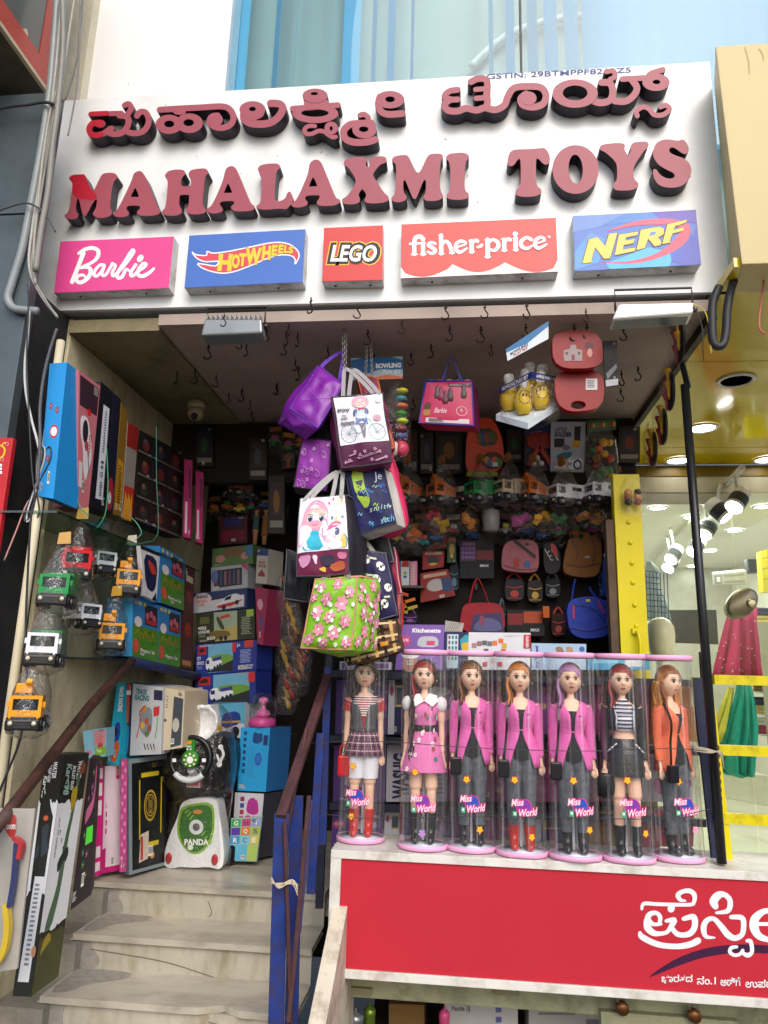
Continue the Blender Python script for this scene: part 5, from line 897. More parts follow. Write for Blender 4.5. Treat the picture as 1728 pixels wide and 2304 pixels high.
def d_city(m, F):
    m.rect(F, .3, .04, .9, .97, M('#6aa8c8')); m.poly(F, [(.3,.5),(.5,.38),(.9,.42),(.9,.7),(.3,.75)], M('#6a9a34'), 1); m.poly(F, [(.25,.95),(.9,.6),(.9,.97)], M('#23242a')); m.rect(F, .05, .08, .25, .36, M('#b82428')); m.poly(F, [(.08,.2),(.12,.14),(.2,.14),(.23,.28),(.08,.3)], M('#3a1c14'), 1)
    for k, t_ in enumerate(('CITY', 'SERVICE', 'TRUCK')): m.text(F, t_, .03, .42+.15*k, [.13, .2, .16][k], .53+.15*k, W_ if k < 2 else M('#8f9cc4'), .02)
    m.poly(F, [(.24,.62),(.28,.48),(.38,.46),(.4,.62),(.62,.56),(.64,.7),(.44,.82),(.26,.88)], M('#dfe3ee'), 1); m.rect(F, .26, .55, .33, .68, M('#232c50')); [m.oval(F, u, v, .025, .07, K_) for u, v in ((.32, .88), (.46, .82), (.53, .78), (.59, .74))]; m.poly(F, [(.42,.5),(.62,.44),(.62,.56),(.42,.6)], M('#3a3a8a')); m.rect(F, .88, .04, .99, .35, M('#c02c34'))
def d_city2(m, F):
    d_city(m, lambda u, v, o=0: F(u*.68, v, o)); m.rect(F, .66, .0, 1, 1, M('#1c2f86')); lines(m, F, .72, .3, .92, .75, 10, '#8f9cd0'); m.text(F, 'SUPER TRUCK', .7, .8, .95, .86, W_); m.text(F, 'POWER KING', .72, .88, .93, .94, W_); m.rect(F, .8, .0, .94, .24, M('#c03a34')); m.text(F, '5+', .68, .08, .73, .2, W_)
B('truck_box', 'blue city service truck box, lowest of the stack with the big truck picture', [(440,1520),(575,1508),(575,1581),(438,1586)], (.05, .16, 0), '#1c2f86', d_city, group=SK, Y=4.02)
B('truck_box', 'blue city service truck box, second of the stack with a text panel', [(441,1450),(578,1439),(577,1507),(440,1519)], (.05, .16, 0), '#1c2f86', d_city2, group=SK, Y=4.02)
def d_mis(m, F):
    m.rect(F, .3, .02, .7, .98, M('#8fa08a')); m.poly(F, [(.3,.6),(.7,.5),(.7,.98),(.3,.98)], M('#a89a5a')); m.poly(F, [(.33,.2),(.38,.15),(.5,.6),(.42,.62)], M('#3a4028'), 1); m.poly(F, [(.2,.7),(.3,.62),(.55,.66),(.6,.85),(.25,.95)], M('#6a5a2c'), 1); [m.oval(F, u, .9, .03, .08, K_) for u in (.3, .42, .5)]; m.poly(F, [(.4,.18),(.55,.1),(.6,.2),(.42,.26)], M('#b83a34')); m.rect(F, .06, .15, .22, .38, M('#5a5a2a'))
    for k, t_ in enumerate(('MISSILE', 'LAUNCHER', 'TRUCK')): m.text(F, t_, .03, .46+.13*k, [.17, .23, .15][k], .56+.13*k, W_ if k < 2 else M('#8a8f6a'), .02)
    lines(m, F, .76, .25, .95, .85, 11, '#8a927a'); m.rect(F, .86, .02, .98, .25, M('#8fae3a'))
B('truck_box', 'dark olive missile truck box above the blue city boxes', [(442,1380),(573,1369),(573,1437),(443,1448)], (.05, .16, 0), '#262e1c', d_mis, group=SK, Y=4.02)
B('car_box', 'navy and white racing car box above the olive truck box', [(434,1335),(556,1323),(555,1368),(433,1381)], (.08, .16, 0), '#232f5a', lambda m, F: (m.poly(F, [(0,.5),(.35,.45),(.95,.3),(.95,.9),(0,1)], M('#b8b8c0')), m.oval(F, .18, .35, .17, .3, M('#c9b6b8')), m.text(F, 'ANAND', .06, .12, .28, .3, M('#3a2c30'), .04), m.text(F, 'REGIN', .07, .38, .27, .5, M('#b04a3a')), m.text(F, 'CAR', .1, .55, .22, .68, M('#b04a3a')), m.poly(F, [(.4,.7),(.55,.55),(.62,.3),(.8,.2),(.9,.35),(.97,.5),(.8,.72),(.55,.9)], M('#c9ccd2'), 1), m.poly(F, [(.4,.75),(.8,.6),(.95,.5),(.8,.75),(.55,.92)], M('#b02c2c'), 1), m.poly(F, [(.62,.35),(.72,.28),(.7,.48),(.58,.52)], K_), [m.oval(F, u, v, .035, .12, K_) for u, v in ((.58, .85), (.82, .66))]), group=SK, Y=4.02)
B('window_box', 'grey window box with pink corner stripes on the racing car box', [(475,1277),(557,1269),(557,1322),(475,1331)], (.05, .14, 0), '#9aa0a4', lambda m, F: (m.poly(F, [(.08,.15),(.85,.12),(.85,.85),(.08,.88)], M('#23283a')), [m.rect(F, .12+.12*k, .2, .18+.12*k, .8, M(['#6a3a48', '#3a4a6a', '#7a5a60'][k % 3])) for k in range(6)], m.poly(F, [(.8,0),(1,0),(1,.3)], M('#c02c7a')), m.oval(F, .1, .4, .1, .28, M('#5a6a9a'))), group=SK, Y=4.02)
B('playset_box', 'green and brown playset box on top of the back stack', [(478,1235),(569,1225),(569,1268),(477,1276)], (.05, .14, 0), '#4a6a3a', lambda m, F: (m.rect(F, .3, .05, .75, .55, M('#6a5030')), m.oval(F, .2, .6, .12, .2, M('#b07a70')), m.oval(F, .8, .55, .1, .18, M('#b07a70')), m.rect(F, .82, 0, 1, .6, M('#3a6a8a'))), group=SK, Y=4.02)
B('tanker_box', 'white box printed with a blue tanker truck under the city boxes', [(418,1588),(552,1580),(547,1700),(418,1702)], (.05, .16, 0), '#c9cdd4', lambda m, F: (m.poly(F, [(.55,.0),(1,0),(1,.4),(.6,.4)], M('#5aa8c8')), m.text(F, 'ANAND', .02, .08, .3, .2, M('#b02c4a'), .05), m.poly(F, [(.6,.2),(.9,.15),(.95,.4),(.62,.5)], M('#1f3a8c'), 1), m.rect(F, .6, .34, .93, .38, M('#c0962c')), m.oval(F, .85, .55, .07, .1, K_), m.poly(F, [(.45,.42),(.62,.4),(.62,.55),(.45,.56)], M('#c9a02c')), m.text(F, 'PAT', .78, .7, 1, .82, M('#8a1c2c'), .05)), group=SK, Y=4.0)
B('house_box', 'narrow white play house box right of the stack top', [(579,1234),(604,1235),(600,1314),(575,1312)], (.06, .12, 0), '#a8a29c', lambda m, F: (m.rect(F, 0, 0, 1, .2, M('#23366a')), m.text(F, 'PLAY', .2, .36, .8, .44, M('#8a2c2c'), .05), m.text(F, 'HOUSE', .15, .46, .85, .54, M('#8a2c2c'), .05), m.poly(F, [(.2,.72),(.5,.6),(.8,.72),(.8,.8),(.2,.8)], M('#8a2c2c'))), group=SK, Y=4.0)
B('pink_box', 'tall magenta box right of the olive truck box', [(574,1320),(604,1326),(591,1452),(579,1448)], (.07, .12, 0), '#8a1c48', lambda m, F: (m.oval(F, .4, .3, .25, .1, M('#c08aa0')), m.oval(F, .5, .6, .25, .12, M('#5a3a6a'))), group=SK, Y=4.0)
B('brown_carton', 'brown carton under the tanker box at the back', [(522,1700),(552,1690),(550,1860),(520,1860)], (.05, .1, 0), '#7a5a34', lambda m, F: (m.rect(F, .1, .1, .5, .3, M('#c9a82c')), m.text(F, 'E', .3, .4, .8, .55, M('#d8b83a'))), Y=3.96)
m = MB(); m.box((-1.70, 3.95, FLZ+.001), (-.95, 4.4, 1.18), M('#3a2c24', .8)); m.build('back_counter', label='dark counter under the stacked truck boxes', cat='counter')
# ================================================================== LUNCH BAGS HANGING FROM THE CHAINS
BG = 'lunch bags hanging in a bunch from the chain'
def bag(label, pts, Y, thick, col, draw=None, side=None, tilt=(0, 0, 0), b=.008, wr=.006, seed=1, handle=None, hcol='#8e8a88', trim='#3c3a40', Ys=None, flat=None, top=True, rough=.6, dvec=None):
    """soft box bag from the pixels of its front (tl, tr, br, bl); thick = depth"""
    P = [at(x, y, Y=yy) for (x, y), yy in zip(pts, Ys)] if Ys else [at(x, y, Y=Y) for x, y in pts]
    d = V(dvec) if dvec else V((.0, thick, .0)); K = [p+d for p in P]
    T = thing('lunch_bag', label, 'bag', (P[2]+P[3])/2+d/2, BG); mf, ms = M(col, rough, .08, 25, bump=.15, bs=30), M(side or col, rough, .1, 25, bump=.15, bs=30)
    wp = lambda p: noise.noise_vector(p*7+V((seed, 0, 0)))*.009; F = QF(*P, bulge=b*1.5, wr=wr*1.2, seed=seed, warp=wp); m = MB(); m.grid(F, mf, 24, 24); m.build('front_panel', T)
    m = MB()
    for a, c, e, f in ((P[1], K[1], K[2], P[2]), (K[0], P[0], P[3], K[3]), (P[3], P[2], K[2], K[3]), (K[0], K[1], P[1], P[0]), (K[1], K[0], K[3], K[2])): m.grid(QF(a, c, e, f, bulge=b*1.2, wr=wr, seed=seed+3, warp=wp), ms, 12, 12)
    m.build('side_panel', T)
    m = MB(); pp = [P[k].lerp(P[(k+1) % 4], j/8) for k in range(4) for j in range(8)]; m.tube([p+wp(p) for p in pp], .0035, M(trim, .6), 6, closed=True); m.build('piping', T)
    if top: m = MB(); q = [P[0]+d*.12, P[1]+d*.12, P[1]+d*.88, P[0]+d*.88]; m.tube([v+V((0, 0, .003)) for v in q]+[q[0]+V((0, 0, .003))], .005, M(trim, .5), 6); m.build('zip', T)
    if handle:
        for k, (a, c, apex) in enumerate(handle):
            pa, pc, pt = at(*a, Y=(Y or Ys[0])-.002), at(*c, Y=(Y or Ys[0])-.002), at(*apex, Y=(Y or Ys[0])+thick*.4)
            m = MB(); m.band(spline([pa+V((0, 0, -.02)), pa, pa.lerp(pt, .55)+V((-.004, 0, .006)), pt, pc.lerp(pt, .55)+V((.004, 0, .006)), pc, pc+V((0, 0, -.02))], 5), .017, (pc-pa), M(hcol, .7, .1, 40), .001); m.build('handle', T)
    if draw: m = MB(); m.lay = 22; draw(m, F); m.build('print', T)
    return T
CY = 2.80
def chs(label, a, c, n, nm='chain'): return chain(nm, label, [a, c], .006, .0016, M('#9a9790', .35, .1, metal=.8), n)
chs('long steel chain hanging the lunch bags from the ceiling, left strand', at(771, 690, Y=CY), at(775, 870, Y=CY), 26)
chs('long steel chain hanging the lunch bags from the ceiling, right strand', at(779, 690, Y=CY), at(777, 835, Y=CY), 22)
chs('short steel chain behind the bags, left strand', at(826, 768, Y=2.87), at(822, 852, Y=2.87), 14); chs('short steel chain behind the bags, right strand', at(834, 764, Y=2.87), at(838, 846, Y=2.87), 14)
def d_pur(m, F):
    LT = M('#a45fc0', .5)
    for p in ([(.2,.25),(.8,.3)], [(.15,.5),(.85,.62)], [(.4,.08),(.3,.9)], [(.7,.1),(.6,.85)], [(.2,.75),(.9,.4)], [(.3,.4),(.75,.85)]): m.pen(F, [(a[0], a[1]) for a in (p[0], ((p[0][0]+p[1][0])/2+.02, (p[0][1]+p[1][1])/2), p[1])], .008, LT, cap=False)
bag('shiny purple lunch bag tilted to the left, topmost of the bunch', [(716,824),(772,862),(714,962),(653,922)], None, .11, '#7a1f96', d_pur, side='#6a1a8a', Ys=[2.80, 2.76, 2.72, 2.76], dvec=(-.07, .08, -.03), rough=.35, trim='#5a2a9a', handle=[((726,822),(766,846),(772,792))], hcol='#5a2aa0', b=.014, wr=.008)
m = MB(); F = QF(at(690, 852, Y=2.83), at(716, 826, Y=2.80), at(654, 922, Y=2.765), at(627, 957, Y=2.8)); 
for k, c in enumerate(('#e8d8d0', '#c98a60', '#3f8a3a', '#d9c0a8', '#5a9a3a')): m.oval(F, .5, .1+.2*k, .45, .1, M(c, .5))
m.build('side_print', [o for o in COL.objects if o.name.startswith('lunch_bag') and not o.parent][-1])
PKS, LAV, GRYL = M('#e8a9bd', .5), M('#8f86c0', .5), M('#8f939c', .5)
def d_enjoy(m, F0):
    F = lambda u, v, o=0: F0(u, v*.70, o)
    m.grid(F, M('#e6e7f0', .5, .03), 24, 18, .04, .02, 1.0, 1.0, .0018)
    for cx in (.24, .8):
        m.pen(F, ell(cx, .8, .155, .165, 20)+[(cx+.155, .8)], .013, GRYL, sub=1); [m.pen(F, [(cx, .8), (cx+.15*cos(a), .8+.16*sin(a))], .005, GRYL, sub=1, cap=False) for a in [2*pi*k/12 for k in range(12)]]
    m.pen(F, [(.24,.8),(.45,.55),(.7,.56),(.8,.8)], .018, M('#9fc4cf', .5)); m.pen(F, [(.3,.66),(.46,.82),(.66,.58)], .015, M('#9fc4cf', .5))
    m.poly(F, [(.44,.62),(.62,.62),(.56,.92),(.52,.92),(.5,.7)], M('#6f6a78', .5), 1); m.poly(F, [(.41,.5),(.63,.5),(.66,.65),(.4,.65)], M('#6a6fb0', .5)); m.poly(F, [(.42,.3),(.62,.3),(.66,.52),(.4,.52)], M('#c6dbe6', .5), 1); m.poly(F, [(.36,.34),(.44,.28),(.44,.42),(.36,.48)], M('#5f639a', .5), 1); m.poly(F, [(.6,.28),(.68,.34),(.68,.44),(.6,.42)], M('#5f639a', .5), 1)
    m.oval(F, .53, .15, .17, .14, PKS); m.oval(F, .53, .19, .11, .1, M('#f0d6cf', .5)); m.poly(F, [(.38,.14),(.5,.04),(.68,.12),(.6,.14),(.5,.12)], PKS, 1); [m.pen(F, ell(.53+s*.055, .19, .045, .042, 10)+[(.53+s*.055+.045, .19)], .008, M('#c06a80'), sub=1) for s in (-1, 1)]; m.poly(F, [(.46,.28),(.53,.3),(.6,.27),(.59,.34),(.53,.31),(.47,.35)], M('#d84a5a'), 1); m.oval(F, .84, .52, .08, .07, M('#c9a0b0', .6)); m.oval(F, .9, .14, .07, .07, M('#f0dbe6'))
    for t_, bx in (('enjoy', (.07, .24, .31, .37)), ('this', (.14, .4, .23, .45)), ('SWEET', (.11, .47, .26, .53)), ('moment', (.1, .55, .38, .64))): m.text(F, t_, *bx, M('#3a2a3c'), .02, .25)
    G = lambda u, v, o=0: F0(u, .72+v*.28, o); LT = M('#b88aa8', .6); R2 = random.Random(2)
    for k in range(9): u, v = .08+.1*k+.03*R2.random(), .12+.7*R2.random(); m.flower(G, u, v, .09, LT, M('#5a1d48'), asp=.4, n=3+k % 3, rot=R2.random()*3)
    m.pen(G, [(.35,.68),(.75,.45)], .1, LT, cap=False); m.text(lambda x, y, o=0: G(x, y-(x-.35)*.57, o), 'GALACTIC ARMY', .37, .62, .73, .71, M('#4a1438'), .03); m.pen(G, [(.2,.5),(.3,.45)], .06, LT); m.pen(G, [(.7,.85),(.9,.74)], .07, LT); m.pen(G, [(.1,.8),(.22,.76)], .06, LT)
bag('maroon lunch bag with a white girl and bicycle picture', [(746,893),(862,884),(884,1040),(768,1056)], 2.74, .10, '#52143e', d_enjoy, side='#6a1c4c', dvec=(-.02, .1, .0), handle=[((772,892),(838,884),(778,830)), ((785,890),(850,882),(796,832))], hcol='#9a969a', seed=4)
def d_pais(m, F):
    LT = M('#c08ac8', .6); DK = M('#4a1a5c', .6); R2 = random.Random(8)
    for k in range(22):
        u, v = .08+.84*R2.random(), .05+.9*R2.random()
        if k % 3 == 0: m.pen(F, [(u-.05, v-.05), (u+.05, v-.02), (u+.06, v+.06), (u-.02, v+.07), (u-.02, v+.01)], .014, LT, sub=3)
        elif k % 3 == 1: m.flower(F, u, v, .045, LT, DK, asp=1.2, rot=R2.random())
        else: [m.oval(F, u+.05*cos(a), v+.04*sin(a), .01, .008, LT, 6) for a in (0, 1, 2, 3, 4, 5)]
bag('purple paisley lunch bag with black edges, left of the girl and bicycle bag', [(684,985),(748,992),(736,1106),(658,1098)], 2.83, .09, '#8a2f9c', d_pais, side='#17161c', trim='#141318', seed=6)
def d_uni(m, F0):
    F = lambda u, v, o=0: F0(u, v*.72, o); m.grid(F, M('#eceaf2', .5, .03), 24, 18, 0, .01, 1, .985, .0018); PK = M('#e0a0bc', .5); PK2 = M('#c78fc4', .5); FL = M('#eec2ae', .5)
    m.poly(F, [(.08,.45),(.12,.2),(.3,.06),(.5,.08),(.62,.25),(.6,.45),(.66,.62),(.6,.85),(.5,.7),(.4,.62),(.2,.62),(.12,.85),(.02,.9),(.0,.7)], PK, 2); m.poly(F, [(.5,.3),(.6,.45),(.66,.62),(.58,.86),(.5,.66)], PK2, 1); m.oval(F, .35, .37, .215, .19, FL, 24); m.poly(F, [(.12,.32),(.18,.14),(.35,.1),(.52,.16),(.58,.36),(.48,.26),(.34,.22),(.22,.24)], PK, 2)
    for cx in (.24, .47): m.oval(F, cx, .38, .065, .07, W_); m.oval(F, cx+.004, .385, .05, .06, M('#5a5f86'), 14); m.oval(F, cx, .39, .03, .04, M('#20202c'), 12); m.oval(F, cx-.015, .36, .012, .014, W_, 8); m.pen(F, [(cx-.06, .33), (cx, .305), (cx+.06, .33)], .012, M('#3a2a3c'), sub=3)
    m.pen(F, [(.31,.49),(.36,.51),(.41,.485)], .01, M('#b0505a'), sub=3); m.poly(F, [(.28,.6),(.44,.6),(.45,.7),(.56,.96),(.06,.97),(.27,.7)], M('#2fb0cc', .5), 1); [m.pen(F, [(.34+.02*k, .74), (.16+.09*k, .95)], .012, M('#1a8aa8', .5), sub=2) for k in range(4)]; m.oval(F, .36, .69, .06, .03, M('#d8a05a')); m.pen(F, [(.2,.12),(.35,.05),(.52,.1)], .03, M('#ecc8d6', .5))
    m.oval(F, .78, .68, .19, .16, W_, 20); m.oval(F, .68, .76, .11, .1, M('#eebfd0', .5)); m.poly(F, [(.58,.68),(.66,.5),(.8,.46),(.92,.52),(.82,.56),(.7,.64)], M('#d86a9a', .5), 1); m.poly(F, [(.74,.48),(.79,.34),(.82,.48)], M('#d8b860')); m.oval(F, .8, .66, .055, .07, M('#5a5f86'), 14); m.oval(F, .8, .67, .032, .045, M('#20202c'), 10); m.oval(F, .785, .64, .012, .015, W_, 6); m.poly(F, [(.88,.72),(.96,.7),(.98,.95),(.86,.97)], M('#d8c050', .5), 1); m.pen(F, [(.94,.72),(.99,.8),(.96,.95)], .02, M('#5aa0c0', .5)); m.poly(F, [(.64,.84),(.9,.84),(.88,.98),(.62,.98)], W_, 1)
    m.pen(F, [(.66,.24),(.72,.16),(.82,.16),(.88,.24),(.78,.27),(.68,.26)], .008, M('#b0a8b8'), sub=3); m.poly(F, [(.6,.1),(.66,.1),(.64,.18)], M('#d85a70'), 1); m.flower(F, .74, .06, .03, M('#d85a80'), PK); m.flower(F, .92, .1, .035, M('#e0c04a'), M('#e0c04a')); m.oval(F, .7, .4, .03, .03, M('#5a6aa0')); m.oval(F, .92, .4, .03, .025, M('#9a80c0'))
    G = lambda u, v, o=0: F0(u, .73+v*.27, o)
    for c, p in (('#c98ab0',[(.02,.1),(.3,.05),(.25,.5),(.1,.7)]),('#2a1c3c',[(.45,.1),(.75,.2),(.7,.6),(.5,.6)]),('#b0522c',[(.6,.6),(.9,.4),(.95,.8),(.7,.9)]),('#d8b040',[(.4,.7),(.55,.6),(.55,.9)]),('#e0c8d8',[(.3,.1),(.42,.1),(.38,.6)]),('#c06a94',[(.78,.05),(.98,.1),(.95,.4),(.8,.35)])): m.poly(G, p, M(c, .5), 1)
bag('white lunch bag with a pink haired girl and unicorn picture', [(676,1122),(779,1114),(786,1290),(668,1300)], None, .13, '#6a1440', d_uni, side='#1d1a24', Ys=[2.74, 2.74, 2.72, 2.72], dvec=(.06, .12, -.02), handle=[((688,1122),(748,1116),(756,1062)), ((702,1120),(768,1114),(768,1060))], hcol='#a5a3a2', seed=9, b=.012)
def d_smith(m, F):
    m.poly(F, [(.15,.02),(.45,.02),(.4,.3),(.5,.55),(.35,.7),(.15,.4)], M('#9ab83a', .6), 1); m.poly(F, [(.2,.2),(.4,.18),(.3,.35)], M('#1c1c3a')); R2 = random.Random(5); CS = ('#2f5fb8', '#3a8fc0', '#a8c84a', '#23238a', '#7ab8d8')
    for k in range(26): u, v = .1+.8*R2.random(), .25+.7*R2.random(); m.pen(F, [(u, v), (u+.05, v-.03), (u+.08, v+.02), (u+.12, v-.01)], .014, M(CS[k % 5], .6), sub=3)
    m.text(F, 'smith', .42, .66, .95, .74, M('#b8d0c8'), 0, .3, sp=1.3); m.text(F, 'Je', .68, .08, .9, .26, M('#c9d0dc'), 0, .2); m.text(F, 'stch', .62, .86, .98, .95, M('#7ab8d8'), 0, .2)
bag('dark blue lettered lunch bag right of the unicorn bag', [(775,1057),(860,1051),(893,1178),(806,1206)], 2.79, .1, '#151a4c', d_smith, side='#c9c4c0', dvec=(.03, .09, .0), seed=12)
bag('plain hot pink bag behind the dark blue lettered bag', [(852,1040),(884,1024),(916,1184),(858,1206)], 2.9, .07, '#d0255c', None, seed=14, top=False, trim='#b01c4c')
def d_flor(m, F):
    R2 = random.Random(21); PKF, CF_ = M('#d88aa0', .5), M('#e9e4d8'); LN = M('#a8cf5a', .5)
    for k in range(22): u, v = R2.random(), R2.random(); m.pen(F, [(u, v), (u+.06, v-.04), (u+.1, v-.12)], .008, LN, sub=3)
    for k, (u, v, r) in enumerate(((.18,.14,.09),(.55,.1,.1),(.85,.22,.1),(.35,.32,.1),(.68,.38,.12),(.2,.5,.1),(.48,.56,.1),(.82,.62,.1),(.3,.74,.1),(.62,.78,.11),(.14,.88,.09),(.9,.9,.09),(.44,.92,.08),(.08,.3,.07))): m.flower(F, u, v, r, PKF, CF_, asp=1.25, n=6, rot=k); [m.oval(F, u+.5*r*cos(a), v+.4*r*sin(a), .012, .01, M('#8a3a50'), 6) for a in (0, 2, 4)]
    for k in range(16): u, v = R2.random()*.9+.05, R2.random()*.9+.05; m.flower(F, u, v, .035, M('#e3ece4', .5), M('#c9d060'), asp=1.2)
bag('bright green floral lunch bag, lowest at the front of the bunch', [(710,1302),(806,1298),(790,1462),(680,1460)], None, .13, '#7fb81e', d_flor, side='#86ba2c', Ys=[2.72, 2.72, 2.70, 2.70], dvec=(.08, .12, .0), trim='#c98a70', seed=17, b=.016, wr=.01, handle=[((728,1300),(784,1296),(770,1240))], hcol='#7f7d7a', rough=.4)
T = [o for o in COL.objects if o.name.startswith('lunch_bag') and not o.parent][-1]; m = MB(); m.lay = 24
P1, P2 = at(806, 1298, Y=2.72), at(790, 1462, Y=2.70); d_flor(m, QF(P1, P1+V((.08, .12, 0)), P2+V((.08, .12, 0)), P2, bulge=.0192, wr=.01, seed=20, warp=lambda p: noise.noise_vector(p*7+V((17, 0, 0)))*.009)); m.build('side_print', T)
def d_soc(m, F):
    for u, v in ((.3,.12),(.75,.2),(.5,.4),(.85,.55),(.25,.6),(.6,.8),(.2,.9)): m.oval(F, u, v, .14, .07, W_, 14); m.oval(F, u, v, .05, .025, K_, 8); m.oval(F, u-.09, v+.03, .03, .02, K_, 6); m.oval(F, u+.09, v-.02, .03, .02, K_, 6)
    for u, v in ((.55,.1),(.3,.35),(.75,.7)): m.pen(F, [(u-.1, v), (u+.1, v)], .03, M('#c9cfa8'), sub=2)
bag('navy bag printed with footballs behind the green floral bag', [(796,1238),(868,1246),(893,1384),(838,1400)], 2.84, .1, '#1c1848', d_soc, seed=22, trim='#55545c', handle=[((806,1240),(842,1244),(790,1190))], hcol='#8c8a80')
def d_plaid(m, F):
    for k in range(6): m.rect(F, .02+.17*k, 0, .08+.17*k, 1, M(['#2a1a14', '#c9a05a'][k % 2], .8), 6)
    for k in range(5): m.rect(F, 0, .05+.2*k, 1, .12+.2*k, M(['#d0b88a', '#2a1a14'][k % 2], .8), 6)
    for k in range(3): m.rect(F, .3*k+.05, .3*k+.02, .3*k+.2, .3*k+.14, M('#c08a2c', .8), 3)
bag('brown plaid bag at the bottom of the bunch', [(770,1402),(892,1396),(899,1462),(782,1494)], 2.84, .1, '#5a3a28', d_plaid, seed=25, trim='#3a2a20', wr=.012)
bag('plain dark navy bag behind the unicorn bag', [(646,1238),(702,1262),(696,1352),(640,1344)], 2.88, .08, '#12141e', None, seed=27, top=False, trim='#55555c')
bag('red dotted bag edge at the right of the plaid bag', [(884,1340),(902,1336),(902,1420),(888,1426)], 2.93, .06, '#b8392e', lambda m, F: [m.oval(F, .15+.2*(k % 5), .05+.06*(k//5), .05, .012, M('#e0a890'), 6) for k in range(70)], seed=29, top=False)
bag('maroon strapped bag hanging behind the girl and bicycle bag', [(800,840),(846,852),(886,1010),(850,1020)], 2.92, .08, '#8a2a4c', None, seed=31, trim='#e07a3a')
bag('black bag between the purple and paisley bags', [(690,962),(762,930),(760,1010),(700,1000)], 2.88, .06, '#131318', None, seed=33, top=False, trim='#2a2a30')
bag('dark teal bag filling the gap behind the unicorn bag', [(742,1092),(800,1086),(806,1180),(760,1190)], 2.9, .07, '#143038', None, seed=35, top=False, trim='#2a4a50')
bag('black bag with grey edge below the dark blue lettered bag', [(800,1196),(872,1186),(884,1262),(812,1268)], 2.93, .07, '#15151b', None, seed=37, top=False, trim='#77757c')
bag('crimson bag peeking out right of the football bag', [(852,1236),(886,1232),(904,1344),(862,1356)], 2.97, .06, '#8c1430', None, seed=39, top=False, trim='#c9a0a8')
# ================================================================== CEILING HOOKS, LAMPS, HANGING AND BACK WALL GOODS
HK = M('#2a1c16', .6, .2, 20, metal=.5)
m = MB(); m.tube([V((0, 0, .0)), V((0, 0, -.03))], .0028, HK, 6); m.tube(spline([V((0, 0, -.028)), V((.006, 0, -.036)), V((.012, 0, -.05)), V((.004, 0, -.062)), V((-.012, 0, -.06)), V((-.016, 0, -.05))], 5), .0028, HK, 6)
m.tube([V((-.006, 0, -.018)), V((.006, 0, -.014))], .003, HK, 5)
hook = m.build('ceiling_hook', label='x', cat='hook', org=(0, 0, 0), group='hooks screwed into the ceiling')
HP = [(505,712),(540,815-50),(600,745),(645,752),(670,755),(650,735),(470,780),(555,780),(440,835),(487,850),(515,890),(622,870),(563,905),(545,880),(700,675),(805,690),(640,780),(738,785),(905,725),(1003,690),(1091,690),(1185,685),(1012,740),(1082,740),(925,800),(1105,780),(1028,855),(970,780),(930,900),(1183,735),(1318,700),(1320,735),(1402,740),(1398,840),(1396,880),(1435,830),(1292,735),(1445,700),(828,748),(842,800),(665,815),(672,830),(624,868),(567,930),(399,841)]
WDS = {0: 'left', 1: 'middle', 2: 'right'}
seen = {}
for k, (x, y) in enumerate(HP):
    p = at(x, y-6, Z=3.0 if x > 440 else 2.985); h = hook if k == 0 else hook.copy()
    if k: COL.objects.link(h)
    h.location = p; h.rotation_euler = (0, 0, RNG.uniform(-.9, .9)); s = RNG.uniform(.85, 1.25); h.scale = (s, s, s)
    fr = 'front' if p.y < 2.95 else 'second' if p.y < 3.2 else 'third' if p.y < 3.5 else 'rear'; sd_ = 'left' if p.x < -.7 else 'middle' if p.x < .1 else 'right'
    seen[(fr, sd_)] = seen.get((fr, sd_), 0)+1; h['label'] = 'small rusty ceiling hook, %s row, %s part, %s there' % (fr, sd_, ['first', 'second', 'third', 'fourth', 'fifth', 'sixth', 'seventh', 'eighth', 'ninth', 'tenth', 'eleventh', 'twelfth'][seen[(fr, sd_)]-1])
def flood(label, P, dark, turn):
    """flood lamp: housing quad corners (pixels) at one depth, yoke to the board above"""
    a, c, e, f, Y = P; q = [at(*v, Y=Y) for v in (a, c, e, f)]; T = thing('flood_lamp', label, 'flood lamp', (q[2]+q[3])/2, 'flood lamps under the signboard')
    mt = M('#8e9396' if dark else '#c9ccce', .35, .08, metal=.4); d = V((0, .075, -.012)); m = MB(); m.hexa(q+[v+d for v in q], mt); m.build('housing', T, bevel=.008)
    m = MB(); b0 = [q[3]+V((.012, .012, -.002)), q[2]+V((-.012, .012, -.002)), q[2]+d+V((-.012, -.012, -.002)), q[3]+d+V((.012, -.012, -.002))]; m.add(b0, [(0, 1, 2, 3)], M('#6f7678', .1)); m.build('lens', T)
    m = MB(); zt = 3.07; m.tube([q[0]+V((-.004, .04, -.01)), V((q[0].x-.004, q[0].y+.04, zt)), V((q[1].x+.004, q[1].y+.04, zt)), q[1]+V((.004, .04, -.01))], .005, M('#3a3632', .5), 6); m.build('yoke', T)
    if dark:
        for k in range(12): m = MB(); x = q[0].lerp(q[1], (k+.5)/12); m.box(x+V((-.0025, .0, 0)), x+V((.0025, .13, .022)), mt); m.build('fin', T)
    m = MB(); m.lathe([(.01, 0), (.01, .015), (.004, .018)], q[1]+V((.002, .04, -.012)), M('#55504a', .4, metal=.7), 10, axis=(1, 0, 0)); m.build('bolt', T)
flood('grey finned flood lamp hanging under the left half of the signboard', [(460,718),(588,718),(590,748),(452,754),2.68], True, 0)
flood('white flood lamp hanging under the right end of the signboard', [(1392,684),(1564,680),(1560,704),(1378,718),2.62], False, 0)
cable('lamp_wire', 'brown twisted wire running from the finned lamp across the ceiling', [(585,752,2.72),(610,800,2.85),(640,850,3.0),(668,878,3.1)], .003, '#5a4432', None, 'wire')
c = at(443, 905, Z=2.98); T = thing('dome_camera', 'cream dome security camera on the ceiling band at the left', 'security camera', c)
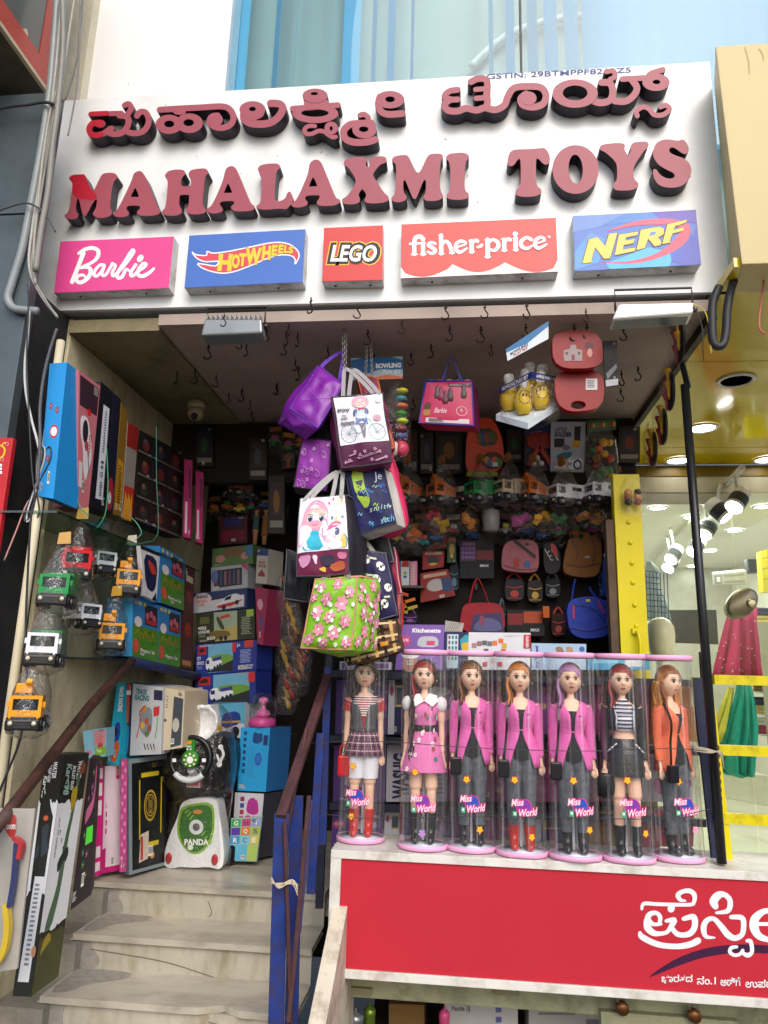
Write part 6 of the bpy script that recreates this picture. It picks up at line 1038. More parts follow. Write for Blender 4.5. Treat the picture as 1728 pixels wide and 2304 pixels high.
m = MB(); m.lathe([(.05, 0), (.05, -.035), (.045, -.04)], c, M('#b5aa90', .5), 24); m.build('mount', T)
m = MB(); m.lathe([(.046, -.04), (.044, -.075), (.03, -.1), (.001, -.105)], c, M('#a89c82', .45), 24); m.build('dome', T)
m = MB(); d_ = V((.15, -.75, -.62)).normalized(); m.lathe([(.018, 0), (.018, .052), (.013, .053), (.001, .05)], c+V((0, 0, -.065)), M('#141414', .2), 16, axis=d_); m.build('lens', T)
for k, (pts, c_, r) in enumerate((([(150,730,2.8),(215,760,2.95),(290,820,3.3),(340,890,3.7),(400,960,4.1)], '#120f10', .02), ([(190,740,2.85),(250,800,3.0),(300,850,3.3),(355,925,3.7)], '#1c1718', .008), ([(285,730,2.9),(287,800,2.9),(290,900,2.92),(288,960,2.95)], '#2a2620', .003), ([(215,760,2.9),(235,830,2.9),(228,880,2.92),(250,930,2.95)], '#221c1c', .004), ([(470,945,3.9),(478,1000,3.9),(486,1055,3.9)], '#8a8880', .002))):
    cable('ceiling_cable', ['thick black cable bundle along the top of the left wall', 'second black cable along the top of the left wall', 'thin wire hanging from the ceiling band hook', 'dark wire looping above the shelf boxes', 'pale string hanging below the dome camera'][k], pts, r, c_, None, group='cables along the left ceiling')
for k in range(3):
    q = at(205+25*k, 745+10*k, Y=2.9); m = MB(); m.box(q+V((-.05, 0, -.03)), q+V((.05, .06, .03)), M(['#1a1518', '#2a1a1c', '#15171c'][k], .5)); m.build('junction_box', label=['black', 'dark red', 'dark blue'][k]+' junction box in the cables at the top left', cat='junction box', bevel=.004)
def film_bag(T, c, w, h, dp, seed=0):
    m = MB(); R = []; n = 26
    for i, (z, k) in enumerate(((.5, .25), (.42, .6), (.2, .95), (0, 1), (-.2, 1.02), (-.4, .95), (-.5, .6))): R.append([c+V((w/2*k*cos(2*pi*j/n)*(1+.14*noise.noise(V((j*.8, i, seed)))), dp/2*k*sin(2*pi*j/n)*(1+.2*noise.noise(V((j*.8, i, seed+7)))), h*z)) for j in range(n)])
    m.loft(R, FILM2, caps=False); m.build('clear_bag', T)
# bowling sets, case, packs under the ceiling
def d_bb(m, F):
    m.rect(F, .5, .06, .97, .14, K_); m.text(F, 'BOWLING PLAY SET', .53, .075, .94, .125, M('#c9a0a8'), .02); [m.lathe([(.001, -.03), (.011, -.028), (.014, -.01), (.008, .012), (.01, .025), (.001, .034)], F(u, v, .002), M(c, .4), 10, sy=.2) for u, v, c in ((.28, .28, '#5a4a50'), (.36, .32, '#8a2a4c'), (.55, .34, '#4a3a40'), (.82, .26, '#5a4a50'), (.45, .4, '#6a2a44'))]; m.text(F, 'Barbie', .26, .64, .5, .76, M('#e0b8c4'), .02, .35); m.pen(F, ell(.78, .7, .1, .1, 18)+[(.88, .7)], .012, M('#e0b8c4'), sub=1); m.text(F, '6', .755, .64, .8, .71, M('#e0b8c4')); m.rect(F, .12, .87, .92, .97, M('#cfc4c8')); lines(m, F, .16, .885, .5, .96, 5, '#55404a'); m.oval(F, .12, .6, .07, .09, M('#5a3020')); m.poly(F, [(.05,.68),(.18,.68),(.2,.82),(.06,.84)], M('#a8743a'), 1)
P = [at(x, y, Y=2.96) for x, y in ((958,858),(1062,858),(1066,958),(942,952))]; T = thing('bowling_bag', 'magenta vinyl bowling set bag with blue trim hanging from the ceiling', 'toy bag', (P[2]+P[3])/2)
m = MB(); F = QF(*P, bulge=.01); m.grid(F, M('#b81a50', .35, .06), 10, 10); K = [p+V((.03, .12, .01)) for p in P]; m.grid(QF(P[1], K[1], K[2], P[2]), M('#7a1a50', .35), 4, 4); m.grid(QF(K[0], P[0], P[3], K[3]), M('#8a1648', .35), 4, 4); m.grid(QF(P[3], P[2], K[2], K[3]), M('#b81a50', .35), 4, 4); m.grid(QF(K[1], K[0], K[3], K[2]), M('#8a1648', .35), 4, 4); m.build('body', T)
m = MB(); m.tube(P+[P[0]], .005, M('#2c2f8a', .4), 6); m.build('piping', T); m = MB(); m.lay = 14; d_bb(m, F); m.build('print', T)
m = MB(); ap = at(1015, 797, Y=2.97); m.band([P[0]+V((.07, .02, 0)), ap, P[1]+V((-.04, .02, 0))], .012, (1, 0, 0), M('#2c2f8a', .5)); m.build('strap', T)
for k, c_ in enumerate(('#2a6aa8', '#c03a6a', '#d8848c', '#c04a80', '#e07a8c')): m = MB(); m.ball(P[0].lerp(P[1], .1+.2*k)+V((0, .05, .005)), .026, M(c_, .4), 12, 8); m.build('bowling_ball', T)
# yellow bowling pins in a tray box
T = thing('bowling_set', 'clear pack of yellow bowling pins in a blue and white tray box under the ceiling', 'toy set', at(1190, 955, Y=2.9))
A, Bc, Cc = at(1116, 946, Y=2.96), at(1188, 966, Y=2.82), at(1268, 914, Y=2.96); D_ = A+Cc-Bc; up = V((0, 0, .028))
m = MB(); m.hexa([A+up, Bc+up, Bc, A, D_+up, Cc+up, Cc, D_], M('#c4ccd4', .5)); m.build('tray', T); F = QF(A, D_, Cc, Bc); F.n = V((0, -.1, -1)); m = MB(); m.poly(F, [(0,.35),(1,.1),(1,.5),(0,.6)], M('#1f4fa0')); m.text(F, 'BOWLING', .15, .3, .75, .48, W_, .04); [m.oval(F, .2+.12*k, .72, .03, .08, K_, 8) for k in range(5)]; m.build('tray_print', T)
YP = M('#d9b312', .35, .06)
for k, (u, v) in enumerate(((.2,.2),(.2,.65),(.5,.85),(.5,.4),(.8,.6),(.8,.2))):
    c = A+(D_-A)*u+(Bc-A)*v+V((0, 0, .03)); pin = thing('pin', None, None, c); pin.parent = T; pin.location = c-wloc(T)
    m = MB(); m.lathe([(.022, 0), (.036, .03), (.039, .06), (.031, .095), (.016, .118)], c, YP, 16); m.build('pin_body', pin)
    m = MB(); m.lathe([(.016, .118), (.015, .125), (.024, .148), (.021, .166), (.001, .175)], c, M('#e3e3de', .35), 14); m.build('pin_head', pin)
    if k in (1, 2, 4): F = CF(c, .0395, c.z+.11, .3); m = MB(); m.pen(F, ell(-.01, .045, .024, .03, 16)+[(.014, .045)], .003, K_, sub=1); m.oval(F, -.016, .035, .004, .006, K_, 8); m.oval(F, -.002, .035, .004, .006, K_, 8); m.text(F, 'LEENO', .02, .02, .028, .07, K_, .04, rot=-90); m.build('face_print', pin)
m = MB(); l0, l1, l2 = at(1122, 872, Y=2.95), at(1196, 836, Y=2.79), at(1266, 850, Y=2.95)
m.add([l0, l1, l1-V((0, 0, .03)), l0-V((0, 0, .03))], [(0, 1, 2, 3)], M('#1c2c6a', .4)); m.add([l1, l2, l2-V((0, 0, .03)), l1-V((0, 0, .03))], [(0, 1, 2, 3)], M('#1c2c6a', .4)); F = QF(l0, l1, l1-V((0, 0, .03)), l0-V((0, 0, .03))); m.text(F, 'BOWLING PLAY SET', .12, .2, .9, .8, W_, .03); F = QF(l1, l2, l2-V((0, 0, .03)), l1-V((0, 0, .03))); m.text(F, '6 PINS AND 2 BALLS', .15, .25, .9, .75, W_, .03); m.build('band', T)
Q = [at(x, y, Y=2.74) for x, y in ((1138,786),(1234,722),(1234,762),(1142,812))]; m = MB(); m.hexa(Q+[q+V((0, .004, 0)) for q in Q], M('#c9d2d8', .4)); F = QF(*Q); m.poly(F, [(0,.0),(1,0),(1,.3),(.5,.55),(0,.3)], M('#1f6aa0')); m.text(F, 'BOWLING', .08, .5, .5, .72, M('#2a3a6a'), .05); m.text(F, 'PLAY SET', .15, .76, .5, .92, M('#b83a34'), .05); m.build('header_card', T)
film_bag(T, at(1192, 890, Y=2.9), .25, .26, .18, 3)
# red medical case, open flat
T = thing('medical_case', 'red plastic toy doctor case hanging open against the ceiling', 'toy case', at(1300, 925, Y=2.84)); RC = M('#8c0c14', .45, .06)
for k, pts in enumerate(([(1240,752),(1285,740),(1340,745),(1356,770),(1357,828),(1246,830)], [(1246,833),(1357,831),(1361,900),(1340,922),(1280,928),(1250,905)])):
    F = PF(Y=2.80+.05*k); m = MB(); m.prism(F, [chaikin(pts, 2)]+([] if k == 0 else [ell(1301, 911, 17, 9, 16)]), .035, RC); m.build(['lid', 'tray'][k], T, bevel=.003)
m = MB(); F = PF(Y=2.799); m.poly(F, [(1268,800),(1268,788),(1282,785),(1284,776),(1296,776),(1297,785),(1310,788),(1310,812),(1270,812)], M('#9a8a8c')); m.rect(F, 1286, 798, 1293, 811, M('#7a2a30')); [m.rect(F, x, 792, x+6, 798, M('#5a3a40')) for x in (1272, 1300)]; m.oval(F, 1326, 778, 10, 9, M('#5a2a2c')); m.oval(F, 1327, 794, 6, 10, M('#c98a80')); m.build('print', T); m = MB(); F = PF(Y=2.849); m.rect(F, 1318, 852, 1344, 877, M('#d8d4d4')); lines(m, F, 1321, 856, 1341, 874, 5, '#55484c'); m.build('price_label', T)
B('black_card_pack', 'black carded pack hanging beside the red toy case', [(1357,768),(1388,766),(1391,866),(1362,870)], (0, .01, 0), '#16151c', lambda m, F: (m.poly(F, [(.1,.72),(.9,.52),(.95,.62),(.2,.85)], M('#8a8a90')), m.rect(F, .05, .86, 1, 1, M('#c9ccd0'))), cat='toy pack', Y=2.86)
# hanging bowling set behind the bags
T = thing('bowling_set', 'hanging bowling set with a blue header card behind the lunch bags', 'toy set', at(900, 1060, Y=2.96)); Q = [at(x, y, Y=2.96) for x, y in ((790,806),(906,802),(906,852),(790,856))]; m = MB(); m.hexa(Q+[q+V((0, .004, 0)) for q in Q], M('#9fb4be', .4)); F = QF(*Q); m.poly(F, [(0,.0),(1,.0),(1,.7),(.6,.5),(.3,.75),(0,.5)], M('#1c5f96'), 1); m.text(F, 'BOWLING', .48, .28, .97, .5, W_, .05); m.text(F, 'PLAY SET', .62, .58, .96, .76, M('#c9d8e0'), .05); m.poly(F, [(.3,.95),(.7,.8),(1,.9),(1,1),(.3,1)], M('#c96a3a')); m.build('header_card', T)
for k, c_ in enumerate(('#c9c02c', '#3a8a9a', '#c8642c', '#3f8a3a', '#b8d02c', '#8a2a3a', '#3a3a8a', '#a82a4a')): q = at(905-3*(k % 2), 880+k*17, Y=2.98); m = MB(); m.ball(q, (.028, .025, .014), M(c_, .4), 12, 6); m.build('disc', T)
for k in range(2): q = at(885+20*k, 1010, Y=2.97); m = MB(); m.ball(q, (.03, .026, .035), M(['#c9c4bc', '#c02c50'][k], .4), 14, 8); m.build('ball', T)
film_bag(T, at(890, 950, Y=2.98), .14, .38, .09, 9)
# orange clay backpack
T = thing('clay_backpack', 'bright orange clear fronted play dough backpack hanging at the back', 'toy pack', at(1090, 1075, Y=3.72)); OR = M('#d8431a', .4, .06); F = PF(Y=3.7); m = MB(); m.prism(F, [chaikin([(1050,966),(1078,940),(1106,938),(1128,975),(1136,1030),(1124,1060),(1080,1070),(1046,1062)], 2)], .08, OR); m.build('bag', T, bevel=.006)
m = MB(); F = PF(Y=3.699); m.poly(F, [(1070,966),(1110,962),(1122,1000),(1075,1006)], M('#3a3f34', .3), 1); [m.oval(F, 1078+9*k, 985-3*(k % 2), 6, 12, M(['#8a5a2c', '#2c5a8a', '#a83a24', '#3f6a34', '#6a4a2c'][k % 5])) for k in range(5)]; m.oval(F, 1108, 1036, 25, 20, M('#5a2a1c')); [m.oval(F, 1095+9*k, 1036+5*(k % 2), 8, 9, M(['#c98a2c', '#3a6a9a', '#d0602c', '#4a8a3a'][k % 4])) for k in range(4)]; m.rect(F, 1108, 1040, 1120, 1050, W_); m.rect(F, 1050, 1062, 1120, 1072, M('#8fa02c')); m.build('print', T)
# table tennis set
T = thing('table_tennis_set', 'carded table tennis set with red bats and three white balls at the back', 'toy set', at(1215, 1062, Y=3.72)); Q = [at(x, y, Y=3.74) for x, y in ((1180,962),(1236,955),(1246,1058),(1180,1060))]; m = MB(); m.hexa(Q+[q+V((0, .005, 0)) for q in Q], M('#2a1f30', .4)); F = QF(*Q); m.poly(F, [(0,0),(1,0),(.9,.45),(.1,.55)], M('#1f2a5a')); lines(m, F, .2, .12, .8, .4, 5, '#5a6aa0'); m.build('card', T)
for sg, x in ((-1, 1198), (1, 1230)): m = MB(); a, c = at(1214, 1005, Y=3.72), at(x-6*sg*-1 if 0 else 1214+sg*26, 1048, Y=3.72); m.bar(a, c, .022, .012, M('#a8341f', .5), up=(0, 1, 0)); m.ball(at(1214-sg*10, 992, Y=3.73), (.05, .006, .05), M('#8a2018', .5), 14, 6); m.build('bat', T)
for x, y in ((1201, 1044), (1217, 1043), (1208, 1031)): m = MB(); m.ball(at(x, y, Y=3.70), .017, M('#d8d4d4', .4), 12, 8); m.build('ball', T)
def d_ls(m, F): m.text(F, 'LITTLE', .12, .12, .46, .2, M('#23244a'), .04, .2); m.text(F, 'SOLDIER', .1, .21, .6, .31, M('#23244a'), .05, .2); m.rect(F, .68, .08, .86, .4, M('#17181c')); m.rect(F, .64, .38, .84, .52, M('#d89a1c')); m.rect(F, .1, .34, .4, .52, M('#23242c')); m.poly(F, [(.15,.7),(.35,.62),(.65,.6),(.6,.72),(.25,.8)], M('#176a7a'), 1); m.oval(F, .45, .52, .12, .06, M('#6a6e78')); m.poly(F, [(.1,.88),(.5,.86),(.55,.7),(.95,.72),(.95,.95),(.1,.96)], W_, 1); m.oval(F, .8, .86, .13, .1, M('#23306a')); m.oval(F, .8, .86, .08, .06, W_); m.text(F, 'LITTLE', .6, .72, .85, .76, M('#23244a'), .03)
B('carded_toy', 'white carded soldier toy set with lettering at the back right', [(1240,949),(1318,949),(1314,1062),(1238,1060)], (0, .02, 0), '#a8abb8', d_ls, cat='toy pack', Y=3.7)
T = thing('fruit_set', 'clear pack of plastic fruit and vegetables at the back right', 'toy set', at(1352, 1078, Y=3.62)); Q = [at(x, y, Y=3.66) for x, y in ((1322,946),(1386,942),(1386,966),(1322,972))]; m = MB(); m.hexa(Q+[q+V((0, .004, 0)) for q in Q], M('#3a5a3a', .4)); F = QF(*Q); [m.oval(F, .1+.12*k, .5, .05, .25, M(['#a83a24', '#c9a02c', '#4a8a2c'][k % 3])) for k in range(8)]; m.build('header_card', T)
for k, (x, y, r, c_) in enumerate(((1358,996,10,'#d8951c'),(1372,996,8,'#d89a24'),(1346,1012,10,'#c9521c'),(1360,1022,9,'#d8a02c'),(1372,1032,10,'#b8281c'),(1334,1014,9,'#2f6a2a'),(1340,1050,8,'#8a2a2a'),(1356,1060,11,'#2f7a2a'),(1370,1058,9,'#3a8a34'),(1377,1072,8,'#d8b02c'),(1332,990,7,'#4a2428'),(1328,1038,7,'#3a2a44'),(1344,1072,8,'#2c6a34'))): m = MB(); m.ball(at(x, y, Y=3.62+.01*(k % 3)), r/1600*3.7, M(c_, .35, .08), 12, 8); m.build('fruit', T)
film_bag(T, at(1352, 1020, Y=3.63), .17, .33, .08, 5)
# trucks hanging in a row in front of the back wall
HG = 'bagged toy vehicles hanging along the back'
for k, (x, y, kd, rz, lb) in enumerate(((915, 1105, 'ocrane', -1.0, 'orange toy crane truck, leftmost of the back row'), (992, 1108, 'ocrane', -1.0, 'orange toy crane truck, second in the back row'), (1078, 1105, 'gbin', -1.0, 'dark green toy truck in the back row'), (1142, 1102, 'bbin', -1.0, 'beige toy truck in the back row'), (1200, 1104, 'ocrane', -1.0, 'orange toy crane truck, right of the beige one'), (1265, 1112, 'wvan', -1.1, 'white toy ambulance, left of two in the back row'), (1345, 1108, 'wvan', -1.1, 'white toy ambulance, rightmost in the back row'))): truck(x, y, None, kd, lb, .82, rz, '#9a5f2a', HG, Y=3.62)
HC_ = 'small bagged toys in the second back row'
for k, (x, y, c_, lb) in enumerate(((975, 1160, '#c03a4a', 'small red toy in clear bag'), (992, 1178, '#c9a02c', 'yellow toy bowl in clear bag'), (1048, 1170, '#c97a1c', 'amber toy truck in clear bag'), (1172, 1168, '#b04a8a', 'pink carded toy'), (1218, 1165, '#d8a01c', 'bright yellow toy digger in clear bag'), (1262, 1172, '#3a6a3a', 'green toy in clear bag'), (1310, 1160, '#a86a24', 'brown toy digger in clear bag'), (1352, 1165, '#a8742c', 'amber toy pieces in clear bag'), (1372, 1185, '#6a4a2c', 'brown toy car in clear bag'), (908, 1190, '#3a6a34', 'green toy pieces in clear bag, left'), (925, 1205, '#c96a2c', 'orange toy pieces in clear bag, left'))):
    c = at(x, y, Y=3.66); T = thing('bagged_toy', lb+' in the second back row', 'toy', c-V((0, 0, .04)), HC_); R2 = random.Random(k)
    for j in range(3): m = MB(); q = c+V((R2.uniform(-.03, .03), R2.uniform(-.01, .01), R2.uniform(-.02, .02))); m.box(q-V((.028, .015, .014)), q+V((.028, .015, .014)), M(c_, .4, .1), rot=Euler((R2.random(), R2.random(), R2.random()*3))); m.build('toy_piece', T, bevel=.005)
    film_bag(T, c, .13, .14, .06, k)
c = at(1105, 1172, Y=3.68); m = MB(); m.lathe([(.03, -.06), (.042, -.045), (.045, .0), (.045, .05), (.047, .052)], c, M('#8a8884', .3, .05), 22); m.build('plastic_cup', label='milky plastic cup hanging in the middle of the back wall', cat='cup')
# bags and packs on the back wall
WG = 'bags hung on the back wall'
def wbag(name, label, out, Y, col, dep=.05, strap=None, draw=None, scol=None, cat='bag', ch=2, mat=None):
    F = PF(Y=Y); T = thing(name, label, cat, F(sum(p[0] for p in out)/len(out), max(p[1] for p in out)), WG); m = MB(); m.prism(F, [chaikin(out, ch)], dep, mat or M(col, .6, .15, 20, bump=.4, bs=22)); m.build('body', T, bevel=.012 if dep > .04 else .003)
    if strap:
        for s_ in strap: m = MB(); m.tube(spline([F(*p, -dep*.5) for p in s_], 5), .008, M(scol or col, .6), 6, sy=.4); m.build('strap', T)
    if draw: m = MB(); m.lay = 40 if dep > .04 else 3; draw(m, PF(Y=Y)); m.build('print', T)
    return T
wbag('backpack', 'dusty pink backpack with a diagonal black strap on the back wall', [(1150,1214),(1210,1214),(1214,1270),(1205,1290),(1130,1284),(1128,1262),(1132,1228)], 3.82, '#a8606a', .06, [[(1172,1216),(1182,1182),(1198,1180),(1202,1214)]], lambda m, F: (m.poly(F, [(1154,1218),(1160,1214),(1206,1250),(1204,1258)], K_), m.oval(F, 1186, 1225, 5, 3, K_), m.rect(F, 1155, 1258, 1168, 1276, M('#a8241f')), m.oval(F, 1186, 1270, 7, 8, M('#2a5a9a')), m.pen(F, [(1134,1272),(1170,1282),(1206,1280)], 3, M('#6a3a44'), sub=2)), '#6a3a44')
wbag('backpack', 'ochre brown backpack on the back wall near the yellow post', [(1282,1202),(1320,1196),(1350,1206),(1356,1250),(1348,1296),(1310,1300),(1270,1292),(1266,1270)], 3.82, '#8a5418', .08, [[(1300,1200),(1310,1188),(1322,1198)]], lambda m, F: (m.pen(F, [(1274,1270),(1310,1276),(1350,1268)], 2.5, M('#4a2a10'), sub=3), m.pen(F, [(1286,1215),(1300,1240),(1294,1262)], 3, M('#5a3410'), sub=3), m.rect(F, 1316, 1251, 1326, 1256, M('#a8a49a')), m.pen(F, [(1330,1206),(1338,1240),(1334,1264)], 2.5, M('#5a3410'), sub=3)), '#5a3410')
wbag('shoulder_bag', 'royal blue mesh bag with red zips hung low near the yellow post', [(1284,1348),(1330,1340),(1372,1352),(1382,1410),(1362,1434),(1310,1438),(1282,1424),(1274,1372)], 3.62, '#16329a', .09, [[(1290,1352),(1294,1318),(1298,1300)], [(1352,1348),(1336,1330),(1330,1318)]], lambda m, F: (m.pen(F, [(1290,1362),(1291,1390)], 4, M('#b8203c'), sub=2), m.pen(F, [(1346,1352),(1358,1378)], 3.5, M('#b8203c'), sub=2), m.rect(F, 1318, 1348, 1328, 1354, M('#b8a02c')), m.pen(F, [(1288,1362),(1330,1368),(1362,1400)], 2, M('#0c1c5a'), sub=3), m.pen(F, [(1280,1412),(1330,1420),(1376,1404)], 2, M('#0c1c5a'), sub=3)), '#1c3aa0')
wbag('tote_bag', 'red tote bag with a purple picture patch low on the back wall', [(1040,1362),(1060,1356),(1120,1356),(1134,1372),(1138,1424),(1032,1424)], 3.72, '#9a1224', .06, [[(1056,1358),(1068,1310),(1080,1306),(1100,1358)]], lambda m, F: (m.poly(F, [(1066,1382),(1128,1378),(1134,1424),(1058,1424)], M('#3a2c5a')), m.poly(F, [(1070,1400),(1100,1388),(1126,1400),(1130,1420),(1064,1420)], M('#5a5a8a'), 1), m.oval(F, 1084, 1396, 6, 12, M('#8a3a5a'))), '#9a1224')
wbag('sling_bag', 'black and white graffiti bag beside the pink backpack', [(1222,1222),(1246,1218),(1260,1240),(1262,1280),(1244,1294),(1224,1286)], 3.8, '#17161a', .05, None, lambda m, F: ([m.pen(F, [(1226+5*k, 1236+9*(k % 3)), (1230+5*k, 1244+8*(k % 3)), (1236+4*k, 1240+10*(k % 3))], 2, M('#b8b4b0'), sub=2) for k in range(6)], m.poly(F, [(1236,1222),(1250,1226),(1256,1256),(1246,1250)], M('#a8241c'), 1)))
for k, (out, lb, lab) in enumerate((([(1034,1214),(1070,1212),(1112,1218),(1112,1302),(1034,1302)], 'black document bag with a purple patterned flap on the back wall', 0), ([(1140,1372),(1225,1372),(1226,1432),(1140,1432)], 'black pouch with red and orange flaps low on the back wall', 1))):
    wbag('pouch', lb, out, 3.86, '#101116', .03, None, (lambda m, F: (m.rect(F, 1036, 1216, 1070, 1262, M('#4a2a5a')), [m.flower(F, 1042+8*(j % 4), 1224+10*(j//4), 4, M('#8a5a9a'), M('#2a1a3a')) for j in range(16)], m.rect(F, 1072, 1238, 1110, 1260, M('#6a1410')), m.text(F, 'IMAX', 1080, 1270, 1100, 1276, W_, .02))) if k == 0 else (lambda m, F: (m.rect(F, 1142, 1380, 1176, 1406, M('#8a1420')), m.rect(F, 1178, 1376, 1220, 1402, M('#b84a18')), m.text(F, 'IMAX', 1194, 1414, 1214, 1421, W_, .02))), ch=0)
wbag('key_tag', 'small orange luggage tag beside the orange flap', [(1221,1364),(1236,1364),(1237,1390),(1222,1390)], 3.8, '#c9601c', .006, None, None, ch=0, cat='tag')
wbag('blue_pack', 'narrow crumpled blue packet beside the ochre backpack', [(1358,1240),(1374,1244),(1374,1340),(1362,1346),(1356,1320)], 3.7, '#16409a', .02, None, lambda m, F: m.text(F, 'IMAX', 1358, 1246, 1370, 1252, W_), cat='toy pack', ch=1)
for k, (pts, c_, lb) in enumerate((([(962,1186),(1006,1186),(1006,1230),(962,1236)], '#8a1c20', 'red blister pack, upper one left of the black document bag'), ([(952,1240),(1000,1240),(998,1276),(950,1282)], '#9a1a24', 'red blister pack, lower one left of the black document bag'), ([(946,1290),(1008,1280),(1025,1340),(946,1356)], '#8a2018', 'red toy car box tilted low on the back wall'), ([(1008,1206),(1026,1206),(1026,1266),(1006,1266)], '#2a4a2c', 'narrow green card beside the red blister packs'))):
    B('blister_pack', lb, pts, (0, .05, 0), c_, lambda m, F: (m.oval(F, .5, .5, .3, .22, M(['#3a2c34', '#2a2a34', '#b8b0b0', '#a88a3a'][k])), m.rect(F, .1, .08, .9, .2, M('#c9a08a' if k < 3 else '#a8342c')), m.rect(F, .68, .3, .97, .8, M('#23406a')) if k == 2 else m.oval(F, .5, .75, .2, .08, M('#c9a83a'))), cat='toy pack', Y=3.84, group='packs on the back wall')
m = MB(); a = at(880, 1318, Y=3.8); m.box((a.x-.02, 3.78, a.z-.012), (at(955, 1318, Y=3.8).x, 3.94, a.z), M('#55504a', .6)); m.build('small_shelf', label='small wall shelf holding slim game boxes left on the back wall', cat='shelf')
for k, (x0, x1, c_, lb) in enumerate(((883,890,'#1c2a4a','navy'),(891,901,'#1f5aa0','blue'),(902,921,'#c9ccd0','white and red'),(923,938,'#d88aa8','pink'))): B('slim_box', 'slim '+lb+' game box standing on the small wall shelf', [(x0,1262+2*(k % 2)),(x1,1262),(x1,1317),(x0,1317)], (0, .1, 0), c_, lambda m, F: (m.rect(F, .05, .0, .95, .25, M('#a8241c')), m.oval(F, .5, .5, .2, .06, M('#8aa03a')), m.oval(F, .5, .65, .2, .06, M('#3a5aa0'))) if k == 2 else lines(m, F, .25, .15, .8, .85, 6, '#c9c0a0'), Y=3.8, group='slim game boxes')
for k, (x, y, c_) in enumerate(((905, 1335, '#c8501c'), (920, 1352, '#d8741c'), (900, 1362, '#c9a81c'), (925, 1368, '#b8a81c'))): m = MB(); q = at(x, y, Y=3.78); m.box(q-V((.035, .01, .008)), q+V((.035, .01, .008)), M(c_, .4), rot=Euler((0, .3*(-1)**k, 0))); m.box(q+V((-.035, -.01, -.03)), q+V((-.018, .01, 0)), M(c_, .4)); m.build('toy_gun', label=['orange toy gun, upper', 'orange toy gun, second', 'yellow toy gun, third', 'yellow toy gun, lowest'][k]+' under the small wall shelf', cat='toy gun', group='small toy guns')
# left of the bags: dark corner toys
for k, (x, y, kd, lb) in enumerate(((540, 1095, 'ocrane', 'yellow toy helicopter digger hanging in the dark corner at the back left'), )): truck(x, y, None, kd, lb, .8, -.8, '#8a8278', 'toys in the dark back corner', Y=4.1)
for k, (x, c_, lb) in enumerate(((573, '#3a5a5a', 'small standing doll in a teal top in the dark back corner'), (594, '#8a5a34', 'small standing doll in a tan dress in the dark back corner'))):
    T = thing('small_doll', lb, 'doll', at(x, 1225, Y=4.05)); c = wloc(T); m = MB(); m.lathe([(.012, 0), (.016, .06), (.02, .1), (.014, .13), (.018, .17), (.008, .185), (.008, .19), (.016, .2), (.017, .215), (.001, .23)], c, M('#a8785a', .5), 12, sy=.7); m.build('body', T); m = MB(); m.lathe([(.022, .05 if k else .09), (.022, .1), (.017, .13), (.021, .17), (.015, .175)], c, M(c_, .7), 12, sy=.75); m.build('outfit', T); m = MB(); m.ball(c+V((0, .004, .214)), (.019, .018, .02), M('#2a1a14', .5), 10, 7); m.build('hair', T)
B('picture_card', 'dark card printed with a seated golden figure hanging at the back', [(632,990),(662,986),(664,1052),(634,1056)], (0, .01, 0), '#241014', lambda m, F: (m.oval(F, .5, .4, .4, .36, M('#7a6a60')), m.oval(F, .5, .4, .34, .3, M('#3a1a18')), m.oval(F, .5, .5, .22, .16, M('#8a4a34')), m.oval(F, .5, .28, .14, .1, M('#8a4a34')), m.poly(F, [(.4,.75),(.6,.75),(.6,.98),(.4,.98)], M('#8a3a1c'))), cat='card', Y=3.88)
B('red_box', 'dark red patterned box in the corner behind the small dolls', [(492,1165),(556,1160),(556,1222),(492,1226)], (0, .1, 0), '#4a0f1c', lambda m, F: (m.rect(F, .2, .05, .8, .35, M('#23246a')), m.rect(F, .1, .5, .9, .9, M('#7a1430'))), Y=4.15)
# bunch of toys in shiny bags right of the stack
R4 = random.Random(14)
for k in range(12):
    x, y = 640+42*R4.random(), 1330+250*k/12; c = at(x, y, Y=3.72+.12*R4.random()); T = thing('bagged_toy', '%s toy in a shiny bag, %s down in the bunch by the steps' % (['amber', 'brown', 'red', 'yellow'][k % 4], ['first', 'second', 'third', 'fourth', 'fifth', 'sixth', 'seventh', 'eighth', 'ninth', 'tenth', 'eleventh', 'twelfth'][k]), 'toy', c-V((0, 0, .08)), 'bunch of bagged toys hanging by the steps')
    col = M(['#a8661c', '#5a3418', '#8a1c1c', '#b8901c'][k % 4], .35, .15)
    for j in range(3): m = MB(); q = c+V((R4.uniform(-.025, .025), 0, .05*(j-1))); m.tube(spline([q+V((-.015, 0, .03)), q+V((.004, -.008, 0)), q+V((.015, 0, -.03))], 3), [.008]*3+[.013]*3+[.006], col, 8); m.build('toy_piece', T)
    film_bag(T, c, .12, .22, .07, k+20)
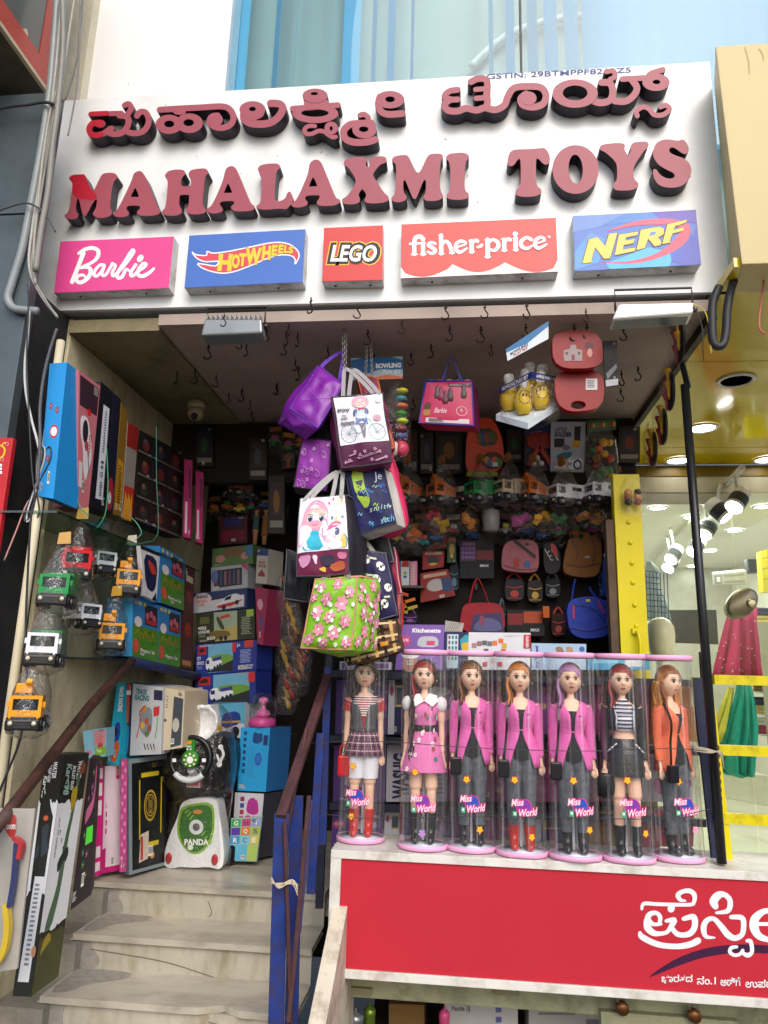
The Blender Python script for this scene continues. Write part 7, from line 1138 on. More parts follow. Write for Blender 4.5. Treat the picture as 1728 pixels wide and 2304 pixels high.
# dart boards seen edge on at the right
for k, (x, y, lb) in enumerate(((1530, 770, 'nearest'), (1508, 880, 'second'), (1492, 960, 'third'), (1470, 1010, 'farthest'))):
    c = at(x, y, Y=2.82+.2*k); T = thing('dart_board', 'black dart board in a clear pack with yellow and red darts, %s to the street' % lb, 'dart board', c-V((0, 0, .09)), 'dart board packs hanging by the ceiling edge'); n_ = V((-.985, .1, 0)).normalized()
    m = MB(); m.lathe([(.001, -.006), (.083, -.006), (.087, 0), (.083, .006), (.001, .006)], c, M('#141416', .5), 30, axis=n_); m.build('board', T)
    for j, cc in enumerate(('#d8a01c', '#b8203c', '#d8a01c', '#b8203c')):
        q = c+n_*.012+V((-n_.y, n_.x, 0))*(.03*(-1)**j)+V((0, 0, .05-.03*j)); m = MB(); m.lathe([(.002, -.04), (.008, -.02), (.006, .0), (.016, .03), (.017, .04), (.001, .042)], q, M(cc, .4), 8); m.build('dart', T)
    m = MB(); y_ = V((-n_.y, n_.x, 0)); p4 = [c+n_*.03+y_*a+V((0, 0, z)) for a, z in ((-.1, .11), (.1, .11), (.1, -.11), (-.1, -.11))]; m.grid(QF(*p4, wr=.01, seed=k), WINDOW, 6, 6); m.build('clear_pack', T)
T = thing('bagged_toy', 'pack of small printed balls hanging on the yellow post', 'toy', at(1428, 1135, Y=3.31)); c = at(1424, 1115, Y=3.31)
for k in range(6): m = MB(); m.ball(c+V((.022*(-1)**k, -.0, -.03+.022*(k//2))), .018, M(['#8a4a2c', '#2a1c18', '#c98a5a'][k % 3], .35, .4, 60), 10, 7); m.build('printed_ball', T)
film_bag(T, c, .11, .2, .05, 44)
# ================================================================== RACK BEHIND THE DOLLS
RKB = M('#1c2138', .5, .2, 15, dirt='#3a3638', ds=8); T = thing('display_rack', 'dark blue metal rack behind the row of dolls', 'rack', (.2, 3.2, .6)); RKY = 3.16
for ya, yb in ((1507, 1524), (1654, 1671), (1806, 1822)):
    a, c, e = at(742, ya, Y=RKY), at(742, yb, Y=RKY), at(1600, (ya+yb)/2, Y=RKY); z0 = (a.z+c.z)/2; m = MB(); m.box((a.x, RKY, z0-.014), (.99, RKY+.03, z0+.014), RKB); m.build('rail', T)
    m = MB(); m.box((a.x, RKY+.031, z0-.012), (.62, RKY+.4, z0-.004), M('#2a2826', .7)); m.build('shelf_board', T)
for x in (742, 1590): a = at(x, 1500, Y=RKY); m = MB(); m.box((a.x-.02, RKY+.002, .6), (a.x+.01, RKY+.028, a.z+.06), RKB); m.build('post', T)
BY = 3.20
def d_kit(m, F):
    m.text(F, 'Kitchenette', .28, .08, .92, .18, W_, .04); m.flower(F, .14, .36, .14, M('#c84a78'), M('#c84a78'), n=9); m.text(F, 'CUTE', .06, .32, .22, .38, W_, .03); m.poly(F, [(.42,.34),(.5,.26),(.8,.26),(.88,.34),(.88,.5),(.42,.5)], M('#b9bcc6'), 1); m.rect(F, .62, .36, .8, .46, M('#c84a78')); m.oval(F, .3, .85, .16, .2, M('#b07a68')); m.oval(F, .3, .66, .2, .1, W_)
B('kitchen_box', 'purple toy kitchenette box on the rack behind the floral dress doll', [(902,1405),(1000,1406),(997,1507),(888,1507)], (0, .1, 0), '#7a5aa8', d_kit, side='#6a4a98', Y=BY)
def d_blk(m, F):
    m.rect(F, 0, 0, .28, 1, M('#1c2450')); m.rect(F, .03, .06, .16, .96, M('#b8d0dc')); [m.oval(F, .055+.04*(k % 3), .14+.14*(k//3), .012, .05, M(['#8a2c34', '#2f7a6a', '#55585e'][k % 3])) for k in range(15)]; m.poly(F, [(.18,.2),(.25,.06),(.28,.1),(.28,.6),(.2,.55)], M('#2f9aa8')); m.poly(F, [(.2,.3),(.28,.26),(.28,.5),(.21,.5)], M('#c9a82c'))
    for k, (u, v, c_) in enumerate(((.32,.35,'#a87a80'),(.38,.3,'#8a6a70'),(.44,.28,'#5a5e68'),(.5,.3,'#6a6a72'),(.56,.28,'#d8742c'),(.63,.22,'#d86a2c'),(.67,.35,'#c9a02c'),(.66,.5,'#c8642c'),(.46,.5,'#55585e'),(.72,.6,'#3a7a8a'),(.55,.75,'#c9a8a0'),(.45,.85,'#b8405a'),(.62,.85,'#b83a5a'))): m.rect(F, u, v-.06, u+.055, v+.06, M(c_))
    m.rect(F, .92, .05, 1, .42, M('#b82c40')); m.text(F, 'OLEKEED', .945, .08, .975, .4, W_, .02, rot=90)
B('block_box', 'long white building block box on the rack behind the pink cardigan dolls', [(1001,1422),(1194,1424),(1193,1507),(999,1507)], (0, .1, 0), '#cfd0d6', d_blk, Y=BY)
B('toy_box', 'pale blue toy box with purple lettering behind the purple haired doll', [(1196,1447),(1319,1449),(1319,1507),(1196,1507)], (0, .1, 0), '#9fb8d0', lambda m, F: (m.text(F, 'ery Wheel', .06, .1, .14, .95, M('#4a3a8a'), .04, rot=-90), m.poly(F, [(.42,.15),(.55,.1),(.62,.4),(.5,.45)], M('#8a6a50'), 1), m.poly(F, [(.62,.12),(.74,.1),(.78,.4),(.66,.42)], M('#a8866a'), 1), m.oval(F, .92, .2, .05, .1, M('#3a5aa8'))), Y=BY)
B('toy_box', 'bright cyan toy box on the rack behind the leather jacket doll', [(1322,1470),(1462,1472),(1462,1507),(1322,1507)], (0, .1, 0), '#2f9ac4', lambda m, F: (m.rect(F, .1, .3, .5, .6, M('#7ac0dc')), m.rect(F, .6, .2, .9, .8, M('#d8dce0'))), Y=BY)
B('toy_box', 'low white and purple box on the rack behind the leftmost doll', [(764,1488),(880,1490),(880,1507),(764,1507)], (0, .1, 0), '#c9c4d4', lambda m, F: (m.text(F, 'R', .05, .2, .15, .9, M('#5a3a8a'), .05), m.rect(F, .5, .2, .95, .8, M('#7a5aa8'))), Y=BY)
B('magazine_pile', 'fanned pile of grey leaflets beside the kitchenette box', [(1002,1396),(1044,1402),(1040,1421),(1000,1421)], (0, .12, 0), '#9a968e', lambda m, F: [m.pen(F, [(.1+.12*k, 1), (.3+.1*k, .1)], .02, M('#55524c'), sub=2) for k in range(6)], Y=BY+.05, cat='leaflets')
def d_chef(m, F): m.oval(F, .5, .35, .2, .1, M('#a8705c')); m.oval(F, .5, .22, .24, .09, W_); m.poly(F, [(.25,.5),(.75,.5),(.8,.75),(.2,.75)], M('#c9a8b4'), 1); m.flower(F, .3, .86, .12, M('#b84a78'), M('#b84a78'), n=9); m.text(F, 'FUNNY', .15, .93, .5, .97, W_, .02)
def d_pkset(m, F):
    for j in range(3):
        for i in range(3): m.pen(F, [(.1+.3*i, .08+.3*j), (.34+.3*i, .08+.3*j), (.34+.3*i, .3+.3*j), (.1+.3*i, .3+.3*j), (.1+.3*i, .08+.3*j)], .012, M('#7a1c50'), sub=1); m.oval(F, .22+.3*i, .19+.3*j, .06, .06, M(['#c06a94', '#b8a06a', '#8a4a9a'][(i+j) % 3]))
def d_wash(m, F): m.text(F, 'WASHIG', .1, .15, .38, .95, M('#23284a'), .05, rot=-90); m.text(F, 'TABLE', .42, .35, .62, .95, M('#8a8aa0'), .04, rot=-90); lines(m, F, .68, .2, .95, .9, 9, '#9a96a8')
def d_tbl(m, F): m.rect(F, .0, .0, .4, 1, M('#d0d0d8')); m.rect(F, .45, .1, .95, .5, M('#c9b06a')); m.rect(F, .5, .14, .9, .46, M('#4a5a6a')); m.oval(F, .2, .2, .12, .1, M('#b84a78'))
RW = ((1530, 1652, [(757, 872, '#5a3a84', d_chef), (875, 910, '#232c54', d_tbl), (912, 1052, '#6a3a7a', d_chef), (1056, 1192, '#a83a78', d_pkset), (1195, 1322, '#7a4a8a', d_pkset), (1325, 1462, '#8a2a5a', d_pkset), (1466, 1556, '#a86a30', None)]),
      (1676, 1804, [(752, 868, '#5a3a84', d_chef), (871, 1008, '#c4c0cc', d_wash), (1012, 1150, '#9a3a74', d_pkset), (1154, 1290, '#b04a84', d_pkset), (1294, 1440, '#7a2a58', d_pkset), (1446, 1560, '#c4c4cc', lambda m, F: (m.oval(F, .75, .3, .16, .14, M('#a8286a')), m.text(F, '3', .7, .2, .8, .36, W_, .03), m.text(F, 'in1', .68, .38, .82, .44, W_), m.rect(F, .62, .02, .95, .16, M('#c8402c')), m.text(F, 'S', .7, .04, .85, .14, W_, .05), m.oval(F, .85, .68, .12, .11, M('#a8286a')), m.text(F, '3', .81, .61, .9, .75, W_), m.poly(F, [(.2,.6),(.6,.55),(.8,.8),(.3,.9)], M('#c87aa8'), 1)))]),
      (1826, 1905, [(748, 862, '#5a3a84', d_kit), (866, 900, '#d0d0d8', d_tbl), (904, 1020, '#4a3a6a', d_chef), (1024, 1160, '#8a3a74', d_pkset), (1164, 1300, '#3a3a6a', d_tbl), (1304, 1430, '#8a6a3a', None), (1434, 1562, '#a81c44', None)]))
WDR = ('top', 'middle', 'bottom'); WDC = ('first', 'second', 'third', 'fourth', 'fifth', 'sixth', 'seventh')
for r, (y0, y1, lst) in enumerate(RW):
    for k, (x0, x1, c_, dr) in enumerate(lst): B('rack_box', 'toy box on the %s rack shelf behind the dolls, %s from the left' % (WDR[r], WDC[k]), [(x0,y0),(x1,y0),(x1-2,y1),(x0-3,y1)], (0, .12, 0), c_, dr, Y=BY+.03, group='toy boxes on the rack behind the dolls')
# wires holding the dolls
for k, pts in enumerate(([(700,1672),(850,1668),(1060,1682),(1300,1690),(1500,1684),(1592,1690)], [(715,1830),(850,1842),(1060,1836),(1300,1840),(1480,1842),(1600,1820)])): cable('holding_wire', ['upper', 'lower'][k]+' thin wire strung across the front of the doll tubes', pts, .0014, '#3a3436', 2.78, 'wire', 'wires across the dolls')
# ================================================================== BLUE STAIR RAILING
BLU = M('#18337c', .5, .35, 18, dirt='#3e2e30', ds=16, name='blue_paint'); RST = M('#4a2a2c', .6, .3, 14, dirt='#2a1c1c', ds=18, name='rust_brown')
T = thing('stair_railing', 'blue and rust brown iron railing at the right of the steps', 'railing', (-.57, 2.6, .0))
def pb(a, c, w_, h_, mt, nm, Ya, Yb): m = MB(); m.bar(at(*a, Y=Ya), at(*c, Y=Yb), w_, h_, mt); m.build(nm, T, bevel=.002)
pb((634, 1830), (618, 2420), .012, .05, BLU, 'post', 2.50, 2.50); pb((668, 1790), (655, 2330), .01, .045, BLU, 'post', 2.62, 2.62); pb((722, 1650), (700, 2010), .03, .03, BLU, 'post', 2.85, 2.85); pb((738, 1500), (726, 1900), .02, .03, BLU, 'post', 3.05, 3.05)
pb((632, 1838), (738, 1520), .035, .02, RST, 'top_rail', 2.49, 3.0); pb((650, 2300), (696, 1790), .014, .014, RST, 'brace', 2.48, 2.6); pb((640, 1850), (655, 2330), .012, .012, RST, 'brace', 2.47, 2.5); pb((700, 1800), (672, 2100), .014, .02, BLU, 'brace', 2.7, 2.6); pb((690, 1640), (640, 1900), .01, .014, RST, 'brace', 2.75, 2.5)
m = MB(); q = at(630, 1990, Y=2.47)
for k in range(6): m.tube(spline([q+V((-.03, 0, .004*k)), q+V((.0, -.01, .006-.003*k)), q+V((.04, 0, .004+.006*(k % 3))), q+V((.06, 0, -.01*(k % 4)))], 4), .0018, M('#c4b59a', .8), 5)
m.build('string_tie', label='pale string tied round the blue railing post', cat='string')
# pack at the bottom left corner
Q = [at(x, y, Y=2.22) for x, y in ((-60,1818),(78,1820),(38,2180),(-90,2200))]; T = thing('blister_pack', 'clear toy blister pack with yellow and blue pieces at the lower left corner', 'toy pack', (Q[2]+Q[3])/2, 'packs by the left wall'); m = MB(); m.hexa(Q+[q+V((0, .008, 0)) for q in Q], M('#a8a49c', .5)); m.build('card', T); F = PF(Y=2.219); m = MB(); m.poly(F, [(12,1840),(38,1830),(36,1880),(24,1886),(12,1870)], M('#b82c24'), 1); m.text(F, 'boom', 15, 1850, 35, 1866, W_, .04); m.build('print', T)
m = MB(); G = PF(Y=2.19); m.stroke(G, [(10,2040),(14,2090),(6,2140),(-10,2170)], 12, M('#d8b81c', .35), .02); m.build('yellow_piece', T, bevel=.003); m = MB(); m.stroke(G, [(34,1900),(28,1980),(18,2040)], 8, M('#1c2a6a', .35), .02); m.build('blue_piece', T); m = MB(); m.stroke(G, [(30,1888),(44,1900),(40,1930)], 9, M('#b8242c', .35), .02); m.build('red_piece', T); m = MB(); m.grid(QF(*[q+V((0, -.035, 0)) for q in Q], wr=.01), WINDOW, 8, 8); m.build('blister', T)
# more stock along the back: boxes high up, extra rows of bagged toys
for k, (x0, y0, x1, y1, c_) in enumerate(((905,965,940,1060,'#1c1820'),(945,975,975,1065,'#2a1c18'),(980,970,1040,1066,'#15161c'),(1140,965,1175,1040,'#1a1420'),(1392,960,1440,1040,'#2a1a12'),(560,985,600,1080,'#1c1418'),(604,1070,640,1200,'#1a1614'),(440,960,480,1050,'#181418'))):
    B('dark_box', ['dark narrow window box','dark brown window box','wide black window box','dark violet box','dark brown box','dim black box','dim tall box','dim grey box'][k]+' high on the back wall, '+['left of the orange backpack','second left of the orange backpack','beside the orange backpack','left of the bat set','above the yellow post','right of the camera','behind the paisley bag','under the camera'][k], [(x0,y0),(x1,y0),(x1,y1),(x0,y1)], (0, .05, 0), c_, lambda m, F: (m.rect(F, .15, .12, .85, .7, M(['#3a1c1c', '#2a2a3a', '#3a2a1c'][k % 3])), m.oval(F, .5, .45, .2, .2, M(['#7a2a24', '#4a4a5a', '#8a5a24', '#2a5a3a'][k % 4])), m.rect(F, .1, .78, .9, .9, M('#8a8278'))), Y=3.9, group='dark boxes on the back wall')
R5 = random.Random(31); CC = ['#c8641c', '#d89a1c', '#b8281c', '#2f7a34', '#2a5aa0', '#c9c4bc', '#a83a7a', '#8a5a24', '#d8c02c', '#1f8a8a']
NM = ['orange', 'amber', 'red', 'green', 'blue', 'white', 'pink', 'brown', 'yellow', 'teal']; ORD = ['first', 'second', 'third', 'fourth', 'fifth', 'sixth', 'seventh', 'eighth', 'ninth', 'tenth', 'eleventh', 'twelfth', 'thirteenth', 'fourteenth', 'fifteenth', 'sixteenth']
for rw, (xs, xe, y, n, Yd) in enumerate(((905, 1400, 1135, 14, 3.78), (890, 1390, 1195, 13, 3.84), (600, 690, 1000, 3, 3.86), (470, 640, 1140, 6, 4.2), (880, 1000, 1215, 4, 3.8))):
    for k in range(n):
        x = xs+(xe-xs)*(k+.5)/n+R5.uniform(-6, 6); c = at(x, y+R5.uniform(-8, 8), Y=Yd); i = R5.randrange(10)
        T = thing('bagged_toy', '%s toy in a clear bag, %s of the %s packed row at the back' % (NM[i], ORD[k], ['upper', 'lower', 'high left', 'dark corner', 'short left'][rw]), 'toy', c-V((0, 0, .05)), 'packed rows of bagged toys at the back'); mt = M(CC[i], .35, .15); m2 = M(CC[(i+3) % 10], .4, .15)
        m = MB(); w_ = R5.uniform(.028, .04); m.box(c+V((-w_, -.02, -.022)), c+V((w_, .02, .008)), mt, rot=Euler((0, R5.uniform(-.3, .3), R5.uniform(-.6, .6)))); m.build('toy_body', T, bevel=.007)
        m = MB(); m.box(c+V((-w_*.5, -.016, .008)), c+V((w_*.6, .016, .034)), m2, rot=Euler((0, R5.uniform(-.3, .3), 0))); m.build('toy_cabin', T, bevel=.006)
        for sg in (-1, 1): m = MB(); m.lathe([(.001, -.006), (.013, -.006), (.013, .006), (.001, .006)], c+V((sg*w_*.6, -.022, -.024)), BK, 12, axis=(0, 1, 0)); m.build('toy_wheel', T)
        m = MB(); q = c+V((0, .002, .075)); m.box(q-V((.035, .001, .014)), q+V((.035, .001, .014)), M(['#9a5f2a', '#b8862c', '#8a3a2c', '#c9c0b0'][k % 4], .7), rot=Euler((0, R5.uniform(-.3, .3), 0))); m.build('header_card', T)
        film_bag(T, c, .12, .17, .06, k+rw*9)

DB = ((1135,1302,1180,1352,'#1a1c26','#b8342c'),(1186,1305,1222,1356,'#23161c','#c9a03a'),(1226,1300,1262,1345,'#14161a','#8a8a90'),(1150,1190-20,1190,1205,'#3a1420','#c96a8a'),(1222,1180,1262,1212,'#1c2a1c','#a8c04a'),(1068,1320,1074,1330,'#141418','#555560'),(1010,1268,1034,1330,'#15202a','#3a8aa0'),(1392,1060,1400,1090,'#2a1c14','#a86a2c'),(905,1380,940,1404,'#2a1a3a','#a86ac0'),(1240,1380,1274,1432,'#3a1016','#d05a4a'),(1345,1300,1362,1345,'#141a3a','#4a6ac0'),(1040,1150,1080,1200,'#2a2418','#d0a02c'),(1120,1360,1140,1425,'#101418','#6a7a8a'))
for k, (x0, y0, x1, y1, c_, a_) in enumerate(DB):
    wbag('small_bag', 'dim %s trimmed bag filling a gap on the back wall, %s of the small ones' % (['red', 'gold', 'silver', 'rose', 'lime', 'grey', 'teal', 'amber', 'violet', 'coral', 'blue', 'yellow', 'slate'][k], ORD[k]), [(x0+3,y0),(x1-3,y0),(x1,y0+(y1-y0)*.4),(x1-2,y1),(x0+2,y1),(x0,y0+(y1-y0)*.4)], 3.885, c_, .045, [[(x0+6,y0+2),((x0+x1)/2,y0-14),(x1-6,y0+2)]], lambda m, F: (m.pen(F, [(x0+4,y0+(y1-y0)*.35),((x0+x1)/2,y0+(y1-y0)*.42),(x1-4,y0+(y1-y0)*.35)], 2, M(a_, .5), sub=3), m.oval(F, (x0+x1)/2, y0+(y1-y0)*.68, (x1-x0)*.22, (y1-y0)*.16, M(a_, .5)), m.pen(F, [(x0+5,y1-6),(x1-5,y1-6)], 1.5, M(a_, .5), sub=2)), a_)
# ================================================================== DOLLS IN TUBES
SKIN = M('#f0c3a6', .42, .05, 20, name='doll_skin', spec=.45)
DZ = .905                                    # top of the red sign box
def ring(cx, cy, z, rx, ry, n=20, a0=0, a1=2*pi, closed=True):
    """ring seen from above; angle 0 = front (-Y)"""
    k = n if closed else n+1
    return [V((cx+rx*sin(a0+(a1-a0)*i/n), cy-ry*cos(a0+(a1-a0)*i/n), z)) for i in range(k)]
def remesh(mb, vox, smooth=6):
    o = mb.build('tmp'); md = o.modifiers.new('r', 'REMESH'); md.mode = 'VOXEL'; md.voxel_size = vox; md.use_smooth_shade = True
    sm = o.modifiers.new('s', 'SMOOTH'); sm.factor = .5; sm.iterations = smooth
    dg = bpy.context.evaluated_depsgraph_get(); me = bpy.data.meshes.new_from_object(o.evaluated_get(dg)); org = o.location.copy()
    for v in me.vertices: v.co += org
    m0 = o.data; bpy.data.objects.remove(o); bpy.data.meshes.remove(m0); return me
# arms: shoulder, elbow, wrist (x for the figure's screen-right arm)
ARM = [V((.057, .0, .543)), V((.067, .004, .505)), V((.071, .004, .43)), V((.074, -.008, .345))]
def limb_pts(sg, dx=0): return [V((p.x*sg+dx, p.y, p.z)) for p in ARM]
HIP = V((.028, 0, .365)); KNEE = V((.032, -.006, .19)); ANK = V((.03, .004, .045))
b = MB()
b.loft([ring(0, 0, z, rx, ry, 20) for z, rx, ry in ((.335, .03, .028), (.345, .05, .036), (.37, .056, .038), (.40, .052, .034), (.425, .041, .028), (.445, .037, .026), (.47, .042, .03), (.50, .05, .036), (.525, .056, .034), (.545, .055, .027), (.56, .036, .02), (.572, .016, .016), (.585, .0135, .0145), (.62, .013, .014))], SKIN)
for sg in (-1, 1):
    b.ball((.021*sg, -.026, .507), (.019, .016, .019), SKIN, 12, 8)
    b.tube(spline(limb_pts(sg), 6), [.019]*4+[.0155]*6+[.0125]*5+[.011]*4, SKIN, 10)
    h = limb_pts(sg)[-1]
    b.tube(spline([h, h+V((.004*sg, -.006, -.022)), h+V((.006*sg, -.012, -.04))], 3), .011, SKIN, 8, sy=.6)
    for k in range(4):
        q = h+V((.006*sg+(k-1.5)*.0058, -.012, -.036)); b.tube([q, q+V((.001*(k-1.5), -.003, -.016-.004*(k in (1, 2)))), q+V((.001*(k-1.5), .0, -.028-.006*(k in (1, 2))))], .0036, SKIN, 6)
    b.tube([h+V((-.006*sg, -.008, -.012)), h+V((-.016*sg, -.014, -.028)), h+V((-.017*sg, -.015, -.04))], .0038, SKIN, 6)
    b.tube(spline([V((HIP.x*sg, 0, .375)), V((HIP.x*sg, -.002, .32)), V((KNEE.x*sg, -.005, .21)), V((KNEE.x*sg, -.006, .18)), V((.032*sg, .002, .12)), V((ANK.x*sg, .004, .05)), V((ANK.x*sg, -.004, .03)), V((ANK.x*sg, -.03, .012))], 4), [.031]*3+[.031]*2+[.026]*4+[.0195]*4+[.0185]*5+[.018]*3+[.0125]*3+[.012]*5, SKIN, 12)
# head, 0.10 tall, centre z .655
HC = V((0, -.004, .648))
hv = []; nA, nB = 36, 26
for i in range(nB+1):
    th = pi*i/nB; R = []
    for j in range(nA):
        ph = 2*pi*j/nA; x, y, z = sin(th)*sin(ph), -sin(th)*cos(ph), cos(th)
        wx = .0465*(1-.22*max(0, -z)**1.5); wy = .0475*(1-.14*max(0, -z)); p = V((x*wx, y*wy, z*.059))
        f = max(0, -y)
        p.y -= .0075*math.exp(-(x/.17)**2-((z+.22)/.13)**2)*f            # nose
        p.y -= .003*math.exp(-(x/.25)**2-((z+.56)/.1)**2)*f              # lips
        p.y += .0035*(math.exp(-((x-.36)/.2)**2-((z-.02)/.16)**2)+math.exp(-((x+.36)/.2)**2-((z-.02)/.16)**2))*f
        p.y -= .003*(math.exp(-((x-.5)/.22)**2-((z+.35)/.2)**2)+math.exp(-((x+.5)/.22)**2-((z+.35)/.2)**2))*f
        p.y -= .004*math.exp(-(x/.25)**2-((z+.9)/.18)**2)*f              # chin
        R.append(HC+p)
    hv.append(R)
b.loft(hv, SKIN)
for sg in (-1, 1): b.ball(HC+V((.0462*sg, .004, -.006)), (.006, .009, .012), SKIN, 8, 6)
BODY = remesh(b, .0024, 4)
if not BODY.materials: BODY.materials.append(SKIN)
for p in BODY.polygons: p.use_smooth = True; p.material_index = 0
DH = .70
def head_pt(x, z, off=.001):
    """front of the head at x across, z up from its centre (metres)"""
    zz = max(-.99, min(.99, z/.059)); wx = .0465*(1-.22*max(0, -zz)**1.5); wy = .0475*(1-.14*max(0, -zz)); r = sqrt(max(0, 1-zz*zz)); xx = max(-.98, min(.98, x/wx/max(r, .05)))
    y = -wy*r*sqrt(max(0, 1-xx*xx)); X_, Z_ = x/.0465, zz; f = 1
    y -= .0075*math.exp(-(X_/.17)**2-((Z_+.22)/.13)**2)+.003*math.exp(-(X_/.25)**2-((Z_+.56)/.1)**2)+.003*(math.exp(-((X_-.5)/.22)**2-((Z_+.35)/.2)**2)+math.exp(-((X_+.5)/.22)**2-((Z_+.35)/.2)**2))
    y += .0035*(math.exp(-((X_-.36)/.2)**2-((Z_-.02)/.16)**2)+math.exp(-((X_+.36)/.2)**2-((Z_-.02)/.16)**2))
    return HC+V((x, y-off, z))
class HF:
    def __call__(s, u, v, o=0): return head_pt(u*1.12/1000, -v*1.12/1000, .0007+o)
def eyes_etc(T):
    F = HF()
    for sg in (-1, 1):
        m = MB(); m.oval(F, 14.5*sg, -1.5, 8.6, 6.2, M('#e9e2dc', .2), 14); m.lay += 8; m.oval(F, 14.5*sg, -1.2, 5.4, 6, M('#4a2f20', .15), 12); m.lay += 4; m.oval(F, 14.5*sg, -1.2, 2.2, 2.6, M('#0c0a0a', .1), 10); m.oval(F, 14.5*sg-1.6, -3, 1.1, 1.1, M('#ffffff', .2), 6)
        m.pen(F, [(5.5*sg, -4.5), (14.5*sg, -8.8), (23.5*sg, -4.5)], 2.8, M('#241a18', .6), sub=3); m.build('eye', T)
        m = MB(); m.pen(F, [(7*sg, -12), (14*sg, -15), (22*sg, -12)], 1.3, M('#8a5a40', .6), sub=3); m.build('eyebrow', T)
        m = MB(); m.ball(HC+V((.049*sg, .002, -.022)), .0034, M('#e6dccb', .2, metal=.3), 8, 6); m.build('earring', T)
    m = MB(); m.poly(F, [(-9.5, 28), (-4, 25), (0, 26.4), (4, 25), (9.5, 28), (4, 32), (0, 33.2), (-4, 32)], M('#b8404e', .3), 1); m.pen(F, [(-8, 28.3), (0, 28.8), (8, 28.3)], .8, M('#7c2433', .4), sub=2); m.build('lips', T)
    m = MB()
    for sg in (-1, 1): m.oval(F, 2.6*sg, 15, 1.3, .7, M('#a86a50', .6), 6)
    m.build('nostrils', T, kind='stuff')
def hair(T, col, streak, tail=0, length=.13, both=False):
    """cap swept to one side with a coloured fringe; locks falling behind the shoulders"""
    HM = M(col, .38, .35, 40, name='hair_'+col[1:], bump=.5, bs=150); SM = M(streak, .35, .25, 60); m = MB(); ms = MB(); n, k = 34, 20
    def P(i, j, s=1): th = pi*i/k; ph = 2*pi*j/n; return HC+V((.0522*sin(th)*sin(ph)*s, -.052*sin(th)*cos(ph)*s+.003, .0665*cos(th)*s))
    for i in range(k):
        for j in range(n):
            c = (P(i, j)+P(i+1, j+1))/2-HC; front = c.y < .006
            line = .031-.009*(c.x/.03)-(abs(c.x)/.045)**3*.04
            if (c.z > line) or (not front and c.z > -.052):
                m.add([P(i, j), P(i, j+1), P(i+1, j+1), P(i+1, j)], [(0, 1, 2, 3)], HM, True)
            if front and line < c.z < line+.024 and -.044 < c.x < .036:
                ms.add([P(i, j, 1.03), P(i, j+1, 1.03), P(i+1, j+1, 1.03), P(i+1, j, 1.03)], [(0, 1, 2, 3)], SM, True)
    R2 = random.Random(hash(col) % 99 if False else len(col)+int(col[1:3], 16))
    for q in range(16):
        sg = -1 if (q % 3 or not both) else 1; x0 = sg*(.028+.025*(q % 4)/3); y0 = -.004+.034*(q//4)/3
        L_ = length*(.75+.4*R2.random()); p0 = HC+V((x0, y0, -.002)); wv = R2.uniform(-.01, .01)
        m.tube(spline([p0, p0+V((sg*.004, .008, -.03)), p0+V((sg*.004+wv, .012-.004*(q % 3), -.03-L_*.4)), p0+V((wv*.5, .006, -.03-L_)), ], 4), [.010]*5+[.0095]*4+[.007]*3+[.002], HM, 6)
    for q in range(5):
        p0 = HC+V((-.047+.003*q, -.012+.006*q, .0)); m.tube(spline([p0, p0+V((-.004, -.002, -.035)), p0+V((.004, -.012, -.075)), p0+V((-.004+.004*q, -.022, -.11-.012*(q % 3)))], 4), [.007]*8+[.0055]*4+[.002], HM if q % 2 else SM, 6)
    o = m.build('hair', T)
    if ms.v: ms.build('fringe', o, )
    return o
FOLD = dict(bump=.25, bs=90)
def cloth_loft(m, rows, mat, a0=0, a1=2*pi, closed=True, n=28, amp=.0025, seed=0):
    rings = []
    for z, rx, ry, cx, cy in rows:
        r = ring(cx, cy, z, rx, ry, n, a0, a1, closed); rings.append([p+V((p.x-cx, p.y-cy, 0)).normalized()*amp*noise.noise(V((i*.55+seed, z*45, seed))) for i, p in enumerate(r)])
    return m.loft(rings, mat, closed=closed, caps=False)
def legs(T, name, mat, z0, z1, extra=.004, amp=.002, th=None):
    for sg in (-1, 1):
        m = MB(); rows = []; k = 16
        for i in range(k+1):
            z = z0+(z1-z0)*i/k; c = sg*(.028+.003*min(1, max(0, (.34-z)/.15))); r = (.031 if z > .3 else .0195+.0115*max(0, min(1, (z-.19)/.11)) if z > .19 else .0135+.006*max(0, min(1, (z-.05)/.14)))+extra
            rows.append((z, r, r, c, -.004*(1-abs(z-.2)/.2) if z < .4 else 0))
        cloth_loft(m, rows, mat, amp=amp, seed=3*sg, n=20); m.build(name, T)
def boots(T, col, top=.10):
    mt = M(col, .25, .1, 20, spec=.6)
    for sg in (-1, 1):
        m = MB(); x = .03*sg
        m.tube([V((x, .004, top)), V((x, .004, top-.004)), V((x, .004, .06)), V((x, .002, .035)), V((x, -.012, .022)), V((x, -.034, .012)), V((x, -.046, .008))], [.0235, .0235, .021, .0185, .0175, .0145, .006], mt, 14)
        m.tube([V((x, .01, .03)), V((x, .013, .002))], [.008, .0045], mt, 8); m.build('boot', T)
def sleeves(T, mat, upto=18, r0=.024, name='sleeve', amp=.003):
    for sg in (-1, 1):
        pts = spline(limb_pts(sg), 6)[:upto+1]; m = MB(); n = len(pts)
        m.tube(pts, [(r0*(1-.35*i/18)+amp*.6*noise.noise(V((i*1.1, sg, 0)))) for i in range(n)], mat, 14, caps=False); m.build(name, T)
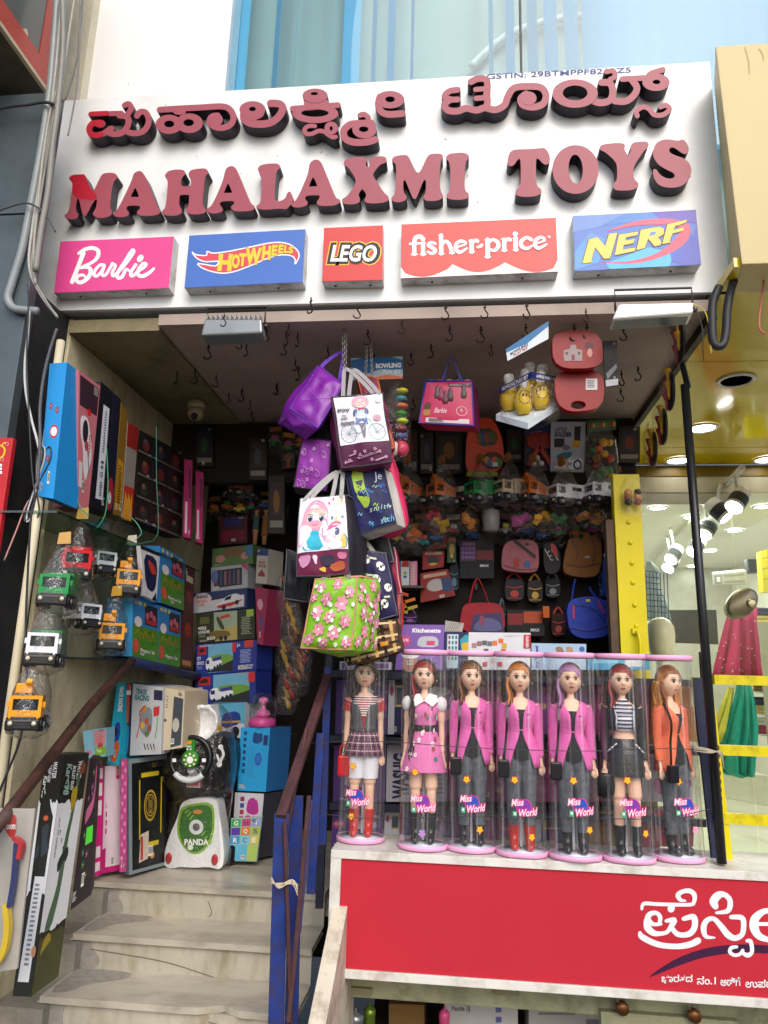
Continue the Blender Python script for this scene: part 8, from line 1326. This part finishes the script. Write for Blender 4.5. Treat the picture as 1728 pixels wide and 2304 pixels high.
def cardigan(T, col, top='#15151a'):
    mt = M(col, .85, .08, 30, **FOLD); g = .55; bl = M(top, .8, .1)
    m = MB(); cloth_loft(m, [(.335, .058, .045, 0, 0), (.38, .06, .046, 0, 0), (.42, .048, .037, 0, 0), (.445, .042, .034, 0, 0), (.48, .05, .042, 0, -.003), (.507, .056, .05, 0, -.006), (.524, .059, .042, 0, 0)], bl, amp=.001); m.build('top', T)
    m = MB(); rows = []
    for z, rx, ry, gg in ((.305, .082, .058, .62), (.33, .08, .058, .55), (.37, .072, .054, .42), (.41, .056, .044, .25), (.432, .048, .039, .14), (.445, .046, .038, .13), (.46, .051, .043, .14), (.485, .058, .051, .14), (.51, .064, .056, .17), (.532, .068, .043, .33), (.55, .06, .032, .58), (.562, .04, .024, .9)): rows.append((z, rx, ry, gg))
    rings = []; n = 36
    for z, rx, ry, gg in rows:
        r = ring(0, 0, z, rx, ry, n, gg, 2*pi-gg, False); rings.append([p+V((p.x, p.y, 0)).normalized()*(.0045 if z < .43 else .003)*noise.noise(V((i*.8, z*18, len(col)))) for i, p in enumerate(r)])
    m.loft(rings, mt, closed=False); o = m.build('cardigan', T); md = o.modifiers.new('t', 'SOLIDIFY'); md.thickness = .003
    m = MB(); m.lathe([(.047, 0), (.0485, .002), (.047, .004)], (0, 0, .443), mt, 28, sy=.82, caps=False); m.build('waist_seam', T)
    sleeves(T, mt)
def strap_bag(T, sg=-1):
    bk = M('#16141a', .3, .1)
    m = MB(); m.band(spline([V((.03*sg, .015, .563)), V((.05*sg, -.03, .55)), V((.056*sg, -.062, .49)), V((.06*sg, -.056, .42)), V((.068*sg, -.062, .36)), V((.07*sg, -.062, .335))], 5), .009, (1, 0, 0), bk, .0015); o = m.build('shoulder_strap', T)
    m = MB(); m.box((.072*sg-.022, -.082, .27), (.072*sg+.022, -.06, .335), bk); m.build('shoulder_bag', T, bevel=.006)
JEAN = M('#5c6168', .9, .4, 55, bump=.4, bs=120, detail=8)
def doll(i, px, py, dress, label, rz):
    p = at(px, py, Z=DZ+.008); p.z = DZ+.018
    T = thing('fashion_doll', label, 'doll', p, 'fashion dolls standing in clear tubes')
    loc = p.copy(); T.location = (0, 0, 0)
    o = bpy.data.objects.new('body', BODY); COL.objects.link(o); o.parent = T
    eyes_etc(T); dress(T)
    T.location = loc; T.scale = (DSC, DSC, DSC); T.rotation_euler = (0, 0, rz)
    # the tube
    c = V((loc.x, loc.y+.004, DZ)); H = 1.645-DZ
    G = thing('display_tube', 'clear plastic tube with pink rims holding the '+['striped shirt', 'floral dress', 'plain brown haired pink cardigan', 'red booted pink cardigan', 'purple haired pink cardigan', 'leather jacket', 'orange cardigan'][i]+' doll', 'tube', c, 'clear doll tubes on the red sign box')
    PK = M('#e9a9cf', .4, .05, 8); RX, RY = .096, .078
    m = MB(); m.lathe([(RX-.004, .0), (RX, .001), (RX, .016), (RX-.003, .018), (RX-.006, .016)], c, PK, 40, sy=RY/RX); m.build('base_rim', G)
    m = MB(); m.lathe([(RX-.006, .0165), (.001, .0166)], c, M('#dfe3ee', .3), 40, sy=RY/RX); m.build('base_plate', G)
    m = MB(); m.lathe([(RX-.003, .018), (RX-.003, H-.018)], c, TUBE, 48, sy=RY/RX, caps=False); m.build('tube_wall', G)
    m = MB(); m.lathe([(RX-.006, H-.02), (RX, H-.019), (RX, H-.001), (RX-.002, H), (.001, H)], c, PK, 40, sy=RY/RX, caps=False); m.build('lid', G)
    m = MB(); m.box(c+V((-.004, .028, .02)), c+V((.004, .036, .38)), M('#d5d9e2', .3)); m.build('stand_post', G)
    class EF:
        def __call__(s, u, v, oo=0):
            a = u/.096; return c+V((sin(a)*(RX+oo), -cos(a)*(RY+oo), .30-v))
    F = EF(); k = .00086; ox = [-.012, 0, .0, .002, .012, .004, .02][i]; oy = [.13, .13, .125, .125, .112, .108, .105][i]
    S_ = lambda x, y, o=0: F(ox+(x-60)*k, oy+(y-45)*k*1.0, o); m = MB()
    m.oval(S_, 62, 45, 33, 36, M('#e6308c', .4), 20); m.oval(S_, 62, 45, 30, 33, M(['#2f4fb0', '#7a3aa0'][i % 2], .4), 20)
    m.lay += 12
    for t_, bx, col_, bb in (('Miss', (6, 8, 62, 40), '#e6308c', .1), ('World', (36, 46, 122, 82), '#e6308c', .1), ('Miss', (8, 10, 60, 38), '#f7dbe6', .02), ('World', (39, 49, 119, 79), '#f7dbe6', .02)):
        m.text(lambda x, y, o=0, S_=S_, b0=bx: S_(x, y-(x-b0[0])*.12+4, o), t_, *bx, M(col_, .4), bb, .2); m.lay += 5
    m.rect(S_, 14, 60, 32, 84, M('#4fae84', .4)); m.rect(S_, 19, 65, 28, 76, M('#e3efe8', .4)); m.build('sticker', G)
    for (fx, fy, c1) in ([(-.03, -.05+.065, '#f0c62a'), (-.03, .2, '#f0c62a')], [(-.03, .02, '#f0c62a'), (.0, .235, '#b08ad0')], [(-.02, .04, '#f0c62a'), (.03, .215, '#f0c62a')], [(-.03, .03, '#f0c62a'), (.03, .225, '#f0c62a')], [(-.01, .022, '#f0c62a'), (.045, .19, '#f0c62a')], [(-.01, .015, '#f0c62a'), (.05, .195, '#f0c62a')], [(-.005, .018, '#f0c62a'), (.05, .185, '#e69ac0')])[i]:
        m = MB(); m.flower(F, fx, fy, .0145, M('#e0512e' if c1[1] == 'f' else c1, .4), M('#c99a1e'), rot=.3); m.flower(F, fx, fy, .0115, M(c1, .4), M('#d8901e'), rot=.3); m.build('flower_sticker', G)
DSC = .962
def dr0(T):
    hair(T, '#2a1512', '#2a1512')
    st = MB(); cloth_loft(st, [(z, rx, ry, 0, 0) for z, rx, ry in ((.42, .046, .035), (.445, .042, .033), (.48, .05, .042), (.507, .056, .05), (.535, .06, .037), (.555, .045, .026))], M('#c2323c', .8, .1), amp=.001); o = st.build('striped_shirt', T)
    sleeves(T, M('#c2323c', .8), 7, .026)
    for k in range(9):
        m = MB(); z = .475+k*.0095; r = .051+.006*math.sin(k/9*pi); m.lathe([(r+.0015, 0), (r+.0015, .0045)], (0, -.003, z), M('#e9e0dc', .8), 28, sy=.86, caps=False); m.build('white_stripe', o)
    for sg in (-1, 1):
        for k in range(4):
            q = spline(limb_pts(sg), 6); m = MB(); m.tube([q[1+k*2-(k > 0)], q[1+k*2-(k > 0)].lerp(q[3+k*2-(k > 0)], .35)], .0262-.0016*k, M('#e9e0dc', .8), 14, caps=False); m.build('sleeve_stripe', T)
    g = M('#5b5c60', .7, .5, 160, bump=.5, bs=160, detail=8); rings = []
    for z, rx, ry, gg in ((.41, .056, .044, .05), (.43, .05, .041, .06), (.45, .05, .042, .1), (.48, .058, .051, .2), (.51, .064, .057, .35), (.535, .062, .044, .6), (.556, .045, .03, .9)): rings.append(ring(0, 0, z, rx, ry, 32, gg, 2*pi-gg, False))
    m = MB(); m.loft(rings, g, closed=False); o = m.build('grey_vest', T); o.modifiers.new('t', 'SOLIDIFY').thickness = .003
    m = MB(); R = []
    for z, r in ((.41, .055), (.385, .066), (.35, .078), (.315, .088)): R.append([V((sin(2*pi*j/72)*r*(1+.05*sin(j*pi/2)*(.41-z)*12), -cos(2*pi*j/72)*r*.72*(1+.05*sin(j*pi/2)*(.41-z)*12), z)) for j in range(72)])
    m.loft(R, M('#6d4156', .85, .1), caps=False); o = m.build('plaid_skirt', T); 
    for k, z in enumerate((.322, .334, .352, .364, .382, .394)):
        m = MB(); r = .055+(.41-z)/.095*.033; m.lathe([(r+.0025, 0), (r+.0025, .0035)], (0, 0, z), M('#d8b9c4' if k % 2 else '#2b2130', .85), 40, sy=.735, caps=False); m.build('skirt_stripe', o)
    for j in range(14):
        a = -1.2+j*.185; m = MB(); m.tube([V((sin(a)*.0575, -cos(a)*.043, .405)), V((sin(a)*.0905, -cos(a)*.067, .316))], .0014, M('#d8b9c4' if j % 2 else '#241a2a', .85), 4); m.build('skirt_check', o)
    legs(T, 'white_shorts', M('#e3e3ea', .8, .05), .36, .225, .011, .001); boots(T, '#c3281f', .105)
    m = MB(); h = limb_pts(-1)[-1]; m.box(h+V((-.03, -.03, -.115)), h+V((.022, -.008, -.03)), M('#b81c1c', .4)); m.build('red_handbag', T, bevel=.01)
    m = MB(); m.tube(spline([h+V((-.022, -.02, -.032)), h+V((-.02, -.02, .0)), h+V((.0, -.02, .012)), h+V((.014, -.02, -.032))], 4), .003, M('#b81c1c', .4)); m.build('handbag_strap', T)
def dr1(T):
    hair(T, '#2a1714', '#8e1a22', length=.16)
    pk = M('#de78b2', .8, .06, 20, **FOLD); m = MB()
    cloth_loft(m, [(z, rx, ry, 0, cy) for z, rx, ry, cy in ((.27, .098, .07, 0), (.30, .092, .066, 0), (.34, .08, .058, 0), (.38, .068, .05, 0), (.415, .053, .04, 0), (.432, .046, .036, 0), (.45, .047, .037, 0), (.48, .055, .047, -.002), (.507, .06, .053, -.004), (.535, .063, .04, 0), (.552, .055, .03, 0))], pk, amp=.004, n=40); o = m.build('floral_dress', T)
    R2 = random.Random(11); cols = ('#f2ece6', '#e6d7d2', '#2f7f6d', '#a33a4c', '#f0e6ea')
    m = MB()
    class DF:
        def __call__(s, a, z, oo=0):
            r = .094-(z-.27)*.30 if z < .43 else .047+(z-.43)*.12; return V((sin(a)*(r+.003+oo), -cos(a)*(r*.74+.009+oo), z))
    D = DF()
    for k in range(34):
        a, z = R2.uniform(-1.1, 1.1), R2.uniform(.278, .53)
        m.flower(D, a, z, .008+.004*R2.random(), M(cols[k % 5], .8), M('#5d8f4a'), asp=11, rot=R2.random())
    m.build('flower_print', o)
    m = MB(); cloth_loft(m, [(.425, .05, .04, 0, 0), (.43, .051, .041, 0, 0), (.447, .051, .041, 0, 0), (.45, .05, .04, 0, 0)], M('#17161c', .5), amp=.0008); m.build('belt', T)
    wh = M('#eeeeee', .8, .04)
    for sg in (-1, 1):
        m = MB(); m.add([V((.0, -.05, .545)), V((.02*sg, -.03, .574)), V((.05*sg, -.02, .566)), V((.058*sg, -.036, .545)), V((.034*sg, -.052, .523))], [(0, 1, 2, 3, 4)], wh); o = m.build('collar', T); o.modifiers.new('t', 'SOLIDIFY').thickness = .003
        m = MB(); q = limb_pts(sg)[0]; m.ball(q+V((.012*sg, 0, -.012)), (.025, .026, .032), wh, 14, 8); m.build('puff_sleeve', T)
    boots(T, '#18171b', .115)
    m = MB()
    for k in range(3): m.tube([V((-.055+.006*k, -.045-.004*sin(i*.9+k*2), .56-i*.0115)) + V((.004*sin(i*.9+k*2.1), 0, 0)) for i in range(26)], .0045, M('#30201a', .5, .3, 80), 6)
    m.build('braid', T)
def card(col, hcol, streak, bt, both=False, bag=True):
    def f(T):
        hair(T, hcol, streak, both=both); cardigan(T, col); legs(T, 'jeans', JEAN, .37, .075 if bt[1] == '1' else .09, .0062, .0022); boots(T, bt, .095)
        if bag: strap_bag(T)
    return f
def dr5(T):
    hair(T, '#3a2a26', '#8e1a22', both=True, length=.15)
    bk = M('#131217', .28, .15, 30, spec=.6, bump=.2, bs=50); st = MB()
    cloth_loft(st, [(.455, .046, .037, 0, 0), (.48, .052, .045, 0, -.002), (.507, .057, .051, 0, -.004), (.535, .05, .036, 0, 0), (.56, .026, .022, 0, 0), (.575, .018, .019, 0, 0)], M('#e4e4ea', .8), amp=.0006); o = st.build('striped_top', T)
    for k in range(8):
        z = .463+k*.0145; r = .047+.011*sin(min(1, k/6)*pi*.7) if k < 6 else .036-(k-6)*.014; m = MB(); m.lathe([(r+.002, 0), (r+.0015, .006)], (0, -.003, z), M('#22264a', .8), 28, sy=.88, caps=False); m.build('navy_stripe', o)
    rings = [ring(0, 0, z, rx, ry, 34, gg, 2*pi-gg, False) for z, rx, ry, gg in ((.455, .054, .045, .62), (.48, .061, .052, .58), (.508, .066, .058, .5), (.535, .068, .043, .55), (.553, .055, .03, .8))]
    m = MB(); m.loft(rings, bk, closed=False); o = m.build('leather_jacket', T); o.modifiers.new('t', 'SOLIDIFY').thickness = .003
    for s_ in (0, -1): m = MB(); m.tube([r[s_]+V((0, -.002, 0)) for r in rings], .0035, M('#c6c9d1', .4, .3, 90), 6); m.build('silver_trim', T)
    sleeves(T, bk)
    m = MB(); cloth_loft(m, [(.285, .078, .058, 0, 0), (.33, .074, .055, 0, 0), (.38, .066, .05, 0, 0), (.415, .05, .038, 0, 0), (.425, .046, .035, 0, 0)], bk, amp=.002); m.build('leather_skirt', T)
    for sg in (-1, 1):
        for k in range(3): m = MB(); m.tube([V((sg*(.035+.012*k), -.046+.006*k, .408-.012*k)), V((sg*(.045+.012*k), -.041+.008*k, .398-.012*k))], .003, M('#e4e4ea', .8), 6); m.build('pocket_stripe', T)
    boots(T, '#141318', .105)
    m = MB(); h = limb_pts(-1)[-1]; m.lathe([(.02, -.14), (.032, -.125), (.036, -.09), (.03, -.06), (.026, -.05)], h+V((-.006, -.02, 0)), M('#121116', .35), 18, sy=.5); m.build('black_handbag', T)
    m = MB(); m.tube(spline([h+V((-.03, -.02, -.055)), h+V((-.02, -.02, -.01)), h+V((.0, -.02, .0)), h+V((.018, -.02, -.055))], 4), .003, M('#121116', .35)); m.build('handbag_strap', T)
doll(0, 811, 1886, dr0, 'red striped shirt and grey vest doll with plaid skirt, leftmost', .1)
doll(1, 951, 1902, dr1, 'pink floral dress doll with white collar and red fringe', .0)
doll(2, 1061, 1906, card('#e468b4', '#3a1c16', '#7a4a20', '#17161a'), 'pink cardigan doll with brown hair, nearest the floral dress doll', .12)
doll(3, 1175, 1917, card('#e468b4', '#3a1f1a', '#c9782a', '#b8291f'), 'pink cardigan doll with orange fringe and red boots', .0)
doll(4, 1295, 1925, card('#e468b4', '#5a2a44', '#a878a8', '#17161a'), 'pink cardigan doll with purple streaked hair and black boots', -.02)
doll(5, 1416, 1930, dr5, 'black leather jacket and skirt doll with striped top', -.05)
doll(6, 1527, 1928, card('#ee7650', '#c9832e', '#8a4a20', '#17161a', True), 'orange cardigan doll with ginger hair, rightmost', .5)
# ================================================================== RED SIGN BOX AND THE SHOP BELOW
T = thing('red_sign_box', 'long red sign box with white frame and white lettering under the dolls', 'sign', (.4, 2.95, .46))
RB = M('#b92a38', .28, .06, 2, bump=.12, bs=5, name='red_flex'); FR = M('#d8d6cf', .45, .06, 6, dirt='#b3ada0', ds=8)
za, zb_ = DZ, .478; XL, XR = -.468, 2.3; YF = 2.83
m = MB(); m.box((XL, YF+.012, zb_), (XR, 3.14, za-.003), FR); m.build('cabinet', T)
m = MB(); m.box((XL+.04, YF+.008, zb_+.03), (XR, YF+.0115, za-.03), RB); m.build('face', T)
for nm, lo, hi in (('top_frame', (XL, YF, za-.031), (XR, YF+.0119, za-.002)), ('bottom_frame', (XL, YF, zb_), (XR, YF+.0119, zb_+.029)), ('side_frame', (XL, YF+.001, zb_+.0295), (XL+.039, YF+.0119, za-.0315))):
    m = MB(); m.box(lo, hi, FR); m.build(nm, T, bevel=.002)
Z8 = (1400, 1980, 5.058); F = PF(Z8, Y=YF+.0078); m = MB(); WL = M('#dfe3e6', .4, .02)
m.poly(F, [(280,1118),(420,1010),(620,890),(850,800),(1100,745),(1400,728),(1700,745),(1700,840),(1400,822),(1150,840),(900,885),(650,970),(430,1060)], M('#3a1238', .4), 1)
for p, wd in (([(222,330),(250,268),(420,275),(760,280),(815,250),(820,170),(770,125),(690,130),(635,170),(660,225),(720,235)],[30,44,42,42,44,56,56,50,60,44,20]), ([(560,310),(555,330)],80),
  ([(440,500),(350,500),(290,440),(320,385),(390,375),(430,420),(425,480)],[36,46,70,60,46,50,44]), ([(285,460),(290,540),(350,600),(430,610),(510,590),(560,520),(590,455),(500,465)],[80,86,70,50,46,60,66,40]), ([(560,540),(620,610),(700,625),(780,600),(825,520),(810,420),(700,440)],[50,60,60,70,70,70,50]), ([(200,600),(230,650),(400,730),(600,755),(760,735),(860,690)],[40,70,66,62,72,76]),
  ([(1060,300),(1040,240),(1090,175),(1160,165),(1220,220),(1225,300),(1190,355),(1070,372)],[70,100,90,60,60,64,56,30]), ([(1050,655),(950,640),(925,540),(960,460),(1040,440),(1120,520),(1200,620),(1280,660),(1360,620),(1380,520),(1360,430),(1240,420)],[20,50,70,60,50,66,76,66,60,62,62,50]),
  ([(1300,760),(1240,770),(1225,820),(1280,855),(1340,840),(1370,800)],[36,44,44,40,40,40]), ([(1370,830),(1430,855),(1475,810),(1460,700),(1420,690)],[40,56,46,48,40]), ([(1700,345),(1600,360),(1510,440),(1500,540),(1560,640),(1700,690)],[50,70,100,106,80,50]), ([(1540,500),(1700,500)],44)): m.pen(F, p, wd, WL)
m.build('big_lettering', T)
m = MB()
for t_, bx in (('ಭಾರತದ', (445, 1075, 800, 1175)), ('ನಂ.1', (850, 1092, 1065, 1190)), ('ಅಡಿಗೆ', (1115, 1105, 1345, 1205)), ('ಉಪಕ', (1400, 1130, 1700, 1225))): m.text(F, t_, *bx, WL, .02)
m.build('small_lettering', T)
# shutter beam
SB = thing('shutter_beam', 'dirty pale green shutter box under the red sign box', 'shutter', (.5, 3.05, .3)); GRN = M('#a5a483', .6, .15, 8, dirt='#6d6a52', ds=6)
m = MB(); m.box((-.40, 3.02, .345), (2.4, 3.12, .43), GRN); m.build('rail', SB, bevel=.004)
m = MB(); m.box((.52, 2.99, .30), (1.0, 3.03, .37), GRN); m.build('slat_end', SB, bevel=.004)
for px in (810, 1140): q = at(px, 2232, Y=3.0); m = MB(); m.box(q+V((-.045, 0, -.012)), q+V((.045, .03, .012)), M('#8b8566', .5)); m.build('catch', SB, bevel=.003)
BR = M('#8f5f3a', .35, .15, 20, metal=.7)
for k, (px, py) in enumerate(((1400, 2268), (1562, 2285))):
    q = at(px, py, Y=2.975); L_ = thing('padlock', ['copper coloured padlock hanging left under the shutter box', 'copper coloured padlock hanging right under the shutter box'][k], 'padlock', q, 'padlocks on the shutter')
    m = MB(); m.lathe([(.001, -.012), (.022, -.012), (.024, 0), (.022, .012), (.001, .012)], q, BR, 18, axis=(0, 1, 0)); m.build('case', L_)
    m = MB(); m.tube(spline([q+V((-.013, 0, .015)), q+V((-.014, 0, .035)), q+V((0, 0, .05)), q+V((.014, 0, .035)), q+V((.013, 0, .015))], 4), .0035, M('#b5b5b0', .3, metal=.9)); m.build('shackle', L_)
b = MB(); b.box((-.4, 3.9, -.6), (2.4, 3.95, .34), DARK); struct('lower_shop_wall', b)
def pr_pastle(m, F): m.text(F, 'Pastle 3J', .1, .05, .35, .14, M('#333333')); m.poly(F, [(.4,.3),(.7,.3),(.75,.95),(.35,.95)], M('#8d8d92')); m.pen(F, [(.72,.4),(.82,.5),(.74,.7)], .03, M('#1c1c1e')); m.rect(F, .7, .05, .78, .14, M('#6468a0')); m.rect(F, .7, .2, .78, .28, M('#6468a0'))
simple_box('mixer_carton', 'white carton printed with a kettle in the lower shop, left one', 'box', pq([(1000,2255),(1165,2255),(1165,2420),(1000,2420)], Y=3.3), (0, .2, 0), '#c9c6c4', pr_pastle)
simple_box('mixer_carton', 'wide pale carton printed with appliances in the lower shop, right one', 'box', pq([(1190,2262),(1400,2262),(1400,2420),(1190,2420)], Y=3.35), (0, .2, 0), '#bcb8b4', lambda m, F: (m.rect(F, .1, .1, .5, .14, M('#8a8684')), m.poly(F, [(.62,.2),(.75,.2),(.8,.9),(.58,.9)], M('#77777c')), m.rect(F, .85, .1, .95, .24, M('#a33a3a'))))
simple_box('red_carton', 'narrow dark red carton in the lower shop beside the pale cartons', 'box', pq([(1450,2290),(1560,2290),(1560,2420),(1450,2420)], Y=3.4), (0, .2, 0), '#b9b0ac', lambda m, F: m.rect(F, .35, .1, .6, .6, M('#8d2b2b')))
simple_box('brown_carton', 'plain brown carton in the lower shop', 'box', pq([(875,2258),(955,2262),(955,2420),(875,2420)], Y=3.4), (0, .2, 0), '#8d6a3a')
for k, (px, py, r, col, lb) in enumerate(((800, 2285, .03, '#9a9ca0', 'steel pot with a lid at the left of the lower shop'), (832, 2272, .022, '#7f9a3a', 'small steel pot with green band in the lower shop'), (765, 2290, .025, '#b87a4a', 'small copper cup at the left end of the lower shop'), (1000, 2280, .02, '#c94a7c', 'pink cup beside the kettle carton'), (1510, 2275, .022, '#d2b52a', 'yellow bottle top hanging under the shutter'), (1545, 2272, .02, '#2d4a8a', 'blue bottle top hanging under the shutter'))):
    q = at(px, py, Y=3.12+.04*(k % 3)); m = MB(); m.lathe([(r*.8, -.16), (r, -.15), (r, -.02), (r*1.06, -.015), (r*1.06, 0), (r*.6, .012), (r*.2, .015), (r*.2, .025), (.001, .027)], q, M(col, .3, .1, metal=.6 if k < 3 else 0), 18); m.build('steel_pot' if k < 3 else 'bottle', label=lb, cat='pot' if k < 3 else 'bottle')
b = MB(); b.box((-.38, 3.06, -.08), (2.3, 3.7, .0), M('#4a4238', .7)); b.build('lower_shelf', label='dark display shelf inside the lower shop', cat='shelf')
